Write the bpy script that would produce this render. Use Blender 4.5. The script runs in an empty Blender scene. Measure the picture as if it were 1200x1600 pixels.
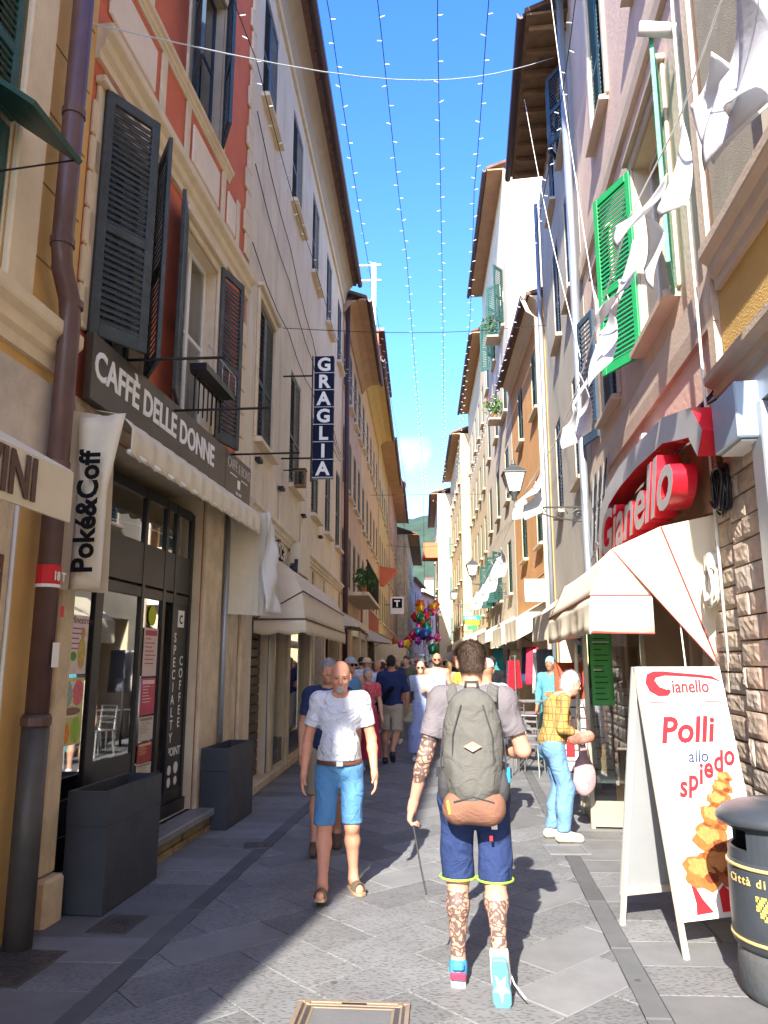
import bpy, bmesh, math, random
import numpy as np
from mathutils import Vector, Matrix, Euler
R = math.radians
SC = bpy.context.scene
COL = SC.collection
rnd = random.Random(7)

# ------------------------------------------------------------------ camera, sky, sun, exposure
PITCH = math.atan(235 / 1200); YAW = math.atan(60 / (1200 / math.cos(PITCH)))
cam_d = bpy.data.cameras.new('camera'); cam = bpy.data.objects.new('camera', cam_d); COL.objects.link(cam)
cam_d.sensor_fit = 'VERTICAL'; cam_d.sensor_height = 36.0; cam_d.lens = 27.0
cam_d.clip_start = 0.05; cam_d.clip_end = 12000
cam.location = (0, 0, 1.65); cam.rotation_euler = (R(90) + PITCH, 0, YAW)
SC.camera = cam
SUN_EL = R(33.0); SUN_AZ = R(12.5)         # light travels towards +Y, turned a little towards +X
world = bpy.data.worlds.new('World'); SC.world = world; world.use_nodes = True
wn = world.node_tree; wn.nodes.clear()
w_out = wn.nodes.new('ShaderNodeOutputWorld'); w_bg = wn.nodes.new('ShaderNodeBackground')
sky = wn.nodes.new('ShaderNodeTexSky'); sky.sky_type = 'NISHITA'; sky.sun_disc = False
sky.sun_elevation = SUN_EL; sky.sun_rotation = math.pi + SUN_AZ   # sun stands behind the camera
sky.altitude = 0; sky.air_density = 1.0; sky.dust_density = 0.6; sky.ozone_density = 3.2
w_hsv = wn.nodes.new('ShaderNodeHueSaturation'); w_hsv.inputs['Saturation'].default_value = 1.28; w_hsv.inputs['Hue'].default_value = 0.515
w_bg.inputs['Strength'].default_value = 0.115
wn.links.new(sky.outputs[0], w_hsv.inputs['Color'])
# one small fair-weather cloud low over the hill
w_tc = wn.nodes.new('ShaderNodeTexCoord')
w_dot = wn.nodes.new('ShaderNodeVectorMath'); w_dot.operation = 'DISTANCE'
w_dot.inputs[1].default_value = (-0.012, 0.962, 0.272)
w_nz = wn.nodes.new('ShaderNodeTexNoise'); w_nz.inputs['Scale'].default_value = 26; w_nz.inputs['Detail'].default_value = 6
w_ma = wn.nodes.new('ShaderNodeMath'); w_ma.operation = 'MULTIPLY_ADD'; w_ma.inputs[1].default_value = 0.075
w_mr = wn.nodes.new('ShaderNodeMapRange'); w_mr.inputs[1].default_value = 0.066; w_mr.inputs[2].default_value = 0.03
w_mr.inputs[3].default_value = 0; w_mr.inputs[4].default_value = 0.22
w_mx = wn.nodes.new('ShaderNodeMix'); w_mx.data_type = 'RGBA'; w_mx.inputs[7].default_value = (6.5, 6.9, 7.4, 1)
wn.links.new(w_tc.outputs['Generated'], w_dot.inputs[0]); wn.links.new(w_tc.outputs['Generated'], w_nz.inputs[0])
wn.links.new(w_nz.outputs[0], w_ma.inputs[0]); wn.links.new(w_dot.outputs['Value'], w_ma.inputs[2])
wn.links.new(w_ma.outputs[0], w_mr.inputs[0]); wn.links.new(w_mr.outputs[0], w_mx.inputs[0])
wn.links.new(w_hsv.outputs[0], w_mx.inputs[6]); wn.links.new(w_mx.outputs[2], w_bg.inputs['Color'])
wn.links.new(w_bg.outputs[0], w_out.inputs['Surface'])
sun_d = bpy.data.lights.new('sun', 'SUN'); sun_d.energy = 2.8; sun_d.angle = R(0.55); sun_d.color = (1.0, 0.93, 0.82)
sun = bpy.data.objects.new('sun', sun_d); COL.objects.link(sun)
_dir = Vector((math.sin(SUN_AZ) * math.cos(SUN_EL), math.cos(SUN_AZ) * math.cos(SUN_EL), -math.sin(SUN_EL)))
sun.rotation_euler = _dir.to_track_quat('-Z', 'Y').to_euler(); sun.location = (-3, -6, 14)
SC.view_settings.view_transform = 'Standard'; SC.view_settings.look = 'None'
SC.view_settings.gamma = 1.0; SC.view_settings.use_curve_mapping = False
SC.view_settings.exposure = 2.48

# ------------------------------------------------------------------ materials
MATS = {}
def mat(name, col, rough=0.85, var=0.18, scale=2.0, bump=0.15, bscale=40.0, metal=0.0, stain=0.0, stain_col=(0.12, 0.10, 0.08),
        rnd_obj=0.0, spec=0.4, streak=0.0, coat=0.0):
    if name in MATS: return MATS[name]
    m = bpy.data.materials.new(name); m.use_nodes = True; nt = m.node_tree
    b = nt.nodes['Principled BSDF']; b.inputs['Roughness'].default_value = rough; b.inputs['Metallic'].default_value = metal
    b.inputs['Specular IOR Level'].default_value = spec; b.inputs['Coat Weight'].default_value = coat
    N = nt.nodes.new; Lk = nt.links.new
    geo = N('ShaderNodeNewGeometry')
    if var > 0:
        nz = N('ShaderNodeTexNoise'); nz.inputs['Scale'].default_value = scale; nz.inputs['Detail'].default_value = 8; nz.inputs['Roughness'].default_value = 0.65
        Lk(geo.outputs['Position'], nz.inputs[0])
        cr = N('ShaderNodeMapRange'); cr.inputs[1].default_value = 0.25; cr.inputs[2].default_value = 0.75
        cr.inputs[3].default_value = 1 - var; cr.inputs[4].default_value = 1 + var
        Lk(nz.outputs[0], cr.inputs[0])
        mul = N('ShaderNodeVectorMath'); mul.operation = 'SCALE'; mul.inputs[0].default_value = col[:3]
        Lk(cr.outputs[0], mul.inputs['Scale']); cur = mul.outputs[0]
        if rnd_obj > 0:
            oi = N('ShaderNodeObjectInfo'); r2 = N('ShaderNodeMapRange'); r2.inputs[3].default_value = 1 - rnd_obj; r2.inputs[4].default_value = 1 + rnd_obj
            Lk(oi.outputs['Random'], r2.inputs[0]); m2 = N('ShaderNodeVectorMath'); m2.operation = 'SCALE'
            Lk(cur, m2.inputs[0]); Lk(r2.outputs[0], m2.inputs['Scale']); cur = m2.outputs[0]
        if stain > 0 or streak > 0:
            mp = N('ShaderNodeMapping'); mp.inputs['Scale'].default_value = (2.6, 2.6, 0.35) if streak > 0 else (1, 1, 1)
            Lk(geo.outputs['Position'], mp.inputs[0])
            n2 = N('ShaderNodeTexNoise'); n2.inputs['Scale'].default_value = 1.6; n2.inputs['Detail'].default_value = 9; n2.inputs['Roughness'].default_value = 0.7
            Lk(mp.outputs[0], n2.inputs[0]); r3 = N('ShaderNodeMapRange'); r3.inputs[1].default_value = 0.52; r3.inputs[2].default_value = 0.72
            r3.inputs[4].default_value = max(stain, streak); Lk(n2.outputs[0], r3.inputs[0])
            mx = N('ShaderNodeMix'); mx.data_type = 'RGBA'; mx.inputs[7].default_value = (*stain_col, 1)
            Lk(r3.outputs[0], mx.inputs[0]); Lk(cur, mx.inputs[6]); cur = mx.outputs[2]
        Lk(cur, b.inputs['Base Color'])
        rr = N('ShaderNodeMapRange'); rr.inputs[3].default_value = min(1, rough + 0.1); rr.inputs[4].default_value = max(0.02, rough - 0.12)
        Lk(nz.outputs[0], rr.inputs[0]); Lk(rr.outputs[0], b.inputs['Roughness'])
    else:
        b.inputs['Base Color'].default_value = (*col[:3], 1)
    if bump > 0:
        n3 = N('ShaderNodeTexNoise'); n3.inputs['Scale'].default_value = bscale; n3.inputs['Detail'].default_value = 6
        Lk(geo.outputs['Position'], n3.inputs[0]); bp = N('ShaderNodeBump'); bp.inputs['Strength'].default_value = bump; bp.inputs['Distance'].default_value = 0.02
        Lk(n3.outputs[0], bp.inputs['Height']); Lk(bp.outputs[0], b.inputs['Normal'])
    MATS[name] = m; return m
def glass_mat(name, tint=(0.02, 0.025, 0.03), rough=0.02, mixf=0.35):
    if name in MATS: return MATS[name]
    m = bpy.data.materials.new(name); m.use_nodes = True; nt = m.node_tree; nt.nodes.clear()
    N = nt.nodes.new; o = N('ShaderNodeOutputMaterial'); g = N('ShaderNodeBsdfGlossy'); g.inputs['Roughness'].default_value = rough
    g.inputs['Color'].default_value = (0.9, 0.93, 0.95, 1)
    t = N('ShaderNodeBsdfTransparent'); t.inputs['Color'].default_value = (0.75, 0.8, 0.8, 1)
    f = N('ShaderNodeFresnel'); f.inputs['IOR'].default_value = 1.55
    ma = N('ShaderNodeMath'); ma.operation = 'MULTIPLY_ADD'; ma.inputs[1].default_value = 1.0; ma.inputs[2].default_value = mixf; ma.use_clamp = True
    mx = N('ShaderNodeMixShader'); nt.links.new(f.outputs[0], ma.inputs[0]); nt.links.new(ma.outputs[0], mx.inputs[0])
    nt.links.new(t.outputs[0], mx.inputs[1]); nt.links.new(g.outputs[0], mx.inputs[2]); nt.links.new(mx.outputs[0], o.inputs[0])
    MATS[name] = m; return m
def cloth_mat(name, col, rough=0.9, wr=0.35, scale=9, trans=0.0):
    if name in MATS: return MATS[name]
    m = mat(name, col, rough=rough, var=0.06, scale=5, bump=0, spec=0.2); nt = m.node_tree; b = nt.nodes['Principled BSDF']
    geo = nt.nodes.new('ShaderNodeNewGeometry'); n = nt.nodes.new('ShaderNodeTexNoise'); n.inputs['Scale'].default_value = scale; n.inputs['Detail'].default_value = 3
    n.inputs['Distortion'].default_value = 1.2
    n2 = nt.nodes.new('ShaderNodeTexNoise'); n2.inputs['Scale'].default_value = 350
    ad = nt.nodes.new('ShaderNodeMath'); ad.operation = 'MULTIPLY_ADD'; ad.inputs[1].default_value = 0.05
    nt.links.new(geo.outputs['Position'], n.inputs[0]); nt.links.new(geo.outputs['Position'], n2.inputs[0])
    nt.links.new(n2.outputs[0], ad.inputs[0]); nt.links.new(n.outputs[0], ad.inputs[2])
    bp = nt.nodes.new('ShaderNodeBump'); bp.inputs['Strength'].default_value = wr; bp.inputs['Distance'].default_value = 0.05
    nt.links.new(ad.outputs[0], bp.inputs['Height']); nt.links.new(bp.outputs[0], b.inputs['Normal'])
    if trans > 0:
        tr = nt.nodes.new('ShaderNodeBsdfTranslucent'); tr.inputs['Color'].default_value = (*col, 1); mx = nt.nodes.new('ShaderNodeMixShader'); mx.inputs[0].default_value = trans
        out = [x for x in nt.nodes if x.type == 'OUTPUT_MATERIAL'][0]
        nt.links.new(b.outputs[0], mx.inputs[1]); nt.links.new(tr.outputs[0], mx.inputs[2]); nt.links.new(mx.outputs[0], out.inputs[0])
    return m

# ------------------------------------------------------------------ object helpers
def tag(o, label=None, cat=None, group=None, kind=None):
    if label: o['label'] = label
    if cat: o['category'] = cat
    if group: o['group'] = group
    if kind: o['kind'] = kind
    return o
def thing(name, label, cat, loc=(0, 0, 0), rz=0.0, group=None):
    o = bpy.data.objects.new(name, None); COL.objects.link(o); o.empty_display_size = 0.2
    o.location = loc; o.rotation_euler = (0, 0, rz); return tag(o, label, cat, group)
def link(name, me, parent=None, loc=(0, 0, 0), rot=(0, 0, 0)):
    o = bpy.data.objects.new(name, me); COL.objects.link(o); o.parent = parent; o.location = loc; o.rotation_euler = rot; return o
def copy_tree(src, parent=None):
    c = src.copy(); COL.objects.link(c); c.parent = parent
    for ch in list(src.children): copy_tree(ch, c)
    return c
class MB:
    xf = None
    """collects vertices and faces; f maps (s, out, z) of a wall to its local axes"""
    def __init__(self, sgn=0): self.v = []; self.f = []; self.mi = []; self.sgn = sgn; self.cur = 0
    def P(self, p):
        if self.sgn == 0: return tuple(p)
        if MB.xf: p = MB.xf(p)
        return (p[0], self.sgn * p[1], p[2])
    def add(self, vs, fs):
        n = len(self.v); self.v += [self.P(p) for p in vs]; self.f += [tuple(n + i for i in q) for q in fs]; self.mi += [self.cur] * len(fs)
    def box(self, a, b):
        (x0, y0, z0), (x1, y1, z1) = a, b
        self.add([(x0, y0, z0), (x1, y0, z0), (x1, y1, z0), (x0, y1, z0), (x0, y0, z1), (x1, y0, z1), (x1, y1, z1), (x0, y1, z1)],
                 [(0, 3, 2, 1), (4, 5, 6, 7), (0, 1, 5, 4), (1, 2, 6, 5), (2, 3, 7, 6), (3, 0, 4, 7)])
    def prism(self, prof, s0, s1):          # prof: list of (out, z); runs along s
        n = len(prof); vs = [(s0, o, z) for o, z in prof] + [(s1, o, z) for o, z in prof]
        fs = [(i, (i + 1) % n, n + (i + 1) % n, n + i) for i in range(n)] + [tuple(range(n))[::-1], tuple(range(n, 2 * n))]
        self.add(vs, fs)
    def vprism(self, poly, z0, z1, fn=None):    # poly: (x, y), upright
        n = len(poly); vs = [(x, y, z0) for x, y in poly] + [(x, y, z1) for x, y in poly]
        self.add(vs, [(i, (i + 1) % n, n + (i + 1) % n, n + i) for i in range(n)] + [tuple(range(n))[::-1], tuple(range(n, 2 * n))])
    def plate(self, poly, o0, o1):          # poly in (s, z), thickness o0..o1
        n = len(poly); vs = [(s, o0, z) for s, z in poly] + [(s, o1, z) for s, z in poly]
        self.add(vs, [(i, (i + 1) % n, n + (i + 1) % n, n + i) for i in range(n)] + [tuple(range(n))[::-1], tuple(range(n, 2 * n))])
    def tube(self, pts, r, n=6, caps=True):
        pts = [Vector(p) for p in pts]; rs = r if isinstance(r, (list, tuple)) else [r] * len(pts)
        vs = []; up = Vector((0.13, 0.27, 0.95))
        for i, p in enumerate(pts):
            d = (pts[min(i + 1, len(pts) - 1)] - pts[max(i - 1, 0)]).normalized()
            a = d.cross(up)
            if a.length < 0.15: a = d.cross(Vector((1, 0, 0)))
            a.normalize(); b = d.cross(a).normalized()
            for k in range(n):
                t = 2 * math.pi * k / n; q = p + (a * math.cos(t) + b * math.sin(t)) * rs[i]; vs.append(tuple(q))
        fs = []
        for i in range(len(pts) - 1):
            for k in range(n): fs.append((i * n + k, i * n + (k + 1) % n, (i + 1) * n + (k + 1) % n, (i + 1) * n + k))
        if caps: fs += [tuple(range(n))[::-1], tuple(range((len(pts) - 1) * n, len(pts) * n))]
        self.add(vs, fs)
    def lathe(self, prof, c=(0, 0, 0), n=24):   # prof: (r, z)
        vs = []
        for r, z in prof:
            for k in range(n): t = 2 * math.pi * k / n; vs.append((c[0] + r * math.cos(t), c[1] + r * math.sin(t), c[2] + z))
        fs = []
        for i in range(len(prof) - 1):
            for k in range(n): fs.append((i * n + k, i * n + (k + 1) % n, (i + 1) * n + (k + 1) % n, (i + 1) * n + k))
        fs += [tuple(range(n))[::-1], tuple(range((len(prof) - 1) * n, len(prof) * n))]
        self.add(vs, fs)
    def grid(self, fn, nu, nv, thick=0.0):
        vs = [fn(i / nu, j / nv) for j in range(nv + 1) for i in range(nu + 1)]
        fs = [(j * (nu + 1) + i, j * (nu + 1) + i + 1, (j + 1) * (nu + 1) + i + 1, (j + 1) * (nu + 1) + i) for j in range(nv) for i in range(nu)]
        self.add(vs, fs)
    def mesh(self, name, mats, smooth=False, bevel=0.0, solid=0.0, recalc=True):
        me = bpy.data.meshes.new(name); me.from_pydata(self.v, [], self.f)
        for m in (mats if isinstance(mats, (list, tuple)) else [mats]): me.materials.append(m)
        if any(self.mi): me.polygons.foreach_set('material_index', self.mi)
        bm = bmesh.new(); bm.from_mesh(me)
        if recalc: bmesh.ops.recalc_face_normals(bm, faces=bm.faces)
        if solid: bmesh.ops.solidify(bm, geom=bm.faces[:] , thickness=solid)
        if bevel:
            bmesh.ops.bevel(bm, geom=[e for e in bm.edges if e.is_manifold and e.calc_face_angle(0) > 0.6], offset=bevel, segments=1, affect='EDGES', clamp_overlap=True)
        bm.to_mesh(me); bm.free()
        if smooth: me.polygons.foreach_set('use_smooth', [True] * len(me.polygons))
        me.update(); return me
    def obj(self, name, mats, parent=None, smooth=False, bevel=0.0, solid=0.0, loc=(0, 0, 0), rot=(0, 0, 0), recalc=True):
        return link(name, self.mesh(name, mats, smooth, bevel, solid, recalc), parent, loc, rot)
def text(name, body, size, m, parent, basis, loc, extrude=0.003, bold=0.0, shear=0.0, spacing=1.0, align='LEFT', sx=1.0, side=None, line=1.0):
    cu = bpy.data.curves.new(name, 'FONT'); cu.body = body; cu.size = size; cu.extrude = extrude; cu.offset = bold; cu.shear = shear
    cu.space_character = spacing; cu.align_x = align; cu.resolution_u = 3; cu.space_line = line
    t = bpy.data.objects.new(name, cu); COL.objects.link(t); dg = bpy.context.evaluated_depsgraph_get()
    me = bpy.data.meshes.new_from_object(t.evaluated_get(dg)); bpy.data.objects.remove(t)
    me.materials.clear(); me.materials.append(m)
    if side is not None:
        me.materials.append(side)
        for p in me.polygons: p.material_index = 1 if abs(p.normal.z) < 0.5 else 0
    else:
        for p in me.polygons: p.material_index = 0
    if MB.xf: q_ = MB.xf((loc[0], -loc[1], loc[2])); loc = (q_[0], -q_[1], q_[2]); me.transform(Matrix.Scale(.92, 4))
    M = Matrix((basis[0], basis[1], basis[2])).transposed().to_4x4() @ Matrix.Scale(sx, 4, (1, 0, 0)); me.transform(M); me.update()
    o = link(name, me, parent, loc); return o
B_LEFT = (Vector((1, 0, 0)), Vector((0, 0, 1)), Vector((0, -1, 0)))     # lettering flat on a left-hand wall (local axes)
B_RIGHT = (Vector((-1, 0, 0)), Vector((0, 0, 1)), Vector((0, 1, 0)))    # on a right-hand wall
B_FRONT = (Vector((1, 0, 0)), Vector((0, 0, 1)), Vector((0, -1, 0)))    # world: faces down the street towards the camera

# ------------------------------------------------------------------ shared colours
m_beige = mat('beige_plaster', (0.68, 0.59, 0.45), var=0.12, scale=1.2, bump=0.3, bscale=18, stain=0.35, stain_col=(0.30, 0.25, 0.20), streak=0.5)
m_ochre = mat('ochre_plaster', (0.66, 0.41, 0.15), var=0.12, scale=1.5, bump=0.15, stain=0.25, stain_col=(0.36, 0.22, 0.10))
m_terra = mat('terracotta_plaster', (0.60, 0.15, 0.07), var=0.14, scale=1.5, bump=0.12, stain=0.25, stain_col=(0.24, 0.09, 0.06))
m_cream = mat('cream_stone_trim', (0.68, 0.56, 0.39), var=0.10, scale=5, bump=0.12, stain=0.3, stain_col=(0.36, 0.28, 0.19))
m_panel = mat('cream_painted_panel', (0.74, 0.62, 0.48), var=0.08, scale=3, bump=0.05)
m_pilaster = mat('weathered_limestone', (0.62, 0.50, 0.34), var=0.3, scale=3.2, bump=0.5, bscale=18, stain=0.8, stain_col=(0.24, 0.19, 0.11), streak=0.8)
m_marble = mat('veined_marble', (0.55, 0.47, 0.38), var=0.25, scale=3.5, bump=0.15, stain=0.5, stain_col=(0.28, 0.22, 0.16), rough=0.5)
m_pink = mat('pink_plaster', (0.70, 0.52, 0.42), var=0.10, scale=1.8, bump=0.25, bscale=22, stain=0.45, stain_col=(0.46, 0.36, 0.25), streak=0.4)
m_pinktrim = mat('faded_beige_band', (0.55, 0.44, 0.34), var=0.12, scale=3, bump=0.2, stain=0.3, stain_col=(0.40, 0.30, 0.22))
m_greycream = mat('grey_cream_plaster', (0.50, 0.46, 0.38), var=0.12, scale=1.4, bump=0.25, stain=0.35, stain_col=(0.34, 0.29, 0.23), streak=0.3)
m_gold = mat('golden_ochre_plaster', (0.62, 0.40, 0.13), var=0.08, scale=2, bump=0.5, bscale=70)
m_roughcast = mat('grey_roughcast', (0.36, 0.32, 0.25), var=0.15, scale=4, bump=0.9, bscale=120)
m_shgrey = mat('weathered_grey_shutter_paint', (0.045, 0.055, 0.058), rough=0.6, var=0.35, scale=9, bump=0.3, bscale=60, stain=0.5, stain_col=(0.16, 0.15, 0.13))
m_shblue = mat('slate_blue_shutter_paint', (0.035, 0.065, 0.105), rough=0.55, var=0.2, scale=8, bump=0.15)
m_shgreen = mat('dark_green_shutter_paint', (0.02, 0.075, 0.065), rough=0.5, var=0.2, scale=8, bump=0.15)
m_shbright = mat('bright_green_shutter_paint', (0.015, 0.26, 0.085), rough=0.4, var=0.1, scale=8, bump=0.05)
m_shmint = mat('flaking_mint_paint', (0.10, 0.36, 0.27), rough=0.6, var=0.25, scale=12, bump=0.4, stain=0.6, stain_col=(0.5, 0.55, 0.5))
m_iron = mat('dark_iron', (0.025, 0.022, 0.02), rough=0.6, var=0.2, metal=0.4, bump=0.1)
m_steel = mat('brushed_steel', (0.55, 0.55, 0.54), rough=0.35, var=0.1, metal=0.9, bump=0.0)
m_galv = mat('galvanised_metal', (0.36, 0.40, 0.45), rough=0.45, var=0.15, metal=0.6, bump=0.03)
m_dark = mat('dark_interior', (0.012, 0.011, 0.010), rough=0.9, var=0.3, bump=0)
m_black = mat('black_metal_frame', (0.018, 0.018, 0.020), rough=0.4, var=0.15, bump=0.02)
m_tile = mat('roof_tiles', (0.16, 0.085, 0.06), var=0.4, scale=6, bump=0.6, bscale=12)
m_wood = mat('old_wood', (0.24, 0.14, 0.07), var=0.3, scale=5, bump=0.3)
m_white = mat('white_paint', (0.75, 0.74, 0.70), rough=0.5, var=0.05, bump=0.03)
m_brownpipe = mat('brown_painted_pipe', (0.115, 0.062, 0.055), rough=0.4, var=0.25, scale=4, bump=0.08, stain=0.35, stain_col=(0.09, 0.08, 0.075))
m_gutter = mat('brown_gutter', (0.07, 0.035, 0.035), rough=0.45, var=0.2, bump=0.05)
m_canvas = cloth_mat('cream_canvas', (0.76, 0.68, 0.53), wr=0.25, scale=3, trans=0.15)
m_canvas2 = cloth_mat('greyish_canvas', (0.76, 0.66, 0.51), wr=0.3, scale=3, trans=0.15)
m_glass = glass_mat('shop_glass'); m_glassdark = glass_mat('window_glass', mixf=0.2)
m_text_w = mat('white_print', (0.82, 0.81, 0.78), var=0, bump=0, rough=0.5)
m_text_k = mat('black_print', (0.008, 0.008, 0.009), var=0, bump=0, rough=0.8, spec=0.1)
m_text_r = mat('red_print', (0.62, 0.02, 0.03), var=0, bump=0, rough=0.5)
m_text_b = mat('brown_print', (0.085, 0.045, 0.03), var=0, bump=0, rough=0.6)

# ------------------------------------------------------------------ ground
ground = MB(); ground.add([(-6000, -6000, -0.02), (6000, -6000, -0.02), (6000, 6000, -0.02), (-6000, 6000, -0.02)], [(0, 1, 2, 3)])
g = ground.obj('ground', mat('grey_ground', (0.20, 0.19, 0.18), var=0.2, scale=0.6, bump=0.1)); tag(g, kind='structure')
m_mortar = mat('pale_mortar', (0.27, 0.27, 0.26), var=0.15, scale=8, bump=0.15)
base = MB()
base.add([(-4, -12, 0.006), (4, -12, 0.006), (4.2, 21, 0.006), (-4, 21, 0.006)], [(0, 1, 2, 3)])
pave = base.obj('pavement', m_mortar); tag(pave, kind='structure')
def slab_mat(name, col, chis):
    m = mat(name, col, rough=0.75, var=0.16, scale=3.5, bump=0, rnd_obj=0.22, stain=0.5, stain_col=(0.095, 0.092, 0.09)); nt = m.node_tree
    b = nt.nodes['Principled BSDF']; N = nt.nodes.new; Lk = nt.links.new
    geo = N('ShaderNodeNewGeometry'); src = [l for l in nt.links if l.to_socket == b.inputs['Base Color']][0].from_socket
    if chis:
        mp = N('ShaderNodeMapping'); mp.inputs['Rotation'].default_value = (0, 0, R(8)); mp.inputs['Scale'].default_value = (1.0, 2.3, 1)
        Lk(geo.outputs['Position'], mp.inputs[0]); vo = N('ShaderNodeTexVoronoi'); vo.inputs['Scale'].default_value = 32
        Lk(mp.outputs[0], vo.inputs[0]); r = N('ShaderNodeMapRange'); r.inputs[1].default_value = 0.15; r.inputs[2].default_value = 0.5; r.inputs[3].default_value = 0.0; r.inputs[4].default_value = 1.0
        Lk(vo.outputs['Distance'], r.inputs[0])
        mu = N('ShaderNodeMapRange'); mu.inputs[3].default_value = 0.62; mu.inputs[4].default_value = 1.12; Lk(r.outputs[0], mu.inputs[0])
        sc = N('ShaderNodeVectorMath'); sc.operation = 'SCALE'; Lk(src, sc.inputs[0]); Lk(mu.outputs[0], sc.inputs['Scale']); Lk(sc.outputs[0], b.inputs['Base Color'])
        h = r.outputs[0]; st = 0.35
    else:
        n = N('ShaderNodeTexNoise'); n.inputs['Scale'].default_value = 120; Lk(geo.outputs['Position'], n.inputs[0]); h = n.outputs[0]; st = 0.15
    sv = N('ShaderNodeTexVoronoi'); sv.inputs['Scale'].default_value = 2.6; Lk(geo.outputs['Position'], sv.inputs[0])
    sm = N('ShaderNodeMapRange'); sm.inputs[1].default_value = 0.045; sm.inputs[2].default_value = 0.06; sm.inputs[3].default_value = 0.5; sm.inputs[4].default_value = 1.0; Lk(sv.outputs['Distance'], sm.inputs[0])
    c_src = [l for l in nt.links if l.to_socket == b.inputs['Base Color']][0].from_socket; s5 = N('ShaderNodeVectorMath'); s5.operation = 'SCALE'; Lk(c_src, s5.inputs[0]); Lk(sm.outputs[0], s5.inputs['Scale']); Lk(s5.outputs[0], b.inputs['Base Color'])
    bp = N('ShaderNodeBump'); bp.inputs['Strength'].default_value = st; bp.inputs['Distance'].default_value = 0.008
    Lk(h, bp.inputs['Height']); Lk(bp.outputs[0], b.inputs['Normal']); return m
m_slab_c = slab_mat('chiselled_slab', (0.150, 0.152, 0.155), True); m_slab_s = slab_mat('smooth_slab', (0.165, 0.167, 0.170), False)
m_slab_d = slab_mat('dark_strip_slab', (0.10, 0.102, 0.105), False)
def clip(poly, a, b, c):        # keep a*x+b*y<=c
    out = []
    for i in range(len(poly)):
        p, q = poly[i], poly[(i + 1) % len(poly)]; dp = a * p[0] + b * p[1] - c; dq = a * q[0] + b * q[1] - c
        if dp <= 0: out.append(p)
        if dp * dq < 0:
            t = dp / (dp - dq); out.append((p[0] + (q[0] - p[0]) * t, p[1] + (q[1] - p[1]) * t))
    return out
def slab(poly, m, top=0.03):
    if len(poly) < 3: return
    A = abs(sum(poly[i][0] * poly[(i + 1) % len(poly)][1] - poly[(i + 1) % len(poly)][0] * poly[i][1] for i in range(len(poly)))) / 2
    if A < 0.004: return
    W = [(u + 0.06 * v, v) for u, v in poly]; cx = sum(p[0] for p in W) / len(W); cy = sum(p[1] for p in W) / len(W)
    k = []
    for e in (0.0035, 0.0075):
        ring = []
        for x, y in W:
            d = math.hypot(x - cx, y - cy) + 1e-6; f = 1 - min(0.5, e * 1.5 / d); ring.append((cx + (x - cx) * f - cx, cy + (y - cy) * f - cy))
        k.append(ring)
    n = len(W); dz = rnd.uniform(-0.0015, 0.0015); b = MB()
    vs = [(x, y, -0.02) for x, y in k[0]] + [(x, y, -0.003) for x, y in k[0]] + [(x, y, 0) for x, y in k[1]]
    fs = [(r * n + i, r * n + (i + 1) % n, (r + 1) * n + (i + 1) % n, (r + 1) * n + i) for r in (0, 1) for i in range(n)] + [tuple(range(2 * n, 3 * n))]
    b.add(vs, fs); b.obj('slab', m, pave, loc=(cx, cy, top + dz))
UL0, UL1, UR0, UR1 = -1.93, -1.81, 0.78, 0.90
WT = 0.36
c45 = math.sqrt(0.5)
holes_cover = [(-0.86, -0.28, 3.38, 4.10)]
def in_cover(poly):
    cu = sum(p[0] for p in poly) / len(poly); cv = sum(p[1] for p in poly) / len(poly)
    return False
for i in range(-60, 60):
    for j in range(-60, 60):
        if (i - j) % 4: continue           # herringbone of 1x2 blocks laid at 45 degrees
        r_ = (i, j, i + 2, j + 1)
        for r2 in (r_, (i + 2, j - 1, i + 3, j + 1)):
            pl = [(r2[0], r2[1]), (r2[2], r2[1]), (r2[2], r2[3]), (r2[0], r2[3])]
            pl = [((x - y) * c45 * WT - 0.6, (x + y) * c45 * WT + 4.0) for x, y in pl]
            if max(p[1] for p in pl) < 1.7 or min(p[1] for p in pl) > 18: continue
            pl = clip(clip(clip(clip(pl, 1, 0, UR0), -1, 0, -UL1), 0, -1, -1.7), 0, 1, 18)
            if len(pl) < 3: continue
            slab(pl, m_slab_s if rnd.random() < 0.22 else m_slab_c)
v = 1.5
while v < 18:
    ln = rnd.choice([0.9, 1.1, 1.3])
    slab([(UL0, v), (UL1, v), (UL1, v + ln), (UL0, v + ln)], m_slab_d); slab([(UR0, v + .3), (UR1, v + .3), (UR1, v + ln + .3), (UR0, v + ln + .3)], m_slab_d); v += ln
v = 1.5
while v < 17.5:
    slab([(UL0 - 1.1, v), (UL0, v), (UL0, v + .38), (UL0 - 1.1, v + .38)], m_slab_s if rnd.random() < 0.5 else m_slab_c)
    sp = rnd.uniform(.45, .8)
    slab([(UR1, v + .1), (UR1 + sp, v + .1), (UR1 + sp, v + .48), (UR1, v + .48)], m_slab_s if rnd.random() < 0.5 else m_slab_c)
    slab([(UR1 + sp, v + .1), (UR1 + 1.3, v + .1), (UR1 + 1.3, v + .48), (UR1 + sp, v + .48)], m_slab_s if rnd.random() < 0.5 else m_slab_c)
    v += .38
GZ = 0.03
far = MB(); far.add([(-6, 18.0, 0.028), (8, 18.0, 0.028), (14, 160, 0.028), (-10, 160, 0.028)], [(0, 1, 2, 3)])
m_far = mat('far_paving', (0.24, 0.235, 0.225), var=0.2, scale=2.5, bump=0.1)
nt = m_far.node_tree; bk = nt.nodes.new('ShaderNodeTexBrick'); geo = nt.nodes.new('ShaderNodeNewGeometry'); mp = nt.nodes.new('ShaderNodeMapping')
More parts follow.
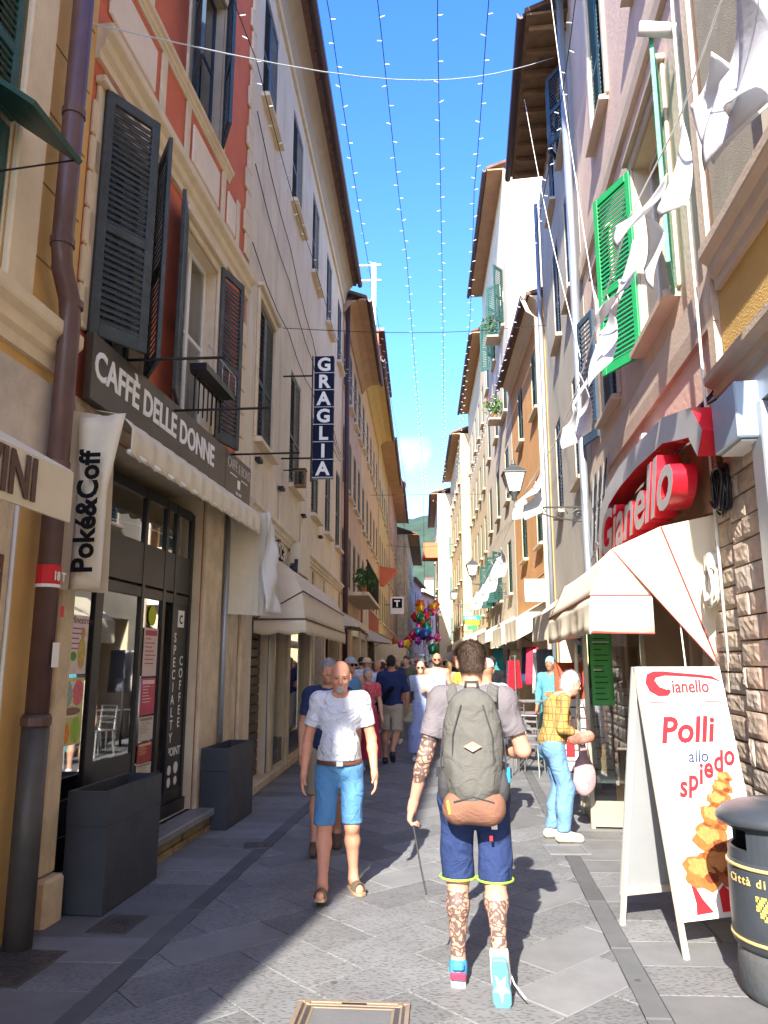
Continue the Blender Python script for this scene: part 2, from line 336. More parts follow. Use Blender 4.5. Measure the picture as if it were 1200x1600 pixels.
mp.inputs['Rotation'].default_value = (0, 0, R(45)); bk.inputs['Scale'].default_value = 1.4; bk.inputs['Color1'].default_value = (.14, .145, .155, 1); bk.inputs['Color2'].default_value = (.18, .185, .195, 1)
bk.inputs['Mortar'].default_value = (.25, .25, .25, 1); bk.inputs['Mortar Size'].default_value = 0.008
nt.links.new(geo.outputs['Position'], mp.inputs[0]); nt.links.new(mp.outputs[0], bk.inputs[0]); nt.links.new(bk.outputs[0], nt.nodes['Principled BSDF'].inputs['Base Color'])
tag(far.obj('road', m_far), kind='structure')
behind = MB(); behind.add([(-30, -60, 0.026), (30, -60, 0.026), (4.1, 1.55, 0.026), (-4.1, 1.55, 0.026)], [(0, 1, 2, 3)])
tag(behind.obj('square', m_far), kind='structure')
# ================================================================== buildings
class Facade:
    """a house front: s runs up the street along the wall, o outwards over the street, z up"""
    def __init__(self, name, label, side, x0, slope, s0, s1, h, m, depth=7.0, group=None, holes=(), z0=0.0, cat='building', y0=0.0):
        self.sgn = -1 if side == 'L' else 1
        self.root = thing(name, label, cat, (x0, y0, 0), math.atan2(1, slope), group)
        self.s0, self.s1, self.h = s0, s1, h
        self.B = B_LEFT if side == 'L' else B_RIGHT
        self.wall(holes, m, depth)
    def mb(self): return MB(self.sgn)
    def wall(self, holes, m, depth):
        b = self.mb(); s0, s1, h = self.s0, self.s1, self.h; rv = 0.16
        S = sorted({s0, s1, *[x for q in holes for x in q[:2]]}); Z = sorted({0, h, *[x for q in holes for x in q[2:4]]})
        for i in range(len(S) - 1):
            for j in range(len(Z) - 1):
                a, c, d, e = S[i], S[i + 1], Z[j], Z[j + 1]; ms, mz = (a + c) / 2, (d + e) / 2
                if any(q[0] < ms < q[1] and q[2] < mz < q[3] for q in holes): continue
                b.add([(a, 0, d), (c, 0, d), (c, 0, e), (a, 0, e)], [(0, 1, 2, 3)])
        for q in holes:
            a, c, d, e = q[:4]; r = q[4] if len(q) > 4 else rv
            b.cur = 1; b.add([(a, 0, d), (c, 0, d), (c, 0, e), (a, 0, e), (a, -r, d), (c, -r, d), (c, -r, e), (a, -r, e)], [(0, 1, 5, 4), (1, 2, 6, 5), (2, 3, 7, 6), (3, 0, 4, 7)]); b.cur = 0
            if r < 1: b.add([(a, -r - .9, d), (c, -r - .9, d), (c, -r - .9, e), (a, -r - .9, e)], [(0, 1, 2, 3)])
        b.add([(s0, 0, 0), (s0, -depth, 0), (s0, -depth, h), (s0, 0, h), (s1, 0, 0), (s1, -depth, 0), (s1, -depth, h), (s1, 0, h)],
              [(0, 1, 2, 3), (4, 5, 6, 7), (1, 5, 6, 2), (3, 2, 6, 7)])
        b.obj('wall', [m, m_cream], self.root, recalc=False)
    def part(self, name, m, fn, **k):
        b = self.mb(); fn(b); return b.obj(name, m, self.root, **k)
    def box(self, name, m, s0, s1, o0, o1, z0, z1, bevel=0.0, parent=None):
        b = self.mb(); b.box((s0, o0, z0), (s1, o1, z1)); return b.obj(name, m, parent or self.root, bevel=bevel)
    def prism(self, name, m, prof, s0=None, s1=None):
        b = self.mb(); b.prism(prof, self.s0 if s0 is None else s0, self.s1 if s1 is None else s1); return b.obj(name, m, self.root)
    def eaves(self, out, z, cove=None, cove_m=None, soffit_m=None, gutter=True, rafters=0, rise=1.6, ends=(0.0, 0.0)):
        s0, s1 = self.s0 - ends[0], self.s1 + ends[1]
        if cove: self.prism('cove', cove_m, [(0, z - cove[1]), (0.06, z - cove[1]), (cove[0] * .35, z - cove[1] * .45), (cove[0] * .75, z - cove[1] * .12), (cove[0], z), (0, z)], s0, s1)
        self.prism('roof', m_tile, [(-3.4, z + rise), (out, z + 0.0), (out, z + 0.09), (-3.4, z + rise + .12)], s0, s1)
        if soffit_m: self.prism('soffit', soffit_m, [(-0.05, z - .03), (out - .03, z - .06), (out - .03, z - .01), (-0.05, z + .02)], s0, s1)
        if rafters:
            for k in range(rafters):
                s = s0 + (k + .5) * (s1 - s0) / rafters
                self.box('rafter', m_wood, s - .04, s + .04, 0.0, out - .08, z - .17, z - .065)
        if gutter:
            self.prism('gutter', m_gutter, [(out, z - .03), (out + .02, z - .10), (out + .08, z - .12), (out + .13, z - .09), (out + .14, z + .0), (out + .12, z + .0), (out + .07, z - .08), (out + .02, z - .0)], s0, s1)
    def pipe(self, s, z0, z1, o=0.12, r=0.055, m=None, pts=None, name='drainpipe', n=10):
        b = self.mb(); b.tube(pts or [(s, o, z0), (s, o, z1)], r, n); p = b.obj(name, m or m_gutter, self.root, smooth=True)
        return p
    def cornice(self, z0, z1, out, s0=None, s1=None, m=None, name='cornice'):
        h = z1 - z0
        self.prism(name, m or m_cream, [(0, z0), (out * .3, z0), (out * .3, z0 + h * .25), (out * .55, z0 + h * .35), (out * .6, z0 + h * .6), (out * .95, z0 + h * .72), (out, z0 + h * .78), (out, z0 + h), (0, z0 + h)], s0, s1)
    def sill(self, s0, s1, z, out=0.12, m=None):
        self.prism('window_sill', m or m_cream, [(-.1, z - .07), (out, z - .07), (out, z - .015), (out - .02, z), (-.1, z + .01)], s0 - .08, s1 + .08)
    def surround(self, s0, s1, z0, z1, w=0.13, o=0.035, m=None, sill=True):
        b = self.mb()
        for a, c, d, e in ((s0 - w, s0, z0, z1 + w), (s1, s1 + w, z0, z1 + w), (s0 + .001, s1 - .001, z1, z1 + w - .002)):
            b.box((a, 0.001, d), (c, o, e)); 
        b.box((s0 - w * 1.3, 0.001, z1 + w), (s1 + w * 1.3, o + .05, z1 + w + .06))
        r = b.obj('window_surround', m or m_cream, self.root, bevel=.008); r['kind'] = 'stuff'; del r['kind']; return r
LEAF = {}
def leaf_meshes(w, h, m, style, sgn):
    key = (round(w, 2), round(h, 2), m.name, style, sgn)
    if key in LEAF: return LEAF[key]
    t = 0.035; st = 0.075; b = MB()
    if style == 'far':
        n = max(6, int(h / 0.16))
        b.box((0, -t / 2, 0), (st, t / 2, h)); b.box((w - st, -t / 2, 0), (w, t / 2, h)); b.box((st, -t / 2, 0), (w - st, t / 2, st)); b.box((st, -t / 2, h - st), (w - st, t / 2, h))
        b.box((st, -.005, st), (w - st, .005, h - st))
        LEAF[key] = (b.mesh('shutter', m), None, None, []); return LEAF[key]
    rails = [(0, .11), (h * .42, h * .42 + .07), (h - .09, h)]
    b.box((0, -t / 2, 0), (st, t / 2, h)); b.box((w - st, -t / 2, 0), (w, t / 2, h))
    for a, c in rails: b.box((st, -t / 2 + .001, a), (w - st, t / 2 - .001, c))
    fm = b.mesh('shutter', m, bevel=0.004 if style == 'near' else 0)
    sp = 0.052 if style == 'near' else 0.07; pos = []
    for (a, c), (d, e) in zip(rails[:-1], rails[1:]):
        z = c + sp * .5
        while z < d - sp * .3: pos.append(z); z += sp
    def sl(b, z):
        hw, th = 0.030, 0.005; an = R(60); ca, sa = math.cos(an), math.sin(an); q = []
        for x in (st - .005, w - st + .005):
            for u, v_ in ((-hw, -th), (hw, -th), (hw, th), (-hw, th)):
                q.append((x, (u * ca - v_ * sa) * .9, z + (u * sa + v_ * ca) * (-sgn if True else 1)))
        b.add(q, [(0, 1, 2, 3), (4, 7, 6, 5), (0, 4, 5, 1), (1, 5, 6, 2), (2, 6, 7, 3), (3, 7, 4, 0)])
    b1 = MB(); sl(b1, 0); sm = b1.mesh('slat', m)
    b2 = MB()
    for z in pos: sl(b2, z)
    jm = b2.mesh('slats', m)
    LEAF[key] = (fm, sm, jm, pos); return LEAF[key]
def leaf(F, s, o, z, w, h, ang, m, style='mid', label=None):
    """one shutter leaf hinged at s, reaching along ang degrees (0 = up the street, 90 = straight out, 180 = back towards the viewer)"""
    fm, sm, jm, pos = leaf_meshes(w, h, m, style, F.sgn)
    ob = link('shutter', fm, F.root, (s, F.sgn * o, z), (0, 0, F.sgn * R(ang)))
    if label: ob['label'] = label
    if style == 'near':
        for p in pos: link('slat', sm, ob, (0, 0, p), (0, 0, 0) if rnd.random() > .06 else (R(rnd.uniform(-8, 8)), 0, 0))
    elif jm is not None and style != 'far':
        j = link('slats', jm, ob); j['kind'] = 'stuff'
    return ob
def glazing(F, s0, s1, z0, z1, o=-0.10, m=None, pane=None, bars=2):
    m = m or m_white; b = F.mb(); f = .05
    b.box((s0, o - .03, z0), (s0 + f, o, z1)); b.box((s1 - f, o - .03, z0), (s1, o, z1)); b.box((s0 + f, o - .03, z0), (s1 - f, o, z0 + f)); b.box((s0 + f, o - .03, z1 - f), (s1 - f, o, z1))
    b.box(((s0 + s1) / 2 - .035, o - .028, z0 + f), ((s0 + s1) / 2 + .035, o + .003, z1 - f))
    for k in range(1, bars): zz = z0 + (z1 - z0) * k / bars; b.box((s0 + f, o - .026, zz - .02), ((s0 + s1) / 2 - .035, o - .004, zz + .02)); b.box(((s0 + s1) / 2 + .035, o - .026, zz - .02), (s1 - f, o - .004, zz + .02))
    w = b.obj('window', m, F.root); p = F.mb(); p.box((s0 + f, o - .018, z0 + f), (s1 - f, o - .012, z1 - f)); p.obj('pane', pane or m_glassdark, w); return w
def window(F, s0, s1, z0, z1, m, kind='closed', style='mid', sur=None, sill=True, sillm=None):
    w = (s1 - s0) / 2 - .005; h = z1 - z0 - .02
    if kind == 'closed':
        leaf(F, s0 + .003, -.03, z0 + .01, w, h, 0, m, style); leaf(F, s1 - .003, -.03, z0 + .01, w, h, 180, m, style)
    elif kind == 'open':
        glazing(F, s0, s1, z0, z1); leaf(F, s0, .05, z0 + .01, w, h, 172, m, style); leaf(F, s1, .05, z0 + .01, w, h, 8, m, style)
    elif kind == 'ajar':
        glazing(F, s0, s1, z0, z1); leaf(F, s0, .03, z0 + .01, w, h, 30, m, style); leaf(F, s1, .03, z0 + .01, w, h, 150, m, style)
    elif kind == 'perp':
        glazing(F, s0, s1, z0, z1); leaf(F, s0, .03, z0 + .01, w, h, 140, m, style); leaf(F, s1, .03, z0 + .01, w, h, 60, m, style)
    if sur: F.surround(s0, s1, z0, z1, m=sur)
    if sill: F.sill(s0, s1, z0, m=sillm)

# ---------------------------------------------------------------- left: ochre house (beside the camera)
LA = Facade('ochre_house', 'ochre house with green shutters at the left edge beside the brown drainpipe', 'L', -2.76, .06, -5.5, 5.0, 8.65, m_ochre,
            holes=[(1.3, 3.8, .02, 2.75, 1.2), (3.02, 4.12, 3.95, 5.95), (0.4, 1.5, 3.95, 5.95), (-2.2, -1.1, 3.95, 5.95), (-4.0, -1.2, .02, 2.75, 1.2)])
LA.eaves(.10, 8.65, rise=.7, gutter=False)
LA.part('stone_facing', m_pilaster, lambda b: (b.box((3.86, .001, .32), (4.5, .05, 2.95)), b.box((3.96, .05, .32), (4.2, .075, 2.95))), bevel=.01)
LA.box('plinth', m_pilaster, 3.84, 4.53, .001, .09, 0, .32, bevel=.015)
LA.box('marble_fascia', m_marble, -5.4, 4.9, .001, .045, 2.95, 3.46, bevel=.006)
LA.cornice(3.55, 3.87, .13, -5.5, 4.93)
for s in (4.42,): LA.box('window_surround', m_cream, 4.13, 4.42, .001, .05, 3.87, 6.25, bevel=.012)
for z in (4.25, 4.78, 5.31, 5.84, 6.37):
    LA.box('groove', mat('dark_ochre_line', (.27, .16, .05), var=0, bump=0), 4.44, 4.96, .0005, .004, z, z + .012)
fm = leaf(LA, 3.57, -.03, 3.96, .54, .95, 0, m_shgreen, 'near'); leaf(LA, 3.03, -.03, 3.96, .54, .95, 0, m_shgreen, 'near')
leaf(LA, 3.57, .0, 4.95, .54, 1.0, 0, m_shgreen, 'near'); leaf(LA, 3.03, .0, 4.95, .54, 1.0, 0, m_shgreen, 'near')
def flap(b):    # the tilted lower flap of the shutter
    b.add([(3.6, .02, 4.95), (4.12, .02, 4.95), (4.12, .46, 4.62), (3.6, .46, 4.62)], [(0, 1, 2, 3)])
fl = MB(-1); flap(fl); fl.obj('shutter_flap', m_shgreen, LA.root, solid=.03)
LA.pipe(0, 0, 0, pts=[(3.9, .04, 4.45), (4.1, .43, 4.64)], r=.006, m=m_iron, name='flap_stay', n=5)
# its awning with the end of a brown lettered name
def awn1(b): b.prism([(.02, 3.02), (.78, 2.60), (.80, 2.58), (.80, 2.33), (.785, 2.33), (.785, 2.56), (.02, 2.99)], -1.2, 3.72)
aw = LA.part('awning', m_canvas, awn1); tx = text('lettering', 'VINI', .27, m_text_b, LA.root, B_LEFT, (2.98, -.808, 2.37), bold=.008, spacing=1.02, sx=.8)
LA.pipe(0, 0, 0, pts=[(3.6, .05, 2.75), (3.68, .74, 2.6)], r=.012, m=m_iron, name='awning_arm', n=6)
LA.box('house_number', mat('worn_red_brown_plate', (.16, .07, .05), var=.4, scale=30, bump=.2), 4.22, 4.36, .05, .062, 2.0, 2.27, bevel=.004)
text('lettering', '5', .17, m_text_w, LA.root, B_LEFT, (4.25, -.064, 2.06), bold=.002)
LA.pipe(0, 0, 0, pts=[(4.44, .06, 2.9), (4.44, .06, 1.18), (4.43, .07, 1.1), (4.32, .085, 1.02), (4.05, .085, .93)], r=.012, m=m_white, name='cable_conduit', n=6)
LA.box('column_shaft', m_pilaster, 1.0, 1.3, .001, .05, 0, 2.95)
# big brown drainpipe between the two houses
dp = thing('drainpipe', 'thick brown drainpipe with an elbow running down between the ochre house and the cafe', 'drainpipe', (-2.76, 0, 0), math.atan2(1, .06))
b = MB(-1); b.tube([(4.56, .13, 8.6), (4.56, .13, 4.35), (4.58, .13, 4.22), (4.70, .13, 4.05), (4.73, .13, 3.92), (4.73, .13, 1.28)], .07, 14); b.obj('upper_pipe', m_brownpipe, dp, smooth=True)
b = MB(-1); b.tube([(4.73, .13, 1.34), (4.73, .13, 0.03)], .082, 14); b.obj('lower_pipe', mat('grey_worn_pipe', (.09, .085, .085), rough=.5, var=.35, stain=.8, stain_col=(.10, .055, .045), metal=.3), dp, smooth=True)
for z, r_ in ((5.35, .078), (4.38, .08), (4.02, .08), (2.9, .078), (1.3, .09)):
    b = MB(-1); x = 4.56 if z > 4.2 else (4.73 if z < 4.03 else 4.72); b.tube([(x, .13, z - .025), (x, .13, z + .025)], r_, 14); b.obj('pipe_collar', m_brownpipe, dp, smooth=False)
b = MB(-1); b.tube([(4.73, .13, 2.12), (4.73, .13, 2.25)], .0735, 14); st = b.obj('sticker_band', m_text_r, dp)
b = MB(-1); b.tube([(4.73, .13, 2.11), (4.73, .13, 2.13)], .0745, 14); b.obj('sticker_edge', m_text_w, dp)
text('lettering', '18 T', .075, m_text_w, dp, B_LEFT, (4.66, -.206, 2.155), extrude=.001, bold=.003)
b = MB(-1); b.box((4.70, .2135, 1.62), (4.78, .2145, 1.77)); b.obj('sticker', m_text_w, dp)
b = MB(-1); b.box((4.76, .212, 1.93), (4.80, .2145, 2.0)); b.obj('sticker', m_text_r, dp)

# ---------------------------------------------------------------- left: terracotta house with the cafe
LB = Facade('terracotta_house', 'terracotta red house with cream mouldings and grey shutters above the cafe sign', 'L', -2.76, .06, 5.0, 9.06, 12.0, m_terra,
            holes=[(5.25, 7.86, .24, 3.36, 1.4), (5.14, 6.1, 4.02, 5.92), (6.93, 7.93, 4.08, 5.98), (6.85, 7.80, 7.48, 9.35), (4.9 + .25, 5.75, 7.48, 9.35)])
LB.eaves(.3, 12.0, rise=.8, gutter=False)
def quo(b, s0, s1, flip=False):
    z = 4.05; k = 0
    while z < 11.8:
        w = .0 if k % 2 else .07
        if flip: b.box((s0 - w, .001, z + .01), (s1, .035, z + .29))
        else: b.box((s0, .001, z + .01), (s1 + w, .035, z + .29))
        z += .3; k += 1
def quoins(s0, s1, flip):
    z = 4.05; k = 0
    while z < 11.8:
        w = .0 if k % 2 else .07
        if 6.1 < z + .3 and z < 6.6: z += .3; k += 1; continue
        LB.box('quoin', m_cream, s0 - (w if flip else 0), s1 + (0 if flip else w), .001, .035, z + .008, z + .292, bevel=.01); z += .3; k += 1
quoins(5.001, 5.05, False); quoins(8.86, 9.05, True)
LB.cornice(6.20, 6.50, .13, 5.0, 9.05)
LB.cornice(7.28, 7.42, .07, 5.0, 8.2)
for a, c in ((5.12, 6.02), (6.98, 7.82)):
    LB.box('cream_panel', m_panel, a, c, .001, .03, 6.72, 7.16, bevel=.012)
for a, c in ((6.14, 6.26), (6.78, 6.89), (7.93, 8.05), (8.5, 8.62)): LB.box('cream_strip', m_cream, a, c, .001, .025, 6.505, 7.275, bevel=.006)
LB.box('cream_panel', m_panel, 8.14, 8.45, .001, .03, 6.72, 7.16, bevel=.012)
# first-floor window with both leaves pushed half open
glazing(LB, 5.14, 6.1, 4.02, 5.92, m=m_shgrey)
leaf(LB, 5.12, .05, 4.0, .50, 2.02, 30, m_shgrey, 'near', 'peeling grey shutter leaf with a hinged lower panel'); leaf(LB, 6.12, .05, 4.0, .50, 2.02, 145, m_shgrey, 'near')
LB.surround(5.14, 6.1, 4.02, 5.92, w=.09, m=m_cream)
glazing(LB, 6.93, 7.93, 4.08, 5.98, o=-.12)
leaf(LB, 6.9, .04, 4.04, .50, 1.98, 163, m_shgrey, 'near'); leaf(LB, 7.97, .04, 4.04, .52, 2.05, 12, m_shgrey, 'near')
LB.surround(6.93, 7.93, 4.08, 5.98, w=.09, m=m_cream)
curt = LB.box('curtain', cloth_mat('net_curtain', (.62, .60, .54)), 6.98, 7.88, -.19, -.165, 4.15, 5.9)
# flower-box rail of that window
for k in range(7):
    x = 7.05 + k * .13; LB.pipe(0, 0, 0, pts=[(x, .14, 4.06), (x, .14, 4.42)], r=.008, m=m_iron, name='rail_bar', n=5)
LB.box('rail', m_iron, 7.0, 7.9, .11, .16, 4.42, 4.45); LB.box('flower_box', m_black, 7.0, 7.9, .10, .27, 4.45, 4.52)
LB.pipe(0, 0, 0, pts=[(6.99, .28, 4.7), (7.9, .28, 4.7)], r=.006, m=m_steel, name='wire_guard', n=4)
for x in (7.0, 7.22, 7.45, 7.67, 7.9): LB.pipe(0, 0, 0, pts=[(x, .28, 4.5), (x, .28, 4.7)], r=.004, m=m_steel, name='wire_guard', n=4)
# upper windows, slate blue
glazing(LB, 6.85, 7.80, 7.48, 9.35, m=m_shblue); leaf(LB, 6.83, .05, 7.47, .48, 1.9, 150, m_shblue, 'mid'); leaf(LB, 7.82, .04, 7.47, .48, 1.9, 152, m_shblue, 'mid')
LB.surround(6.85, 7.80, 7.48, 9.35); glazing(LB, 5.15, 5.75, 7.48, 9.35, m=m_shblue); LB.surround(5.15, 5.75, 7.48, 9.35)
# stone piers of the cafe front
LB.part('pier', m_pilaster, lambda b: (b.box((5.06, .001, .32), (5.245, .05, 3.45))), bevel=.012)
LB.box('plinth', m_pilaster, 5.04, 5.27, .001, .11, 0.0, .31, bevel=.02)
LB.box('pier', m_pilaster, 8.6, 9.04, .001, .06, .0, 3.48, bevel=.012); LB.box('pier', m_pilaster, 7.87, 8.42, .001, .05, .0, 3.37, bevel=.012)
LB.box('pier_groove', m_pilaster, 8.421, 8.599, .001, .012, .0, 3.37); LB.pipe(8.52, .15, 3.4, o=.06, r=.03, m=m_galv)
LB.box('lintel', m_pilaster, 5.06, 9.04, .001, .03, 3.38, 3.5)
# doorstep: stone tread over brick riser
LB.box('doorstep', mat('grey_step_stone', (.22, .22, .22), var=.2, bump=.2, rough=.5), 5.5, 8.4, -.05, .22, .17, .24, bevel=.012)
zz = 0
for r_ in range(2):
    x = 5.52 + (.1 if r_ else 0)
    while x < 8.5:
        w = rnd.uniform(.2, .34); LB.box('brick', mat('yellow_riser_stone', (.30, .23, .13), var=.35, scale=8, bump=.5, rnd_obj=.25), x, min(8.55, x + w - .012), -.04, .17 + rnd.uniform(-.01, .01), .0 + r_ * .085 + .004, .08 + r_ * .085, bevel=.01); x += w
# shopfront: recessed black metal frame with glazing and doors
D0 = -.32
LB.box('threshold', m_black, 5.25, 7.86, -.13, -.06, .24, .36)
MB.xf = lambda p: (p[0] * .92, p[1] + .24, 1.65 + (p[2] - 1.65) * .92)
def sf(b):
    for a in (5.72, 6.3, 7.2, 7.72, 8.0, 8.46): b.box((a, D0 - .05, .24), (a + (.14 if a == 6.3 else .07), D0, 3.3))
    for z0_, z1_ in ((.24, .36), (2.26, 2.36), (2.38, 2.78), (3.22, 3.32)): b.box((5.57, D0 - .045, z0_), (8.46, D0 - .005, z1_))
LB.part('shopfront_frame', m_black, sf, bevel=.004)
for a, c in ((5.57, 6.28), (6.35, 7.2), (7.27, 7.72)): LB.box('shop_window', m_glass, a, c, D0 - .03, D0 - .022, .36, 2.26)
LB.box('kick_panel', m_black, 6.35, 7.2, D0 - .02, D0 - .008, .36, .84); LB.box('kick_panel', m_black, 5.57, 6.28, D0 - .02, D0 - .008, .36, .62)
LB.box('fanlight', m_glass, 5.57, 8.46, D0 - .03, D0 - .022, 2.78, 3.22)
LB.box('door_panel', m_black, 8.07, 8.46, D0 - .03, D0 - .012, .36, 2.26)
LB.pipe(0, 0, 0, pts=[(7.15, D0 + .05, .9), (7.15, D0 + .05, 1.5)], r=.012, m=m_steel, name='door_handle', n=6)
# shop interior
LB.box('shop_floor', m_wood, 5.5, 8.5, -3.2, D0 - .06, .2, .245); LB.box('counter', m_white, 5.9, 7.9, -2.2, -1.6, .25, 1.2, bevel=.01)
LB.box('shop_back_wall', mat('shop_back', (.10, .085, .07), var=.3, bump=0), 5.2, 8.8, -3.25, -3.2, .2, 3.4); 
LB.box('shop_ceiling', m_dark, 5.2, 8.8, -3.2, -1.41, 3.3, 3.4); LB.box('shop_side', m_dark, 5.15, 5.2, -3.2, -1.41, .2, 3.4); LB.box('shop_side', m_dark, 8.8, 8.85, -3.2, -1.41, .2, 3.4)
# door lettering
for k, ch in enumerate('SPECIALTY'): text('lettering', ch, .14, m_text_w, LB.root, B_LEFT, (8.13, -(D0 - .010), 1.86 - k * .128), extrude=.001, bold=.001, align='CENTER')
for k, ch in enumerate('COFFEE'): text('lettering', ch, .14, m_text_w, LB.root, B_LEFT, (8.33, -(D0 - .010), 1.62 - k * .128), extrude=.001, bold=.001, align='CENTER')
text('lettering', 'POINT', .12, m_text_w, LB.root, B_LEFT, (8.07, -(D0 - .010), .70), extrude=.001, bold=.002)
b = MB(-1)
for x, z in ((8.1, .53), (8.27, .53), (8.1, .40), (8.27, .40), (8.1, .27 + .11), (8.27, .38)): pass
LB.part('square_logo', m_text_w, lambda b: (b.box((8.18, D0 - .012, 2.02), (8.36, D0 - .010, 2.2))))
text('lettering', 'C', .13, m_text_k, LB.root, B_LEFT, (8.22, -(D0 - .009), 2.06), extrude=.001, bold=.003)
for (x, z, r_) in ((8.14, .56, .05), (8.32, .57, .06), (8.14, .44, .05), (8.32, .44, .045)):
    LB.part('round_logo', m_text_w, lambda b: b.plate([(x + r_ * math.cos(t * math.pi / 6), z + r_ * math.sin(t * math.pi / 6)) for t in range(12)], D0 - .012, D0 - .010))
# posters in the shop window
def poster(s0, s1, z0, z1, col, label, o=D0 - .012, rows=5, head=(.6, .1, .12), blobs=None, title=None):
    F = LB; p = F.box('poster', mat('poster_' + label.split()[0] + label.split()[1], col, var=.1, scale=12, bump=0, rough=.5), s0, s1, o, o + .003, z0, z1)
    w, h = s1 - s0, z1 - z0; b = F.mb(); b.box((s0 + w * .08, o + .003, z1 - h * .16), (s1 - w * .08, o + .0042, z1 - h * .05)) if not title else None
    for k in range(rows):
        zz = z1 - h * (.24 + k * .085); b.box((s0 + w * .12, o + .003, zz), (s0 + w * rnd.uniform(.5, .88), o + .0042, zz + h * .022))
    b.obj('print', mat('print_%0.2f%0.2f' % head[:2], head, var=0, bump=0), p)
    if title: text('lettering', title, w * .27, mat('title_purple', (.12, .02, .09), var=0, bump=0), F.root, B_LEFT, (s0 + w * .06, -(o + .004), z1 - h * .14), extrude=.0006)
    for (cx, cz, rx, rz, c) in (blobs or []):
        b = F.mb(); b.plate([(s0 + w * (cx + rx * math.cos(t * math.pi / 7)), z0 + h * (cz + rz * math.sin(t * math.pi / 7))) for t in range(14)], o + .003, o + .0046)
        b.obj('print', mat('print_c%.2f%.2f%.2f' % c, c, var=.3, scale=40, bump=0), p)
poster(5.92, 6.22, 1.56, 2.02, (.68, .55, .56), 'minestrone food', head=(.3, .1, .2), title='Minestrone', blobs=[(.72, .35, .2, .27, (.55, .42, .12)), (.3, .3, .16, .08, (.12, .35, .06)), (.75, .7, .1, .1, (.5, .3, .1))])
poster(5.88, 6.22, 1.02, 1.53, (.55, .52, .22), 'colour blocks', head=(.7, .7, .65), blobs=[(.73, .78, .24, .2, (.65, .16, .20)), (.25, .76, .22, .2, (.30, .40, .38)), (.25, .18, .22, .16, (.75, .25, .04)), (.72, .22, .22, .2, (.32, .50, .08)), (.5, .5, .4, .06, (.25, .15, .1))])
poster(5.60, 5.82, .98, 1.5, (.16, .24, .48), 'blue sheet', head=(.5, .55, .65), blobs=[(.5, .4, .2, .1, (.1, .05, .05))])
poster(7.33, 7.66, 1.52, 1.98, (.62, .48, .46), 'pink menu', head=(.45, .1, .12), rows=7)
poster(7.33, 7.66, 1.16, 1.5, (.50, .05, .10), 'red flyer', head=(.8, .6, .6), rows=6)
poster(7.33, 7.66, .92, 1.14, (.55, .50, .42), 'beige flyer', head=(.3, .2, .15), rows=6)
poster(7.33, 7.66, .72, .90, (.35, .03, .03), 'darkred flyer', head=(.7, .5, .3), rows=5)
poster(7.33, 7.66, .56, .71, (.62, .58, .46), 'cream flyer', head=(.3, .2, .2), rows=4)
LB.part('round_sticker', mat('lime_sticker', (.45, .50, .04), var=.1, bump=0), lambda b: b.plate([(7.5 + .09 * math.cos(t * math.pi / 8), 2.1 + .1 * math.sin(t * math.pi / 8)) for t in range(16)], D0 - .012, D0 - .009))
MB.xf = None
# the cafe sign
sg = thing('cafe_sign', 'long dark brown fascia sign lettered caffe delle donne in white, above the cafe awning', 'sign', (-2.76, 0, 0), math.atan2(1, .06))
m_sign = mat('dark_brown_sign_board', (.075, .062, .050), rough=.45, var=.12, bump=.02, stain=.1)
b = MB(-1); b.box((5.07, .07, 3.48), (8.12, .13, 3.98)); b.obj('board', m_sign, sg, bevel=.004)
b = MB(-1); b.box((8.135, .07, 3.48), (9.1, .13, 3.98)); b.obj('board', m_sign, sg, bevel=.004)
text('lettering', 'CAFFÈ DELLE DONNE', .30, m_text_w, sg, B_LEFT, (5.10, -.132, 3.66), extrude=.004, bold=.007, sx=.90, spacing=1.0)
text('lettering', 'CAFFÈ & BOASI', .17, mat('sand_print', (.5, .44, .36), var=0, bump=0), sg, B_LEFT, (8.2, -.132, 3.80), extrude=.002, sx=.75)
b = MB(-1); b.box((8.3, .13, 3.74), (8.55, .133, 3.75)); b.box((8.72, .13, 3.74), (8.98, .133, 3.75)); b.box((8.58, .13, 3.62), (8.68, .133, 3.72)); b.obj('emblem', m_text_w, sg)
text('lettering', 'DAL 1947', .05, m_text_w, sg, B_LEFT, (8.53, -.132, 3.54), extrude=.002)
b = MB(-1); b.box((9.12, .02, 3.5), (9.22, .1, 4.0)); b.obj('end_plate', m_galv, sg)
# folded cafe awning with pleated ends
ca = thing('cafe_awning', 'cream cafe awning folded under the dark sign with hanging pleated ends and scalloped edge', 'awning', (-2.76, 0, 0), math.atan2(1, .06))
b = MB(-1)
def front(u, v_):
    s = 5.2 + u * 3.5; drop = .30 + .035 * abs(math.sin(u * math.pi * 13)); o = .10 + .30 * min(1, v_ * 1.6); z = 3.44 - .06 * min(1, v_ * 1.6) - drop * max(0, (v_ - .45) / .55) * .9
    return (s, o + .012 * math.sin(u * 80) * v_, z)
b.grid(front, 156, 8); b.obj('front_valance', m_canvas, ca, smooth=True, solid=.006)
b = MB(-1); b.tube([(5.2, .38, 3.12), (8.7, .38, 3.12)], .02, 8); b.obj('front_bar', m_white, ca, smooth=True)
def pleats(s0, s1, z0, z1, n, flare, skew=0.0, reach=.4):
    b = MB(-1)
    def fn(u, v_):
        z = z1 + (z0 - z1) * v_; k = u * n; zig = abs((k % 1) - .5) * 2
        s = s0 + (s1 - s0) * (.35 + .3 * u + (u - .5) * (.35 + .45 * v_) ) + skew * (1 - v_); o = .04 + reach * u * (1 - .12 * v_) + .05 * zig * (.5 + flare * v_)
        return (s, o, z)
    b.grid(fn, n * 4, 10); return b.obj('pleated_end', m_canvas, ca, smooth=False, solid=.004)
pleats(4.92, 5.22, 2.12, 3.36, 8, .5, reach=.22)
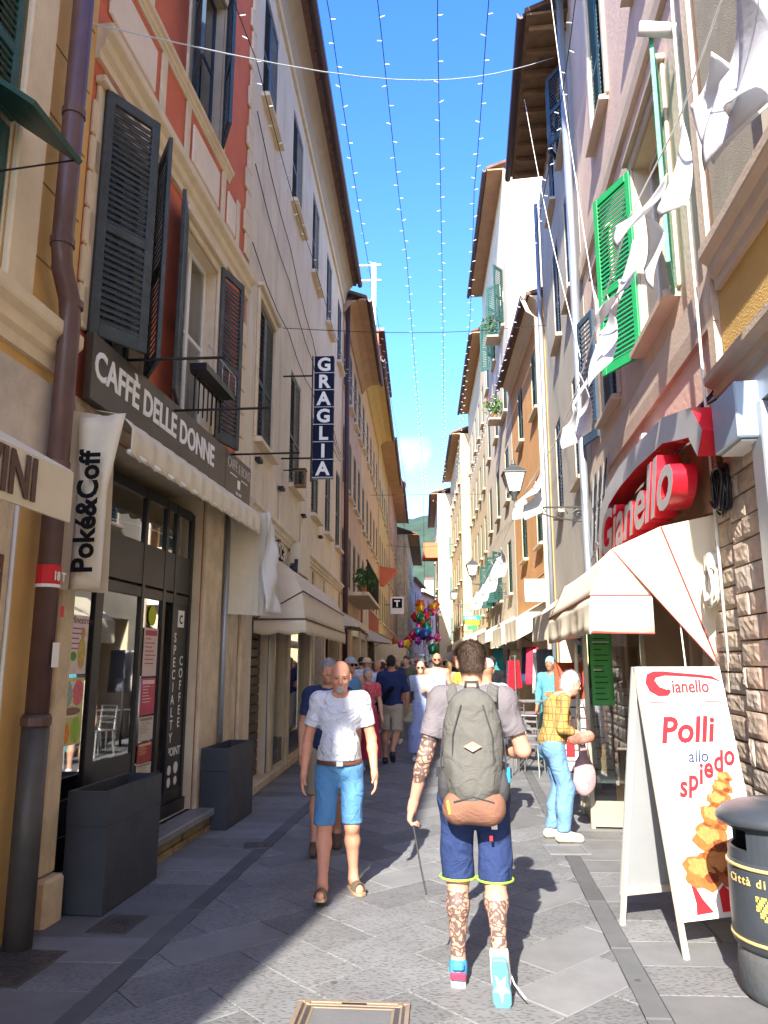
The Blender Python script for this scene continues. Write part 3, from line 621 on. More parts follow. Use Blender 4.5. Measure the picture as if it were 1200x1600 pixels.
pleats(8.55, 8.95, 2.18, 3.38, 7, .5)
b = MB(-1)
def pan(u, v_):
    z = 3.30 + (2.12 - 3.30) * v_; w = .20 + .10 * max(0, 1 - v_ * 2.2); o = .13 + u * w + .02 * v_
    return (4.95 + .03 * math.sin(u * 5 + v_ * 3) + .10 * (1 - v_) * u, o, z + .04 * u * (1 - v_))
b.grid(pan, 8, 16); b.obj('lettered_panel', m_canvas, ca, smooth=True, solid=.004)
rb = (Vector((0, 0, 1)), Vector((0, 1, 0)), Vector((-1, 0, 0)))
text('lettering', 'Poké&Coff', .20, m_text_k, ca, rb, (4.895, -.325, 2.22), extrude=.002, bold=.006, sx=.93, spacing=1.0)
b = MB(-1)
def pan2(u, v_):
    z = 3.38 + (2.2 - 3.38) * v_; s = 8.75 + .35 * u * (.5 + .5 * v_); o = .44 + .03 * math.sin(v_ * 8 + u * 5) + .10 * u * v_ + .035 * abs(math.sin(v_ * 12)) * u
    return (s, o, z)
b.grid(pan2, 8, 24); b.obj('hanging_panel', mat('whitish_canvas', (.62, .60, .56), bump=0, var=.05), ca, smooth=True, solid=.004)
# iron rods of old flag holders
for s, z, L_ in ((5.6, 3.98, .9), (6.6, 3.9, 1.0), (8.3, 3.95, .9)):
    LB.pipe(0, 0, 0, pts=[(s, .02, z), (s + .08, L_, z + .02)], r=.012, m=m_iron, name='iron_rod', n=5)

# ---------------------------------------------------------------- left: long beige house
tw = [(9.5, 10.55), (12.02, 13.15), (14.5, 15.5), (16.9, 17.9), (19.3, 20.25)]; fw = [(9.72, 10.84), (12.38, 13.44), (14.98, 16.02), (17.2, 18.2), (19.35, 20.35)]
LC = Facade('beige_house', 'long beige plastered house with dark shutters behind the vertical lettered sign', 'L', -2.2, 0, 9.07, 20.6, 11.9, m_beige,
            holes=[(a, c, 9.58, 11.4) for a, c in tw] + [(a, c, 4.58, 6.6) for a, c in fw] + [(9.95, 11.0, .02, 2.9, 1.0), (11.5, 12.5, .15, 2.9, 1.0), (12.8, 15.2, .15, 2.9, 1.0), (15.8, 17.0, .02, 2.7, .6), (17.4, 20.2, .15, 2.9, 1.0)])
m_cove = mat('tan_cove_plaster', (.42, .34, .24), var=.1, bump=.1)
LC.eaves(.42, 12.45, cove=(.36, .60), cove_m=m_cove, soffit_m=m_tile)
LC.prism('cove_moulding', m_cream, [(0, 11.82), (.05, 11.82), (.07, 11.88), (.05, 11.93), (0, 11.93)])
for k in range(34):
    s = 9.1 + k * .34; LC.box('rafter', m_tile, s, s + .09, .365, .41, 12.36, 12.415)
for (a, c) in tw: window(LC, a, c, 9.58, 11.4, m_shblue, 'closed')
for (a, c) in fw: window(LC, a, c, 4.58, 6.6, m_shgrey, 'closed')
for (a, c) in fw[:1]: LC.surround(a, c, 4.58, 6.6, w=.1)
LC.cornice(3.5, 3.68, .12, 9.4, 20.6, m=m_beige)
for a, c in ((9.5, 11.2), (11.5, 13.3), (13.6, 15.5)): LC.box('wall_panel', m_beige, a, c, .001, .03, 3.72, 4.3, bevel=.008)
for s in (9.3, 11.2, 12.6, 15.45, 17.2, 20.4): LC.box('pier', m_pilaster, s - .12, s + .12, .001, .045, .0, 3.45, bevel=.01)
for s in (9.65, 11.35, 13.6, 16.0): LC.box('iron_bracket', m_iron, s, s + .2, .02, .1, 4.25, 4.3)
LC.box('doorstep', m_pilaster, 9.3, 15.3, -.9, .10, .03, .14, bevel=.01)
# shops under the awning: dark slatted shutter, steel-framed vitrines
for k in range(22): LC.box('metal_slat', mat('brown_roller_slats', (.09, .065, .05), metal=.4, rough=.5, var=.2), 9.96, 10.99, -.14, -.10, .1 + k * .125, .1 + k * .125 + .108, bevel=.01)
for s in (11.05, 11.42, 12.55, 12.75, 15.25): LC.box('steel_upright', m_steel, s, s + .05, -.06, .03, .16, 2.95, bevel=.004)
for a, c in ((11.5, 12.5), (12.8, 15.2), (17.4, 20.2)):
    LC.box('shop_window', m_glass, a, c, -.12, -.11, .5, 2.85); LC.box('kick_panel', mat('dark_marble', (.05, .045, .04), rough=.2, var=.5, scale=8, bump=0), a, c, -.12, -.03, .15, .5)
LC.box('notice', m_text_w, 11.08, 11.38, .012, .018, 1.5, 1.62); LC.box('shop_pier', m_black, 11.04, 11.44, -.02, .01, .15, 2.95)
# awning of that shop
ha = thing('hooded_awning', 'grey cream hooded shop awning with scalloped valance and thin dark ribs on the beige house', 'awning', (-2.2, 0, 0), math.pi / 2)
prof = [(0.02, 3.05), (.28, 3.0), (.50, 2.84), (.64, 2.55), (.69, 2.2)]
A0, A1 = 9.95, 15.2
b = MB(-1)
def hood(u, v_):
    i = min(3, int(v_ * 4)); f = v_ * 4 - i; o = prof[i][0] + (prof[i + 1][0] - prof[i][0]) * f; z = prof[i][1] + (prof[i + 1][1] - prof[i][1]) * f
    return (A0 + (A1 - A0) * u, o, z - .012 * math.sin(u * math.pi * 6) ** 2)
b.grid(hood, 36, 16); b.obj('hood', m_canvas2, ha, smooth=True, solid=.006)
for s in (A0, A1):
    b = MB(-1); vs = [(s, .01, 2.2)] + [(s, o, z) for o, z in prof]; b.add(vs, [(0, i, i + 1) for i in range(1, 5)]); b.obj('side_cheek', m_canvas2, ha, solid=.006)
def val(path, name):
    b = MB(-1); n = len(path)
    def fn(u, v_):
        x = u * (n - 1); i = min(n - 2, int(x)); f = x - i; p, q = path[i], path[i + 1]; s = p[0] + (q[0] - p[0]) * f; o = p[1] + (q[1] - p[1]) * f
        L = math.hypot(path[-1][0] - path[0][0], path[-1][1] - path[0][1]); sc = .03 * abs(math.sin(u * L / .16 * math.pi / 2))
        return (s, o + .012 * math.sin(u * L * 9) * v_, 2.2 - (.17 + sc) * v_)
    b.grid(fn, 90, 3); b.obj(name, m_canvas2, ha, smooth=True, solid=.005)
val([(A0, .02), (A0, .70)], 'side_valance'); val([(A0, .70), (A1, .70)], 'front_valance')
for ang in (0, 1, 2):
    pts = [[(A0 - .01, .02, 2.2), (A0 - .01, .28, 3.0), ], [(A0 - .01, .02, 2.2), (A0 - .01, .66, 2.56), (A1, .66, 2.56)], [(A0 - .012, .02, 2.2), (A0 - .012, .705, 2.2), (A1, .705, 2.2)]][ang]
    b = MB(-1); b.tube(pts, .011, 5); b.obj('rib', mat('brown_piping', (.10, .06, .05), var=0, bump=0), ha)
# cut-out lettering boards over the awning
for s0_, word in ((10.25, 'antica'), (12.35, 'pelletteria')):
    sb = thing('script_sign', ('dark arched sign plate with cream raised script, nearer of the two above the hooded awning' if s0_ < 11 else 'dark sign plate with cream raised script, farther of the two above the hooded awning'), 'sign', (-2.2, 0, 0), math.pi / 2)
    b = MB(-1); w = 1.5; b.plate([(s0_, 3.05)] + [(s0_ + w * (.5 - .5 * math.cos(t * math.pi / 8)), 3.1 + .28 * math.sin(t * math.pi / 8)) for t in range(9)] + [(s0_ + w, 3.05)], .05, .12); b.obj('plate', m_black, sb)
    text('lettering', word[:6], .42, mat('cream_letter', (.6, .52, .40), var=0, bump=0), sb, B_LEFT, (s0_ + .02, -.15, 3.12), extrude=.03, bold=.004, sx=.95, shear=.2, side=m_black)
LC.box('cream_shade_board', m_canvas, 12.5, 13.6, .03, .2, 3.1, 3.6)
# vertical letter-box sign
vs_ = thing('vertical_sign', 'tall vertical sign of dark blue letter boxes bracketed off the beige house', 'sign', (-1.53, 11.65, 4.45))
def boxsign():
    m_navy = mat('navy_sign_face', (.006, .010, .035), rough=.7, var=.1, bump=0, spec=.15); H_ = .279
    for k, ch in enumerate('GRAGLIA'):
        z1 = 2.04 - k * (H_ + .008); b = MB(); b.box((-.155, -.06, z1 - H_), (.155, .06, z1)); o = b.obj('letter_box', m_navy, vs_, bevel=.004)
        b = MB(); b.box((-.165, -.065, z1 - H_ - .009), (.165, .065, z1 - H_ + .001)); b.obj('trim', m_galv, o)
        text('lettering', ch, .30, m_text_w, vs_, B_FRONT, (0, -.062, z1 - H_ + .035), extrude=.004, bold=.010, align='CENTER', sx=1.0)
    b = MB(); b.box((-.20, -.03, -.02), (-.185, .03, 2.06)); b.obj('side_rail', m_iron, vs_)
    for z in (1.73, .36):
        b = MB(); b.tube([(-.19, 0, z), (-.67, 0, z)], .014, 6); b.obj('bracket', m_iron, vs_)
boxsign()
bs = thing('bracket_lantern', 'small rusty brown box lantern beside the foot of the vertical sign', 'lantern', (-1.93, 11.9, 4.55)); b = MB()
b.box((-.09, -.09, -.15), (.09, .09, .12)); b.obj('body', m_wood, bs, bevel=.01); b = MB(); b.box((-.075, -.095, -.12), (.075, -.0905, .09)); b.obj('pane', m_glassdark, bs); b = MB(); b.box((-.1, -.1, .12), (.1, .1, .14)); b.box((-.28, -.01, .125), (-.1, .01, .14)); b.obj('cap', m_iron, bs)
# wires pinned along the beige wall
for k, (z0_, z1_) in enumerate(((9.0, 7.2), (8.2, 7.1), (7.05, 7.0))):
    b = MB(-1); pts = [(9.1 + 11 * t / 12, .03, z0_ + (z1_ - z0_) * t / 12 - .12 * math.sin(math.pi * (t % 3) / 3)) for t in range(13)]; b.tube(pts, .008, 4); b.obj('wall_cable', m_iron, LC.root)
# ================================================================== far left houses
def rows(s0, s1, n, zs, w=1.0):
    st = (s1 - s0) / n; return [(s0 + st * (k + .5) - w / 2, s0 + st * (k + .5) + w / 2, a, c) for a, c in zs for k in range(n)]
def simple_house(name, label, side, x0, slope, s0, s1, h, m, n, zs, shut, out=.55, soffit=None, cove=None, style='far', w=1.0, shop=True, group=None, y0=0.0, kinds=('closed',), sillm=None, awn=None, rafters=0, band=None, rise=1.4, depth=7.0):
    ws = rows(s0, s1, n, zs, w); hs = list(ws); shops = []
    if shop:
        k = max(1, int((s1 - s0) / 3)); st = (s1 - s0) / k
        shops = [(s0 + st * i + .35, s0 + st * (i + 1) - .35, .1, 2.75, .5) for i in range(k)]
    F = Facade(name, label, side, x0, slope, s0, s1, h, m, holes=hs + shops, group=group, y0=y0, depth=depth)
    F.eaves(out, h + .02, soffit_m=soffit, cove=cove, cove_m=soffit, rafters=rafters, rise=rise)
    for a, c, d, e in ws:
        k = rnd.choice(kinds); window(F, a, c, d, e, shut, k, style, sillm=sillm)
    for a, c, d, e, r in shops:
        F.box('shop_window', m_glass, a, c, -.16, -.15, d, e); F.box('shop_frame', rnd.choice([m_wood, m_black, m_steel]), a, c, -.14, -.04, e - .25, e - .02)
        F.box('display', rnd.choice([m_canvas, m_white, m_terra, m_gold]), a + .3, c - .3, -.45, -.3, d + .1, d + rnd.uniform(.8, 1.6))
    if band: F.cornice(3.05, 3.2, .1, m=band)
    return F
m_brownpink = mat('brown_pink_plaster', (.54, .37, .26), var=.15, scale=1.5, bump=.2, stain=.4, stain_col=(.28, .19, .14), streak=.3)
m_orange = mat('orange_plaster', (.62, .33, .13), var=.12, scale=1.5, bump=.2, stain=.4, stain_col=(.38, .19, .09), streak=.3)
m_orsoff = mat('orange_soffit', (.42, .26, .15), var=.15, bump=.1, stain=.3, stain_col=(.3, .13, .06))
m_yelsoff = mat('yellow_soffit', (.56, .40, .17), var=.1, bump=.1)
m_yellow = mat('pale_yellow_plaster', (.62, .47, .25), var=.1, scale=1.5, bump=.2, stain=.3, stain_col=(.5, .36, .2))
m_paleyel = mat('cream_yellow_plaster', (.62, .50, .31), var=.08, scale=1.5, bump=.2, stain=.25, stain_col=(.55, .44, .28))
m_white2 = mat('cream_white_plaster', (.62, .54, .41), var=.10, scale=1.2, bump=.2, stain=.25, stain_col=(.56, .48, .36))
m_rose = mat('rose_plaster', (.52, .23, .20), var=.12, scale=1.2, bump=.2, stain=.3, stain_col=(.42, .24, .20))
m_mauve = mat('mauve_plaster', (.42, .27, .29), var=.12, scale=1.2, bump=.2)
m_redstone = mat('red_shop_facing', (.36, .07, .03), var=.12, scale=2, bump=.1)
Z4 = [(3.9, 5.6), (6.5, 8.3), (9.2, 11.0)]
LD = simple_house('brown_pink_house', 'brown pink house with an orange soffit and a planted balcony, next after the beige house', 'L', -2.2, 0, 20.62, 27.6, 12.0, m_brownpink, 4, [(3.75, 5.4), (6.6, 8.4), (9.5, 11.3)], m_shgrey, out=.70, soffit=m_orsoff, cove=(.55, .4), style='mid')
LD.pipe(20.72, .1, 12.2, o=.14, r=.07, m=m_gutter)
LD.part('balcony_floor', m_pilaster, lambda b: b.box((21.0, .0, 3.45), (26.8, .75, 3.55)))
for k in range(30): LD.pipe(0, 0, 0, pts=[(21.05 + k * .195, .7, 3.55), (21.05 + k * .195, .7, 4.4)], r=.009, m=m_iron, name='balcony_bar', n=4)
LD.box('balcony_rail', m_iron, 21.0, 26.8, .68, .72, 4.4, 4.44)
def leaves(name, label, cat, c, rad, n, size, col, parent=None, group=None, squash=(1, 1, 1), m=None):
    b = MB()
    for k in range(n):
        v_ = Vector((rnd.gauss(0, 1), rnd.gauss(0, 1), rnd.gauss(0, 1))).normalized() * rad * rnd.uniform(.35, 1.0)
        p = Vector((v_.x * squash[0], v_.y * squash[1], v_.z * squash[2])); a = Vector((rnd.gauss(0, 1), rnd.gauss(0, 1), rnd.gauss(0, 1))).normalized(); c_ = a.orthogonal().normalized(); d = a.cross(c_); s = size * rnd.uniform(.6, 1.3)
        b.add([tuple(p - c_ * s), tuple(p + d * s * .45), tuple(p + c_ * s), tuple(p - d * s * .45)], [(0, 1, 2, 3)])
    o = b.obj(name, m or mat('leaf_green', (.05, .13, .02), var=.4, scale=20, bump=0, rough=.6), parent, loc=c, recalc=False)
    if parent is None: tag(o, label, cat, group)
    return o
m_pot = mat('terracotta_pot', (.38, .16, .08), var=.2, bump=.1)
def potted(loc, r, label, flowers=None, n=220):
    t = thing('potted_plant', label, 'plant', loc)
    b = MB(); b.lathe([(.0, 0), (.09, 0), (.13, .2), (.14, .22), (.12, .22), (.0, .2)], n=14); b.obj('pot', m_pot, t, smooth=False)
    leaves('foliage', None, None, (0, 0, .22 + r * .7), r, n, .07, None, t)['kind'] = 'stuff'
    if flowers: leaves('flowers', None, None, (0, 0, .26 + r * .8), r * 1.05, 40, .045, None, t, m=mat('pink_petals', (.6, .06, .12), var=.2, bump=0))['kind'] = 'stuff'
    return t
potted((-1.65, 21.7, 3.56), .34, 'leafy green plant on the near end of the brown pink house balcony')
potted((-1.62, 22.9, 3.56), .28, 'smaller green plant, second along the brown pink house balcony')
LE = simple_house('orange_house', 'tall orange house with yellow soffit and many windows on the shaded left side', 'L', -2.2, 0, 27.62, 38.5, 13.0, mat('pale_orange_plaster', (.64, .44, .27), var=.14, scale=1.5, bump=.2, stain=.4, stain_col=(.42, .27, .16), streak=.3), 5, [(3.8, 5.4), (6.5, 8.2), (9.7, 11.5)], m_shgrey, out=.75, soffit=m_yelsoff, cove=(.6, .45), style='mid')
LE.box('red_facing', m_redstone, 27.7, 38.4, .001, .05, 2.75, 3.85)
LE.part('stone_facing', m_cream, lambda b: (b.box((28.0, .051, 2.75), (29.2, .08, 3.7)), b.box((29.5, .051, 2.75), (30.7, .08, 3.7))))
LE.box('terrace_wall', m_terra, 30.0, 38.0, -1.0, .5, 13.4, 15.2); LE.box('terrace_coping', m_gutter, 29.9, 38.1, -1.1, .75, 15.2, 15.35)
LF = simple_house('brown_house', 'narrow tan house behind the orange one, lower dark roof edge', 'L', -2.15, 0, 38.55, 50.0, 13.2, m_yellow, 5, [(3.7, 5.4), (6.6, 8.2), (9.6, 11.2)], m_shgreen, out=.8, soffit=m_orsoff)
LG = simple_house('plain_tan_house', 'plain tan house with a jutting red gutter hopper, mid street on the left', 'L', -2.1, 0, 50.05, 66.0, 13.6, m_brownpink, 6, [(3.7, 5.4), (6.6, 8.2), (9.6, 11.2)], m_shgreen, out=.9, soffit=m_orsoff)
LH = simple_house('grey_tan_house', 'grey tan house with green shutters far down the left side', 'L', -2.0, .012, 66.05, 88.0, 12.6, m_pilaster, 7, [(3.7, 5.4), (6.4, 8.0), (9.2, 10.8)], m_shgreen, out=.9, soffit=m_wood)
LI = simple_house('mauve_house', 'mauve grey house at the far bend of the street', 'L', -1.2, .09, 0, 13.0, 11.2, m_mauve, 4, [(3.5, 5.2), (6.0, 7.6), (8.6, 10.0)], m_shgrey, out=.6, soffit=m_wood, y0=88.5, rise=.7)
LJ = simple_house('rose_house', 'rose pink house with grey shutters closing the far end of the street', 'L', -2.67, .20, 13.2, 26.0, 10.6, m_rose, 4, [(3.5, 5.2), (6.0, 7.6), (8.6, 10.0)], m_shgrey, out=.6, soffit=m_wood, y0=88.5, rise=.7)
rh = thing('gutter_hopper', 'rust red metal hood jutting from the orange house above the shops', 'hood', (-2.2, 39.0, 5.6), math.pi / 2)
b = MB(-1); b.prism([(0, 0), (0, .9), (.9, .75), (.9, .6), (.2, -.1)], 0, 1.1); b.obj('hood', m_terra, rh)
# roof mast behind the eaves on the left
mast = thing('roof_mast', 'white steel roof mast with crossbars rising behind the left eaves', 'mast', (-1.9, 30.0, 13.2)); b = MB(); b.box((-.09, -.09, 0), (.09, .09, 5.1)); b.obj('post', m_white, mast)
for z, w in ((5.0, 1.3), (4.3, 1.3)): b = MB(); b.box((-w, -.05, z), (.3, .05, z + .06)); b.obj('crossbar', m_white, mast)
chim = thing('chimney', 'small white chimney on the left roofs further down the street', 'chimney', (-1.9, 58.0, 13.6)); b = MB(); b.box((-.6, -.6, 0), (.6, .6, 1.5)); b.obj('stack', m_white, chim); b = MB(); b.box((-.75, -.75, 1.5), (.75, .75, 1.65)); b.obj('cap', m_tile, chim)

# ================================================================== right side
SR = .06
# nearest house on the right: stone pier, golden plaster above a ledge
RF = Facade('golden_house', 'golden plastered house over a rough stone pier at the right edge', 'R', 1.9, SR, -9.0, 5.42, 11.0, m_gold, holes=[(1.5, 4.55, .6, 3.25, .8)])
RF.cornice(3.45, 3.68, .16, -9, 5.42, m=m_pinktrim); RF.cornice(4.34, 4.66, .14, -9, 5.36, m=m_pinktrim)
RF.box('roughcast_panel', m_roughcast, -9, 5.3, .001, .03, 4.67, 7.4); RF.box('window_surround', mat('bright_cream_trim', (.68, .60, .45), var=.06, bump=.05), 4.05, 4.22, .031, .07, 4.67, 7.4)
RF.box('shop_frame', m_galv, 1.5, 4.72, .0, .10, 3.22, 3.4); RF.box('shop_frame', m_galv, 4.55, 4.74, .0, .12, .5, 3.22, bevel=.01); RF.box('shop_window', m_glass, 1.5, 4.55, -.05, -.04, .6, 3.22)
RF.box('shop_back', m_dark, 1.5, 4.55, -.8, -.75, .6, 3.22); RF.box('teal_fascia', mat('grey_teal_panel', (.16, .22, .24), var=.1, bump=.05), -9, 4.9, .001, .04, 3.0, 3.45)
lb = thing('light_box', 'blank grey blue projecting light box on the right edge above the stone pier', 'sign', (1.9, 0, 0), math.atan2(1, SR)); b = MB(1); b.box((4.6, .03, 3.0), (5.05, .24, 3.36)); b.obj('case', mat('pale_blue_box', (.30, .38, .50), rough=.4, var=.05, bump=0), lb, bevel=.01); b = MB(1); b.box((4.64, .05, 2.985), (5.02, .21, 2.995)); b.obj('rim', m_white, lb)
m_stone = [mat('rough_pier_stone_%s' % n_, c, var=.3, scale=7, bump=.5, bscale=16, rnd_obj=.10, stain=.25, stain_col=(.14, .11, .08)) for n_, c in (('tan', (.47, .38, .29)), ('brown', (.43, .34, .27)), ('grey', (.46, .39, .33)))]
stone_meshes = []
def pier_stones(F, s0, s1, z1, rowh, wmin, wmax, o0=.0, o1=.07):
    z = .02
    while z < z1 - .03:
        h = min(rowh * rnd.uniform(.85, 1.15), z1 - z); s = s0
        while s < s1 - .02:
            w = min(rnd.uniform(wmin, wmax), s1 - s)
            if s1 - (s + w) < .06: w = s1 - s
            b = F.mb(); g_ = .006; o = o1 + rnd.uniform(-.006, .006)
            # broken, uneven front face
            n, k = 7, 5; vs = []
            for j in range(k + 1):
                for i in range(n + 1):
                    e = i in (0, n) or j in (0, k)
                    vs.append((s + g_ + (w - 2 * g_) * i / n, (o - .007) if e else o + rnd.uniform(-.003, .004), z + g_ + (h - 2 * g_) * j / k))
            b.add(vs, [(j * (n + 1) + i, j * (n + 1) + i + 1, (j + 1) * (n + 1) + i + 1, (j + 1) * (n + 1) + i) for j in range(k) for i in range(n)])
            b.add([(s + g_, o0, z + g_), (s + w - g_, o0, z + g_), (s + w - g_, o0, z + h - g_), (s + g_, o0, z + h - g_), (s + g_, o - .007, z + g_), (s + w - g_, o - .007, z + g_), (s + w - g_, o - .007, z + h - g_), (s + g_, o - .007, z + h - g_)],
                  [(0, 1, 5, 4), (1, 2, 6, 5), (2, 3, 7, 6), (3, 0, 4, 7)])
            b.obj('stone', rnd.choice(m_stone), F.root); s += w
        z += h
pier_stones(RF, 4.76, 5.41, 3.4, .16, .26, .45)
# pink house
RG = Facade('pink_house', 'pink plastered house with bright green shutters above the red arched shop sign', 'R', 1.9, SR, 5.45, 11.35, 13.0, m_pink,
            holes=[(6.42, 7.68, 4.86, 6.95, .22), (9.1, 10.2, 4.86, 6.9), (8.75, 9.75, 8.72, 11.2), (6.1, 7.2, 8.72, 11.2), (6.5, 9.7, .03, 2.45, 1.1)])
RG.eaves(.72, 13.02, soffit_m=m_wood, rafters=12)
pier_stones(RG, 5.46, 6.38, 3.3, .16, .26, .5, 0, .05)
glazing(RG, 6.42, 7.68, 4.86, 6.95, o=-.16, m=m_white)
leaf(RG, 6.40, .04, 4.82, .64, 2.16, 162, m_shmint, 'near', 'flaking mint green shutter leaf seen edge on'); leaf(RG, 7.70, .04, 4.80, .66, 2.16, 26, m_shbright, 'near', 'fresh bright green louvred shutter leaf')
RG.surround(6.42, 7.68, 4.86, 6.95, w=.14, m=m_pinktrim); RG.sill(6.42, 7.68, 4.86, .15, m_pinktrim)
window(RG, 9.1, 10.2, 4.86, 6.9, m_shblue, 'closed', 'mid', sillm=m_pinktrim); leaf(RG, 10.45, .04, 4.75, .55, 1.9, 14, m_shblue, 'mid'); RG.surround(9.1, 10.2, 4.86, 6.9, m=m_pinktrim)
window(RG, 8.75, 9.75, 8.72, 11.2, m_shgreen, 'closed', 'mid', sillm=m_pinktrim); RG.surround(8.75, 9.75, 8.72, 11.2, m=m_panel); window(RG, 6.1, 7.2, 8.72, 11.2, m_shgreen, 'closed', 'mid', sillm=m_pinktrim)
RG.prism('band', m_pinktrim, [(0, 7.55), (.05, 7.55), (.06, 7.7), (.05, 7.9), (0, 7.9)]); RG.prism('band', m_pinktrim, [(0, 4.15), (.04, 4.15), (.05, 4.3), (.04, 4.55), (0, 4.55)])
RG.box('corner_strip', m_pinktrim, 5.46, 5.6, .001, .04, 3.35, 12.9)
RG.box('junction_box', m_white, 5.75, 5.87, .05, .13, 2.1, 2.45, bevel=.01); RG.box('junction_box', m_white, 7.5, 7.62, .02, .14, 3.55, 3.9, bevel=.01)
b = RG.mb(); b.tube([(5.72, .06, 6.9), (5.72, .35, 6.95)], .06, 10); b.obj('vent_pipe', m_white, RG.root, smooth=True)
RG.pipe(0, 0, 0, pts=[(11.2, .16, 12.9), (11.2, .16, 3.0), (11.2, .16, .05)], r=.06, m=m_galv)
RG.pipe(0, 0, 0, pts=[(5.6, .1, 7.4), (5.62, .1, 5.2), (5.6, .1, 3.0), (5.58, .1, 1.65)], r=.012, m=m_white, name='cable', n=5)
# deep shop opening with stone back wall, under the awning
RG.box('shop_side_panel', m_wood, 6.45, 6.5, -1.1, -.02, .03, 2.45)
for k, s in enumerate((7.0, 7.6, 8.2)): RG.box('shop_post', m_pinktrim, s, s + .12, -.5, -.38, .03, 2.45)
RG.box('shop_back', m_redstone, 6.5, 9.7, -1.05, -1.0, .03, 2.45)
b = RG.mb(); b.box((5.5, .052, 3.3), (9.6, .06, 3.36)); b.obj('cable_tray', m_black, RG.root)
# coil of black cable and coil of white cable on the pier
def coil(name, label, c, r, rz_, n, m, w=.05, sq=1.0):
    b = MB(1); pts = []
    for k in range(n * 16):
        a = k / 16 * 2 * math.pi; rr = r * (1 + .12 * math.sin(k * .7)); pts.append((c[0] + rr * math.cos(a) * sq, c[1] + w * (k / (n * 16)) + .01 * math.sin(k), c[2] + rr * math.sin(a) * 1.35 - .02 * (k // 16 % 3)))
    b.tube(pts, rz_, 5); o = b.obj(name, m, None, smooth=True); o.location = (1.9, 0, 0); o.rotation_euler = (0, 0, math.atan2(1, SR)); return tag(o, label, 'cable')
coil('cable_coil', 'coil of black cable hung high on the stone pier by the red arch', (5.35, .09, 2.86), .115, .011, 8, m_black, .07)
coil('cable_coil', 'coil of whitish cable hung on the pier right of the shop awning', (5.72, .09, 2.22), .095, .010, 7, mat('grey_white_cable', (.55, .52, .45), var=.1, bump=0), .07)
for k in range(9):
    b = RG.mb(); z = 3.42 + .025 * k; pts = [(5.5 + 5.6 * t / 16, .06 + .02 * math.sin(t + k), z + .05 * math.sin(t * .9 + k * 1.3) + .25 * (t / 16)) for t in range(17)]; b.tube(pts, .009, 4); b.obj('wall_cable', m_black if k % 3 else m_galv, RG.root)
for k in range(7):
    b = RG.mb(); s = 9.7 + k * .22; b.tube([(s, .05, 4.3), (s + .1, .12, 3.7 - .1 * k), (s - .1, .09, 3.2), (s + .15, .06, 2.9)], .010, 4); b.obj('hanging_cable', m_black if k % 2 else m_galv, RG.root)
# grey cream house with blue shutters
RH = Facade('grey_cream_house', 'grey cream house with blue shutters beyond the metal downpipe', 'R', 1.9, SR, 11.4, 17.0, 12.6, m_greycream,
            holes=[(12.1, 13.05, 7.9, 9.95), (14.1, 15.0, 7.9, 9.95), (12.1, 13.05, 4.6, 6.5), (14.9, 15.75, 4.6, 6.5), (12.1, 13.05, 10.8, 12.2), (14.1, 15.0, 10.8, 12.2), (12.0, 14.0, .03, 2.6, .8), (14.5, 16.6, .03, 2.6, .8)])
RH.eaves(.72, 12.62, soffit_m=m_wood, rafters=9, ends=(0, -1.0))
for a, c, d, e, k in ((12.1, 13.05, 7.9, 9.95, 'closed'), (14.1, 15.0, 7.9, 9.95, 'closed'), (12.1, 13.05, 4.6, 6.5, 'closed'), (14.9, 15.75, 4.6, 6.5, 'closed'), (12.1, 13.05, 10.8, 12.2, 'ajar'), (14.1, 15.0, 10.8, 12.2, 'closed')): window(RH, a, c, d, e, m_shblue, k, 'mid', sillm=m_pinktrim)
RH.pipe(16.8, .1, 12.4, o=.1, r=.05, m=m_galv)
# low orange house
RI = Facade('low_orange_house', 'low bright orange house with green shutters and a dark projecting roof edge', 'R', 2.85, 0, 16.95, 23.2, 10.1, m_orange,
            holes=[(17.75, 18.8, 7.7, 9.3), (20.6, 21.6, 7.7, 9.3), (17.75, 18.8, 4.4, 6.1), (20.6, 21.6, 4.4, 6.1), (17.4, 19.6, .03, 2.6, .8), (20.2, 22.6, .03, 2.6, .8)])
RI.eaves(.32, 10.15, cove=(.25, .3), cove_m=m_panel, rise=1.2)
for a, c, d, e in ((17.75, 18.8, 7.7, 9.3), (20.6, 21.6, 7.7, 9.3), (17.75, 18.8, 4.4, 6.1), (20.6, 21.6, 4.4, 6.1)): window(RI, a, c, d, e, m_shgreen, 'closed', 'mid')
RI.pipe(0, 0, 0, pts=[(17.0, .42, 10.1), (17.0, .3, 9.8), (17.0, .12, 9.6), (17.0, .1, 6), (17.0, .1, .1)], r=.05, m=m_panel)
RJ = simple_house('tall_cream_house', 'tall cream house rising behind the low orange one with flower pots on its sills', 'R', 2.85, 0, 23.25, 32.4, 17.9, m_white2, 3, [(3.8, 5.5), (6.8, 8.6), (9.8, 11.6), (12.8, 14.8)], m_shgreen, out=.55, soffit=m_orsoff, style='mid', kinds=('closed', 'closed', 'perp'), rise=1.5)
RK = simple_house('pale_yellow_house', 'pale yellow house with rows of small windows on the sunlit right side', 'R', 2.85, 0, 32.45, 44.0, 16.2, m_paleyel, 5, [(3.8, 5.3), (6.4, 8.0), (9.2, 10.8), (12.2, 14.0)], m_shgreen, out=.5, soffit=m_orsoff, style='far', w=.8)
RL = simple_house('yellow_house', 'yellow house further along the sunlit right side', 'R', 2.8, -.01, 44.05, 56.5, 15.0, m_yellow, 5, [(3.8, 5.3), (6.4, 8.0), (9.2, 10.8), (12.2, 13.6)], m_shgreen, out=.5, soffit=m_orsoff, style='far', w=.8)
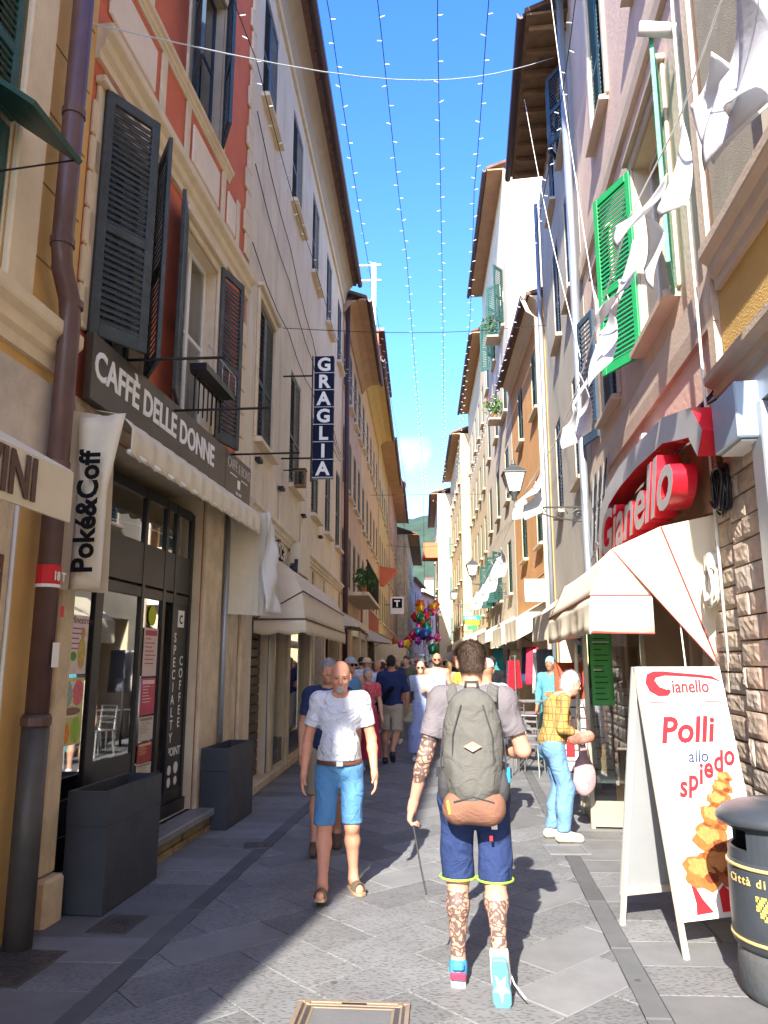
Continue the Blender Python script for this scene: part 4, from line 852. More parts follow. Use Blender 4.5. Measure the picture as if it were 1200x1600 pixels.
# the pale end house that stands forward into the street: its windowed side faces the camera
RM = Facade('pale_end_house', 'pale cream house standing forward at the street bend, its side wall facing the viewer', 'R', 1.25, 0, 57.0, 72.0, 14.2, m_white2, holes=[(59 + 3.2 * k, 60.1 + 3.2 * k, a, a + 1.7) for k in range(4) for a in (4, 7.2, 10.4)])
RM.eaves(.5, 14.25, soffit_m=m_orsoff, rise=.9)
for k in range(4):
    for a in (4, 7.2, 10.4): window(RM, 59 + 3.2 * k, 60.1 + 3.2 * k, a, a + 1.7, m_shgreen, 'closed', 'far')
def facing_window(x, z, parent, y=57.0, w=1.0, h=1.7):
    b = MB(); 
    rx = parent.matrix_world
    b.box((-w / 2, -.05, 0), (w / 2, -.012, h)); o = b.obj('shutter', mat('grey_green_shutter', (.12, .18, .16), var=.15, bump=0), parent)
    o.location = (y, -(x - 1.25), z); o.rotation_euler = (0, 0, -math.pi / 2); return o
for z in (3.2, 6.2, 9.2): facing_window(2.55, z, RM.root)
RM.part('balcony', m_terra, lambda b: b.box((58.0, .0, 9.6), (60.0, 1.1, 10.6))); RM.part('balcony_slab', m_terra, lambda b: b.box((57.9, .0, 9.45), (60.1, 1.2, 9.6)))
RN = simple_house('far_cream_house', 'cream house beyond the bend on the right', 'R', 2.6, .02, 72.5, 100.0, 10.0, m_paleyel, 8, [(3.8, 5.3), (6.4, 8.0)], m_shgreen, out=.5, soffit=m_orsoff, style='far')
for k in range(2): potted((2.55, 25.6 + .0 * k, 12.85 - 3.0 * k) , .42, 'bushy green sill plant with pink flowers, ' + ('upper' if k == 0 else 'lower') + ' of two on the tall cream house', True)
for k in range(2): RJ.box('sill_shelf', m_pinktrim, 25.2, 26.0, .0, .5, 12.78 - 3 * k, 12.84 - 3 * k)
RA = thing('antenna', 'thin white roof antenna above the far right roofs', 'antenna', (2.7, 52.0, 15.3)); b = MB(); b.tube([(0, 0, 0), (0, 0, 2.2)], .03, 5); b.obj('mast', m_white, RA)
for z in (1.5, 1.8, 2.1): b = MB(); b.tube([(-.5, 0, z), (.4, 0, z)], .02, 4); b.obj('element', m_white, RA)

# ---------------------------------------------------------------- hill behind the town
def hill():
    b = MB(); nx, ny = 90, 26; from mathutils import noise
    def fn(u, v_):
        x = -900 + 1800 * u; y = 1150 + 900 * v_; ridge = 372 - .055 * (x + 60) + 30 * noise.noise((x * .004, 0, 3)) + 9 * noise.noise((x * .02, 1, 3))
        z = ridge * math.sin(min(1, v_ * 1.05) * math.pi / 2) + 20 * noise.noise((x * .008, y * .008, 0)) * min(1, v_ * 3) * (1 - v_)
        return (x, y, z - 5 * (v_ < .02))
    b.grid(fn, nx, ny)
    m = mat('wooded_hillside', (.035, .062, .035), var=.45, scale=.03, bump=0, stain=.25, stain_col=(.10, .11, .05)); return b.obj('hill', m, None, smooth=True)
tag(hill(), kind='structure')
for k in range(9):     # pale houses low on the hill
    b = MB(); w, d, h = rnd.uniform(9, 16), 9, rnd.uniform(6, 11); b.box((-w / 2, 0, -14), (w / 2, d, h)); x = -80 + 14 * k * .75 + rnd.uniform(-4, 4); y = 760 + rnd.uniform(0, 90)
    t = thing('hillside_house', 'tiny pale house among others low on the distant green hill', 'house', (x, y, rnd.uniform(52, 84)), 0, 'pale houses on the hill'); b.obj('wall', rnd.choice([m_white2, m_paleyel, m_white]), t)
    b = MB(); b.add([(-w / 2 - .5, -.5, h), (w / 2 + .5, -.5, h), (w / 2 + .5, d + .5, h), (-w / 2 - .5, d + .5, h), (-w / 2, d / 2, h + 3), (w / 2, d / 2, h + 3)], [(0, 1, 5, 4), (2, 3, 4, 5), (0, 4, 3), (1, 2, 5), (0, 3, 2, 1)]); b.obj('roof', m_tile, t)
# ================================================================== street objects
THL = math.atan2(1, .06)
def planter(name_label, s, o0):
    t = thing('planter', name_label, 'planter', (-2.76 + .06 * s, s, GZ + .003), THL - math.pi / 2, 'tall grey planters by the cafe')
    m = mat('slate_planter', (.040, .046, .058), rough=.55, var=.12, scale=6, bump=.05, bscale=90, stain=.25, stain_col=(.07, .075, .08)); b = MB()
    w, L, h, tk = .29, .90, .77, .035; x0 = o0; 
    b.vprism([(x0, 0), (x0 + w, 0), (x0 + w, L), (x0, L)], 0, .55)
    o = b.obj('body', m, t, bevel=.006); b = MB()
    for a, c, d, e in ((x0, x0 + tk, 0, L), (x0 + w - tk, x0 + w, 0, L), (x0 + tk, x0 + w - tk, 0, tk), (x0 + tk, x0 + w - tk, L - tk, L)): b.box((a, c if False else d, .551), (c, e, h))
    b = MB(); P0 = [(x0, 0), (x0 + w, 0), (x0 + w, L), (x0, L)]; P1 = [(x0 + tk, tk), (x0 + w - tk, tk), (x0 + w - tk, L - tk), (x0 + tk, L - tk)]
    vs = [(x, y, .551) for x, y in P0] + [(x, y, h) for x, y in P0] + [(x, y, h) for x, y in P1] + [(x, y, .62) for x, y in P1]
    b.add(vs, [(i, (i + 1) % 4, 4 + (i + 1) % 4, 4 + i) for i in range(4)] + [(4 + i, 4 + (i + 1) % 4, 8 + (i + 1) % 4, 8 + i) for i in range(4)] + [(8 + i, 8 + (i + 1) % 4, 12 + (i + 1) % 4, 12 + i) for i in range(4)])
    b.obj('rim', m, t, recalc=False); b = MB(); b.box((x0 + tk, tk, .58), (x0 + w - tk, L - tk, .64)); b.obj('soil', mat('dry_soil', (.035, .025, .018), bump=.5), t)
    return t
planter('tall slate grey planter box nearest the viewer, beside the cafe window', 5.31, .06)
planter('tall slate grey planter box at the far end of the cafe doorstep', 7.93, .06)
def cover(name, label, c, w, l, rz_, m, frame=.04, rows_=6, group=None):
    t = thing(name, label, 'manhole cover', (c[0], c[1], GZ), rz_); b = MB()
    for a, d in (((-w / 2, -l / 2), (w / 2, -l / 2 + frame)), ((-w / 2, l / 2 - frame), (w / 2, l / 2)), ((-w / 2, -l / 2 + frame), (-w / 2 + frame, l / 2 - frame)), ((w / 2 - frame, -l / 2 + frame), (w / 2, l / 2 - frame))): b.box((*a, -.01), (*d, .008))
    b.obj('frame', m, t, bevel=.002); b = MB(); b.box((-w / 2 + frame + .004, -l / 2 + frame + .004, -.01), (w / 2 - frame - .004, l / 2 - frame - .004, .0045)); pl = b.obj('plate', m, t)
    b = MB(); n = rows_; g_ = (w - 2 * frame - .04) / max(1, n)
    for i in range(n):
        x = -w / 2 + frame + .02 + i * g_
        for j in range(max(2, int(l / .05) - 2)): y = -l / 2 + frame + .02 + j * .05; b.box((x + .006, y + .004, .0045), (x + g_ - .006, y + .03, .009))
    if n: o = b.obj('studs', m, pl); o['kind'] = 'stuff'
    return t
m_cast = mat('worn_cast_iron', (.11, .10, .095), metal=.5, rough=.5, var=.3, scale=12, bump=.2); m_brassy = mat('brass_edged_cover', (.34, .25, .17), metal=.4, rough=.45, var=.2, bump=.1)
mh = thing('manhole_cover', 'stone filled manhole cover with brass double frame at the bottom centre', 'manhole cover', (-.35, 3.83, GZ), R(-1.5))
for k, (w, tk, h) in enumerate(((.27, .022, .010), (.235, .012, .007), (.20, .014, .009))):
    b = MB()
    for a, d in (((-w, -w), (w, -w + tk)), ((-w, w - tk), (w, w)), ((-w, -w + tk), (-w + tk, w - tk)), ((w - tk, -w + tk), (w, w - tk))): b.box((*a, -.01), (*d, h))
    b.obj('frame', m_brassy, mh, bevel=.002)
b = MB(); b.box((-.186, -.186, -.01), (.186, .186, .006)); b.obj('infill', m_slab_s, mh); b = MB(); b.box((-.269, -.269, -.012), (.269, .269, .0035)); b.obj('tray', m_cast, mh)
b = MB(); b.box((-.06, .238, .004), (.06, .252, .009)); b.obj('keyhole', m_dark, mh)
for x in (-.225, .225): b = MB(); b.lathe([(.014, 0), (.014, .009)], (x, .243, .002), 10); b.obj('bolt', m_brassy, mh)
cover('manhole_cover', 'small cast iron drain cover beside the nearest grey planter', (-1.93, 5.15), .26, .34, R(-4), m_cast)
cover('manhole_cover', 'cast iron cover cut by the lower left corner of the view', (-2.3, 4.45), .5, .5, R(-4), m_cast, rows_=9)
cover('manhole_cover', 'little square iron cover in the shaded paving near the farther planter', (-1.5, 7.3), .24, .24, R(8), m_cast, rows_=4)
cover('manhole_cover', 'square utility cover with a worn tan outline by the plaid shirted person', (1.25, 7.28), .36, .36, R(3), m_slab_s, frame=.03, rows_=0)

# ---------------------------------------------------------------- take-away sign board on trestle legs
ab = thing('sign_board', 'white A-frame board advertising polli allo spiedo with a roast chicken picture', 'sign board', (1.33, 5.02, GZ), math.atan2(.35, .94))
W_, Ht, Fo = .64, 1.59, .30         # local: x across, -y towards the street viewer
def lean(x, t, d, front=True): # t 0 top .. 1 foot, d offset off the surface
    sg_ = -1 if front else 1; ln = math.hypot(Ht, Fo); ny, nz = Ht / ln, Fo / ln; return (x, sg_ * (Fo * t + .012 + d * ny), Ht * (1 - t) + d * nz)
def lplate(x0, x1, t0, t1, d0, d1, front=True):
    b = MB(); vs = [lean(x, t, d, front) for d in (d0, d1) for x, t in ((x0, t0), (x1, t0), (x1, t1), (x0, t1))]
    b.add(vs, [(0, 1, 2, 3), (4, 7, 6, 5), (0, 4, 5, 1), (1, 5, 6, 2), (2, 6, 7, 3), (3, 7, 4, 0)]); return b
m_board = mat('white_printed_board', (.74, .71, .70), rough=.35, var=.03, scale=2, bump=0); m_trestle = mat('weathered_pale_wood', (.45, .40, .33), var=.2, bump=.2)
pn = lplate(0, W_, .0, .885, 0, .012).obj('front_panel', m_board, ab); lplate(0, W_, .0, .885, 0, .012, False).obj('back_panel', mat('grey_board_back', (.26, .27, .28), var=.08, bump=.02), ab)
for x in (0.003, W_ - .033):
    lplate(x, x + .03, .0, 1.0, -.022, -.001).obj('leg', m_trestle, ab); lplate(x, x + .03, .0, 1.0, -.022, -.001, False).obj('leg', m_trestle, ab)
for fr in (True, False): lplate(.034, W_ - .034, .86, .885, -.02, -.001, fr).obj('rail', m_trestle, ab)
def lbasis():
    a = Vector(lean(0, 0, 0)); b_ = Vector(lean(0, 1, 0)); up = (a - b_).normalized(); return (Vector((1, 0, 0)), up, Vector((1, 0, 0)).cross(up))
LBs = lbasis()
def ltext(body, x, t, size, m, **k): return text('lettering', body, size, m, ab, LBs, lean(x, t, .0135), extrude=.0008, **k)
def lpoly(pts, m, name='print', d=.0128):
    b = MB(); n = len(pts); c_ = (sum(p[0] for p in pts) / n, sum(p[1] for p in pts) / n)
    b.add([lean(x, t, d) for x, t in pts] + [lean(c_[0], c_[1], d)], [(i, (i + 1) % n, n) for i in range(n)]); return b.obj(name, m, pn)
def lribbon(pts, ws, m, d=.0128, name='print'):
    b = MB(); vs = []; 
    for i, (x, t) in enumerate(pts):
        p, q = pts[max(0, i - 1)], pts[min(len(pts) - 1, i + 1)]; dx, dt = q[0] - p[0], (q[1] - p[1]) * Ht; L = math.hypot(dx, dt) + 1e-6; w = ws[i] / 2; vs += [lean(x - dt / L * w, t + dx / L * w / Ht, d), lean(x + dt / L * w, t - dx / L * w / Ht, d)]
    b.add(vs, [(2 * i, 2 * i + 1, 2 * i + 3, 2 * i + 2) for i in range(len(pts) - 1)]); return b.obj(name, m, pn)
lplate(0.012, W_ - .012, .008, .165, .0122, .0126).obj('print', mat('pale_pink_header', (.72, .55, .52), var=.03, bump=0), pn)
lribbon([(.62, .058), (.56, .043), (.45, .036), (.3, .03), (.2, .026), (.13, .03), (.095, .042), (.09, .06), (.10, .078), (.14, .096), (.2, .100), (.225, .092)], [.006, .02, .02, .022, .028, .042, .065, .08, .08, .06, .04, .02], m_text_r, d=.0135)
ltext('ianello', .235, .100, .115, m_text_r, bold=.002, shear=.12, sx=.95); ltext('tel. 0185 59458', .195, .143, .042, mat('faint_red_print', (.55, .25, .24), var=0, bump=0), sx=1.0)
for a, c in ((.06, .18), (.47, .60)): lribbon([(a, .136), (c, .136)], [.006, .006], m_text_r, d=.0135)
ltext('Polli', .085, .285, .215, m_text_r, bold=.006, shear=.28, sx=1.05, spacing=1.02); ltext('allo', .26, .36, .105, mat('navy_print', (.02, .03, .10), var=0, bump=0), bold=.001, shear=.2)
_x = .15
for k, ch in enumerate('spiedo'):
    ltext(ch, _x, .478 - k * .0205, .175, m_text_r, bold=.005, shear=.28, sx=.85); _x += {'s': .070, 'p': .086, 'i': .042, 'e': .082, 'd': .086, 'o': .08}[ch]
lribbon([(.04, .49), (.13, .475)], [.004, .005], m_galv, d=.0133); lribbon([(.585, .36), (.635, .345)], [.005, .003], m_galv, d=.0133)
m_chk = mat('roast_gold_print', (.38, .11, .025), var=.35, scale=28, bump=0, stain=.6, stain_col=(.25, .05, .015)); m_chk2 = mat('roast_light_print', (.50, .20, .06), var=.3, scale=35, bump=0, stain=.4, stain_col=(.45, .14, .04)); m_chk3 = mat('roast_dark_print', (.17, .03, .01), var=.3, scale=35, bump=0)
def blobp(cx, ct, rx, rt, m, d, ro=0.0, k=26, wob=.10):
    pts = []
    for i in range(k):
        a = 2 * math.pi * i / k; r_ = 1 + wob * math.sin(a * 5 + cx * 40) + wob * .6 * math.sin(a * 9 + ct * 90); x, y = rx * r_ * math.cos(a), rt * Ht * r_ * math.sin(a); pts.append((cx + x * math.cos(ro) - y * math.sin(ro), ct + (x * math.sin(ro) + y * math.cos(ro)) / Ht))
    lpoly(pts, m, d=d)
for (cx, ct, rx, rt) in ((.50, .42, .055, .022), (.47, .455, .075, .028), (.43, .50, .09, .036), (.38, .555, .11, .046), (.32, .63, .13, .056), (.22, .735, .14, .060), (.36, .72, .14, .064)):
    blobp(cx, ct, rx, rt, m_chk, .0130, .2); blobp(cx - .015, ct - rt * .25, rx * .62, rt * .5, m_chk2, .0134, .3, wob=.12); blobp(cx + rx * .35, ct + rt * .35, rx * .35, rt * .3, m_chk3, .0134, .1)
for pts in ([(.10, .70), (.13, .76), (.18, .82), (.24, .865), (.12, .868), (.13, .83)], [(.30, .80), (.34, .78), (.42, .84), (.43, .866), (.30, .868)], [(.47, .80), (.52, .83), (.56, .80), (.60, .868), (.46, .868)]): lpoly(pts, m_text_r, d=.0129)
lribbon([(.05, .665), (.20, .68)], [.03, .05], mat('grey_cloth_print', (.25, .28, .32), var=.3, bump=0), d=.0129)
# ---------------------------------------------------------------- litter bin
bn = thing('litter_bin', 'dark domed litter bin with gold bands and a gold crest', 'bin', (1.83, 4.25, GZ), R(-70)); bn.scale = (.97, .97, .955)
m_bin = mat('dark_slate_plastic', (.035, .042, .052), rough=.42, var=.15, scale=5, bump=.06, bscale=70, stain=.2, stain_col=(.10, .10, .11)); m_goldl = mat('gold_line', (.55, .40, .15), rough=.4, var=.1, bump=0)
b = MB(); b.lathe([(.0, 0), (.235, 0), (.255, .02), (.268, .06), (.272, .14), (.268, .20), (.262, .24)], n=32); b.obj('base', mat('scuffed_plastic_base', (.055, .062, .07), rough=.55, var=.3, scale=8, bump=.2, stain=.5, stain_col=(.14, .13, .12)), bn, smooth=True)
b = MB(); b.lathe([(.262, .24), (.285, .27), (.288, .42), (.286, .62), (.282, .68)], n=32); b.obj('body', m_bin, bn, smooth=True)
for z in (.30, .655): b = MB(); b.lathe([(.27, z - .009), (.2925, z - .007), (.2925, z + .007), (.27, z + .009)], n=32); b.obj('band', m_goldl, bn, smooth=True)
# upper drum with two openings
b = MB(); n = 48; r_ = .278
ops = [(math.radians(200), math.radians(280)), (math.radians(20), math.radians(100))]
def inop(a): return any(l < a < h for l, h in ops)
for k in range(n):
    a0, a1 = 2 * math.pi * k / n, 2 * math.pi * (k + 1) / n; am = (a0 + a1) / 2
    for z0_, z1_ in ((.68, .735), (.735, .835), (.835, .86)):
        if z0_ == .735 and inop(am): continue
        q = [(rr * math.cos(a), rr * math.sin(a), z) for rr in (r_, r_ - .02) for a, z in ((a0, z0_), (a1, z0_), (a1, z1_), (a0, z1_))]
        b.add(q, [(0, 1, 2, 3), (4, 7, 6, 5), (0, 3, 7, 4), (1, 5, 6, 2), (3, 2, 6, 7), (0, 4, 5, 1)])
b.obj('drum', m_bin, bn, recalc=True)
b = MB(); b.lathe([(.0, .66), (.25, .66), (.25, .675), (.0, .68)], n=24); b.obj('liner', m_dark, bn)
b = MB(); b.lathe([(.275, .855), (.322, .86), (.330, .875), (.325, .895), (.29, .93), (.23, .955), (.15, .965), (.14, .975), (.0, .978)], n=36); b.obj('hood', m_bin, bn, smooth=True)
def bin_glyph(body, size, zz, a_c, r0=.2905, sp=.055, m=None):
    for k, ch in enumerate(body):
        a = a_c + (k - (len(body) - 1) / 2) * sp / r0; n_ = Vector((math.cos(a), math.sin(a), 0)); xd = Vector((-math.sin(a), math.cos(a), 0))
        if ch != ' ': text('lettering', ch, size, m or m_goldl, bn, (xd, Vector((0, 0, 1)), n_), tuple(n_ * r0 + Vector((0, 0, zz))), extrude=.001, bold=.001, align='CENTER')
AC = math.radians(-98 + 70 - 34)
bin_glyph('Città di Rapallo', .058, .575, AC, sp=.029)
b = MB()
for k in range(16):
    a0 = AC - .26 + .52 * k / 16; a1 = AC - .26 + .52 * (k + 1) / 16
    for j in range(8):
        u, w_ = (k + .5) / 16 * 2 - 1, j / 7 * 2 - 1
        if abs(u) > 1 - .5 * max(0, -w_) ** 2 - .1 or (k * 7 + j * 5) % 4 == 0: continue
        z0_ = .42 + j * .0145; b.add([(.2905 * math.cos(a), .2905 * math.sin(a), z) for a, z in ((a0, z0_), (a1, z0_), (a1, z0_ + .012), (a0, z0_ + .012))], [(0, 1, 2, 3)])
o = b.obj('crest', mat('yellow_gold_print', (.62, .50, .10), rough=.4, var=.2, bump=0), bn)

# ---------------------------------------------------------------- the chicken shop: awning, arch sign, showcase
THR = math.atan2(1, SR)
m_canv_r = cloth_mat('bright_cream_canvas', (.78, .70, .54), wr=.2, scale=2.5, trans=.12); m_pipe_r = mat('faded_red_piping', (.34, .05, .045), var=.15, bump=0)
sa = thing('shop_awning', 'cream dome awning with faded red piping over the roast chicken shop', 'awning', (1.9, 0, 0), THR)
S0, S1 = 6.15, 9.35
pf = [(.02, 2.74), (.38, 2.70), (.75, 2.54), (.93, 2.17)]; pv = (.03, 1.62)
b = MB(1); b.add([(S0 - .12, *pv), (S0 - .40, *pf[0]), (S0 - .1, *pf[1]), (S0, *pf[2])], [(0, 1, 2), (0, 2, 3)]); b.obj('side_fan', m_canv_r, sa, solid=.005)
b = MB(1); b.add([(S0 - .02, .46, 2.17), (S0 - .02, .75, 2.54), (S0 - .02, .93, 2.17)], [(0, 1, 2)]); b.obj('side_cheek', m_canv_r, sa, solid=.005)
b = MB(1)
def top(u, v_):
    x = v_ * 3; i = min(2, int(x)); f = x - i; return (S0 + (S1 - S0) * u, pf[i][0] + (pf[i + 1][0] - pf[i][0]) * f, pf[i][1] + (pf[i + 1][1] - pf[i][1]) * f - .03 * math.sin(u * math.pi) * math.sin(v_ * math.pi))
b.grid(top, 20, 12); b.obj('top_sheet', m_canv_r, sa, smooth=True, solid=.005)
b = MB(1)
def vfr(u, v_): return (S0 + (S1 - S0) * u, .935 + .03 * math.sin(u * 14) * v_ + .02 * math.sin(u * 37) * v_ * v_, 2.17 - .30 * v_)
b.grid(vfr, 60, 4); b.obj('front_valance', m_canv_r, sa, smooth=True, solid=.005)
b = MB(1)
def vsd(u, v_): return (S0 - .025, .46 + .475 * u, 2.17 - (.30 - .02 * u) * v_)
b.grid(vsd, 8, 4); b.obj('side_valance', m_canv_r, sa, smooth=True, solid=.005)
for pts in ([(S0 - .13, *pv), (S0 - .02, .75, 2.54)], [(S0 - .14, .03, 1.62), (S0 - .12, .38, 2.70)], [(S0 - .14, .03, 1.62), (S0 - .41, .03, 2.7)], [(S0 - .035, .46, 2.17), (S0 - .035, .935, 2.17), (S1, .94, 2.17)], [(S0 - .03, .46, 1.87), (S0 - .03, .935, 1.88), (S1, .94, 1.87)]):
    b = MB(1); b.tube(pts, .005, 6); b.obj('piping', m_pipe_r, sa)
b = MB(1); b.tube([(S0 - .05, .3, 2.4), (S0 - .06, .27, 1.9), (S0 - .07, .25, 1.45)], .006, 5); b.obj('pull_cord', m_white, sa)
b = MB(1); b.box((5.85, .05, 1.38), (5.95, .11, 1.52)); b.obj('winder_box', m_galv, sa, bevel=.008)
ars = thing('arch_sign', 'red arched shop sign with grey faced cursive raised letters above the cream awning', 'sign', (1.9, 0, 0), THR)
m_redp = mat('glossy_red_acrylic', (.60, .015, .03), rough=.25, var=.06, bump=0); m_greyf = mat('grey_white_acrylic_face', (.46, .45, .44), rough=.4, var=.08, bump=.02, stain=.2, stain_col=(.3, .28, .26))
def archc(t):   # centre line of the band, t 0..1 from the near end to the far lower end (s, z)
    P = [(5.15, 3.12), (5.35, 3.33), (6.1, 3.50), (7.1, 3.55), (7.9, 3.55), (8.6, 3.50), (9.05, 3.36), (9.25, 3.15), (9.28, 2.9)]
    x = t * (len(P) - 1); i = min(len(P) - 2, int(x)); f = x - i; f2 = f; return (P[i][0] + (P[i + 1][0] - P[i][0]) * f2, P[i][1] + (P[i + 1][1] - P[i][1]) * f2)
b = MB(1); n = 48; vs = []
for i in range(n + 1):
    t = i / n; c0 = archc(max(0, t - .01)); c1 = archc(min(1, t + .01)); d = Vector((c1[0] - c0[0], c1[1] - c0[1])).normalized(); p = archc(t); w = .105
    nrm = Vector((-d.y, d.x)) * w
    for o in (.10, .30):
        for sg_ in (1, -1): vs.append((p[0] + nrm.x * sg_, o, p[1] + nrm.y * sg_))
fs = []
for i in range(n):
    a = i * 4; c_ = a + 4; fs += [(a, c_, c_ + 1, a + 1), (a, a + 2, c_ + 2, c_), (a + 1, c_ + 1, c_ + 3, a + 3)]
fs += [(0, 1, 3, 2), (n * 4, n * 4 + 2, n * 4 + 3, n * 4 + 1)]
b.add(vs, fs); b.obj('band_sides', m_redp, ars)
b = MB(1); b.add([(v_[0], .302, v_[2]) for k, v_ in enumerate(vs) if k % 4 >= 2], [(2 * i, 2 * i + 1, 2 * i + 3, 2 * i + 2) for i in range(n)]); b.obj('band_face', m_greyf, ars)
text('lettering', 'Gianello', .64, m_greyf, ars, B_RIGHT, (8.95, .27, 2.84), extrude=.09, bold=.014, shear=.32, sx=1.50, spacing=1.0, side=m_redp)
b = MB(1); b.plate([(5.5, 3.15), (5.9, 3.38), (8.9, 3.45), (9.2, 3.1), (9.2, 2.75), (5.5, 2.75)], .055, .09); b.obj('wood_backing', m_wood, ars)
# showcase cabinet
ca2 = thing('menu_showcase', 'tall glazed metal showcase with white menu sheets standing at the chicken shop corner', 'showcase', (1.66, 8.17, GZ), R(-4))
m_alu = mat('champagne_aluminium', (.42, .38, .31), metal=.5, rough=.4, var=.08, bump=0)
for x, y in ((0, 0), (.58, 0), (0, .75), (.58, .75)): b = MB(); b.box((x, y, 0), (x + .045, y + .045, 2.12)); b.obj('post', m_alu, ca2, bevel=.003)
b = MB(); b.box((.046, .004, .02), (.579, .742, .26)); b.obj('base_panel', m_alu, ca2); b = MB(); b.box((.0, .0, 2.12), (.625, .795, 2.16)); b.obj('top_panel', m_alu, ca2)
for q in (((.046, .02, .26), (.579, .026, 2.12)), ((.02, .046, .26), (.026, .749, 2.12))): b = MB(); b.box(*q); b.obj('glass', m_glass, ca2)
b = MB(); b.box((.05, .10, .42), (.56, .11, 1.55)); mn = b.obj('menu_sheet', m_board, ca2); b = MB(); b.box((.05, .09, 1.36), (.56, .0985, 1.78)); b.obj('menu_header', m_redstone, ca2)
for k in range(8): b = MB(); z = 1.28 - k * .105; b.box((.08, .094, z), (.08 + rnd.uniform(.12, .2), .0985, z + .012)); b.box((.40, .094, z), (.40 + rnd.uniform(.05, .14), .0985, z + .012)); b.obj('print', m_text_k, mn)
for z in (1.0, .62): b = MB(); b.box((.27, .093, z), (.33, .0985, z + .28)); b.obj('print', m_text_r, mn)
gl = thing('paper_list', 'long bright green paper list taped to the showcase corner', 'paper', (1.72, 8.12, 1.20)); b = MB()
def gp(u, v_): return (.0 + .22 * u, -.012 - .012 * math.sin(v_ * 9) - .01 * u, .80 - .78 * v_)
b.grid(gp, 4, 20); gs = b.obj('sheet', mat('green_paper', (.10, .42, .12), rough=.8, var=.08, bump=.05), gl, smooth=True, solid=.002)
for k in range(13):
    b = MB(); z = .74 - k * .055; b.box((.03, -.034, z), (.03 + rnd.uniform(.08, .16), -.031, z + .008)); b.obj('print', m_text_k, gs)
for z in (.68, .40): b = MB(); b.box((.02, -.036, z - .03), (.19 if z > .5 else .10, -.0345, z - .02)); b.obj('tape', m_white, gs)
mb = thing('menu_board', 'free standing white and red menu board behind the showcase', 'sign board', (1.55, 9.3, GZ), R(6)); b = MB(); b.box((0, 0, .15), (.5, .03, 1.2)); b.obj('panel', m_board, mb); b = MB(); b.box((0, -.002, 1.2), (.5, .032, 1.62)); b.obj('header', m_redstone, mb)
b = MB(); b.lathe([(.16, 0), (.16, .003)], n=20); hd = b.obj('round_print', m_redp, mb, loc=(.25, -.006, 1.42), rot=(math.pi / 2, 0, 0)); text('lettering', 'G', .2, m_text_w, mb, B_FRONT, (.18, -.012, 1.35), bold=.004)
for k in range(7): b = MB(); b.box((.05, -.003, 1.1 - k * .12), (.2 + rnd.uniform(0, .2), -.001, 1.115 - k * .12)); b.obj('print', m_text_k, mb)
for x, z in ((.3, .9), (.1, .55), (.32, .3)): b = MB(); b.box((x, -.004, z), (x + .1, -.0005, z + .18)); b.obj('print', m_text_r, mb)
cb = thing('carton', 'brown cardboard cartons stacked behind the sign board', 'box', (1.98, 7.6, GZ), R(5))
for z0_, z1_, d in ((0, .38, 0), (.385, .72, .03)): b = MB(); b.box((d, 0, z0_), (.36 + d, .35, z1_)); b.obj('box', mat('cardboard', (.30, .19, .10), var=.12, bump=.05), cb, bevel=.004)

# ---------------------------------------------------------------- wall lanterns on brackets
m_lamp = mat('bronze_grey_lamp', (.10, .105, .10), metal=.6, rough=.5, var=.25, bump=.05)
def lantern(loc, reach, rz_, label, sc=1.0):
    t = thing('street_lantern', label, 'street lamp', loc, rz_, 'lanterns on wall brackets'); t.scale = (sc, sc, sc)
    def fr(z, w): return [(-w, -w, z), (w, -w, z), (w, w, z), (-w, w, z)]
    b = MB(); b.add(fr(.12, .10) + fr(.46, .19), [(0, 1, 5, 4), (1, 2, 6, 5), (2, 3, 7, 6), (3, 0, 4, 7)]); b.obj('pane', mat('milky_lamp_glass', (.72, .70, .64), rough=.3, var=.05, bump=0), t)
    for sx_, sy_ in ((1, 1), (1, -1), (-1, 1), (-1, -1)): b = MB(); b.tube([(sx_ * .103, sy_ * .103, .11), (sx_ * .195, sy_ * .195, .47)], .012, 5); b.obj('corner_bar', m_lamp, t)
    b = MB(); b.add(fr(.46, .215) + fr(.48, .215) + fr(.58, .10) + fr(.62, .07), [(3, 2, 1, 0)] + [(4 * k + i, 4 * k + (i + 1) % 4, 4 * k + 4 + (i + 1) % 4, 4 * k + 4 + i) for k in range(3) for i in range(4)] + [(12, 13, 14, 15)]); b.obj('roof', m_lamp, t)
    b = MB(); b.lathe([(.03, .62), (.05, .65), (.02, .68), (.035, .71), (.0, .75)], n=10); b.obj('finial', m_lamp, t, smooth=True)
    b = MB(); b.lathe([(.0, -.06), (.05, -.03), (.04, .02), (.10, .10), (.105, .12), (.0, .12)], n=12); b.obj('foot', m_lamp, t, smooth=True)
    b = MB(); b.tube([(0, 0, -.04), (0, 0, -.16), (.1, 0, -.18), (reach, 0, -.18)], .018, 6); b.obj('bracket_arm', m_lamp, t)
    for (cx, cz, r_) in ((reach * .35, -.27, .09), (reach * .62, -.31, .12), (reach * .85, -.33, .13)):
        b = MB(); b.tube([(cx + r_ * (1 - a / 22) * math.cos(a * .55), 0, cz + r_ * (1 - a / 22) * math.sin(a * .55)) for a in range(20)], .011, 5); b.obj('scroll', m_lamp, t)
    b = MB(); b.tube([(reach * .15, 0, -.20), (reach * .5, 0, -.36), (reach * .98, 0, -.48)], .014, 5); b.obj('brace', m_lamp, t)
    b = MB(); b.box((reach - .02, -.04, -.52), (reach + .01, .04, -.1)); b.obj('wall_plate', m_lamp, t); return t
lantern((1.42, 11.5, 4.10), 1.36, 0, 'nearest wall lantern with milky panes on a scrolled bracket over the right side', .82)
lantern((1.71, 26.0, 4.42), 1.14, 0, 'second wall lantern further down the sunny right side', 1.0)
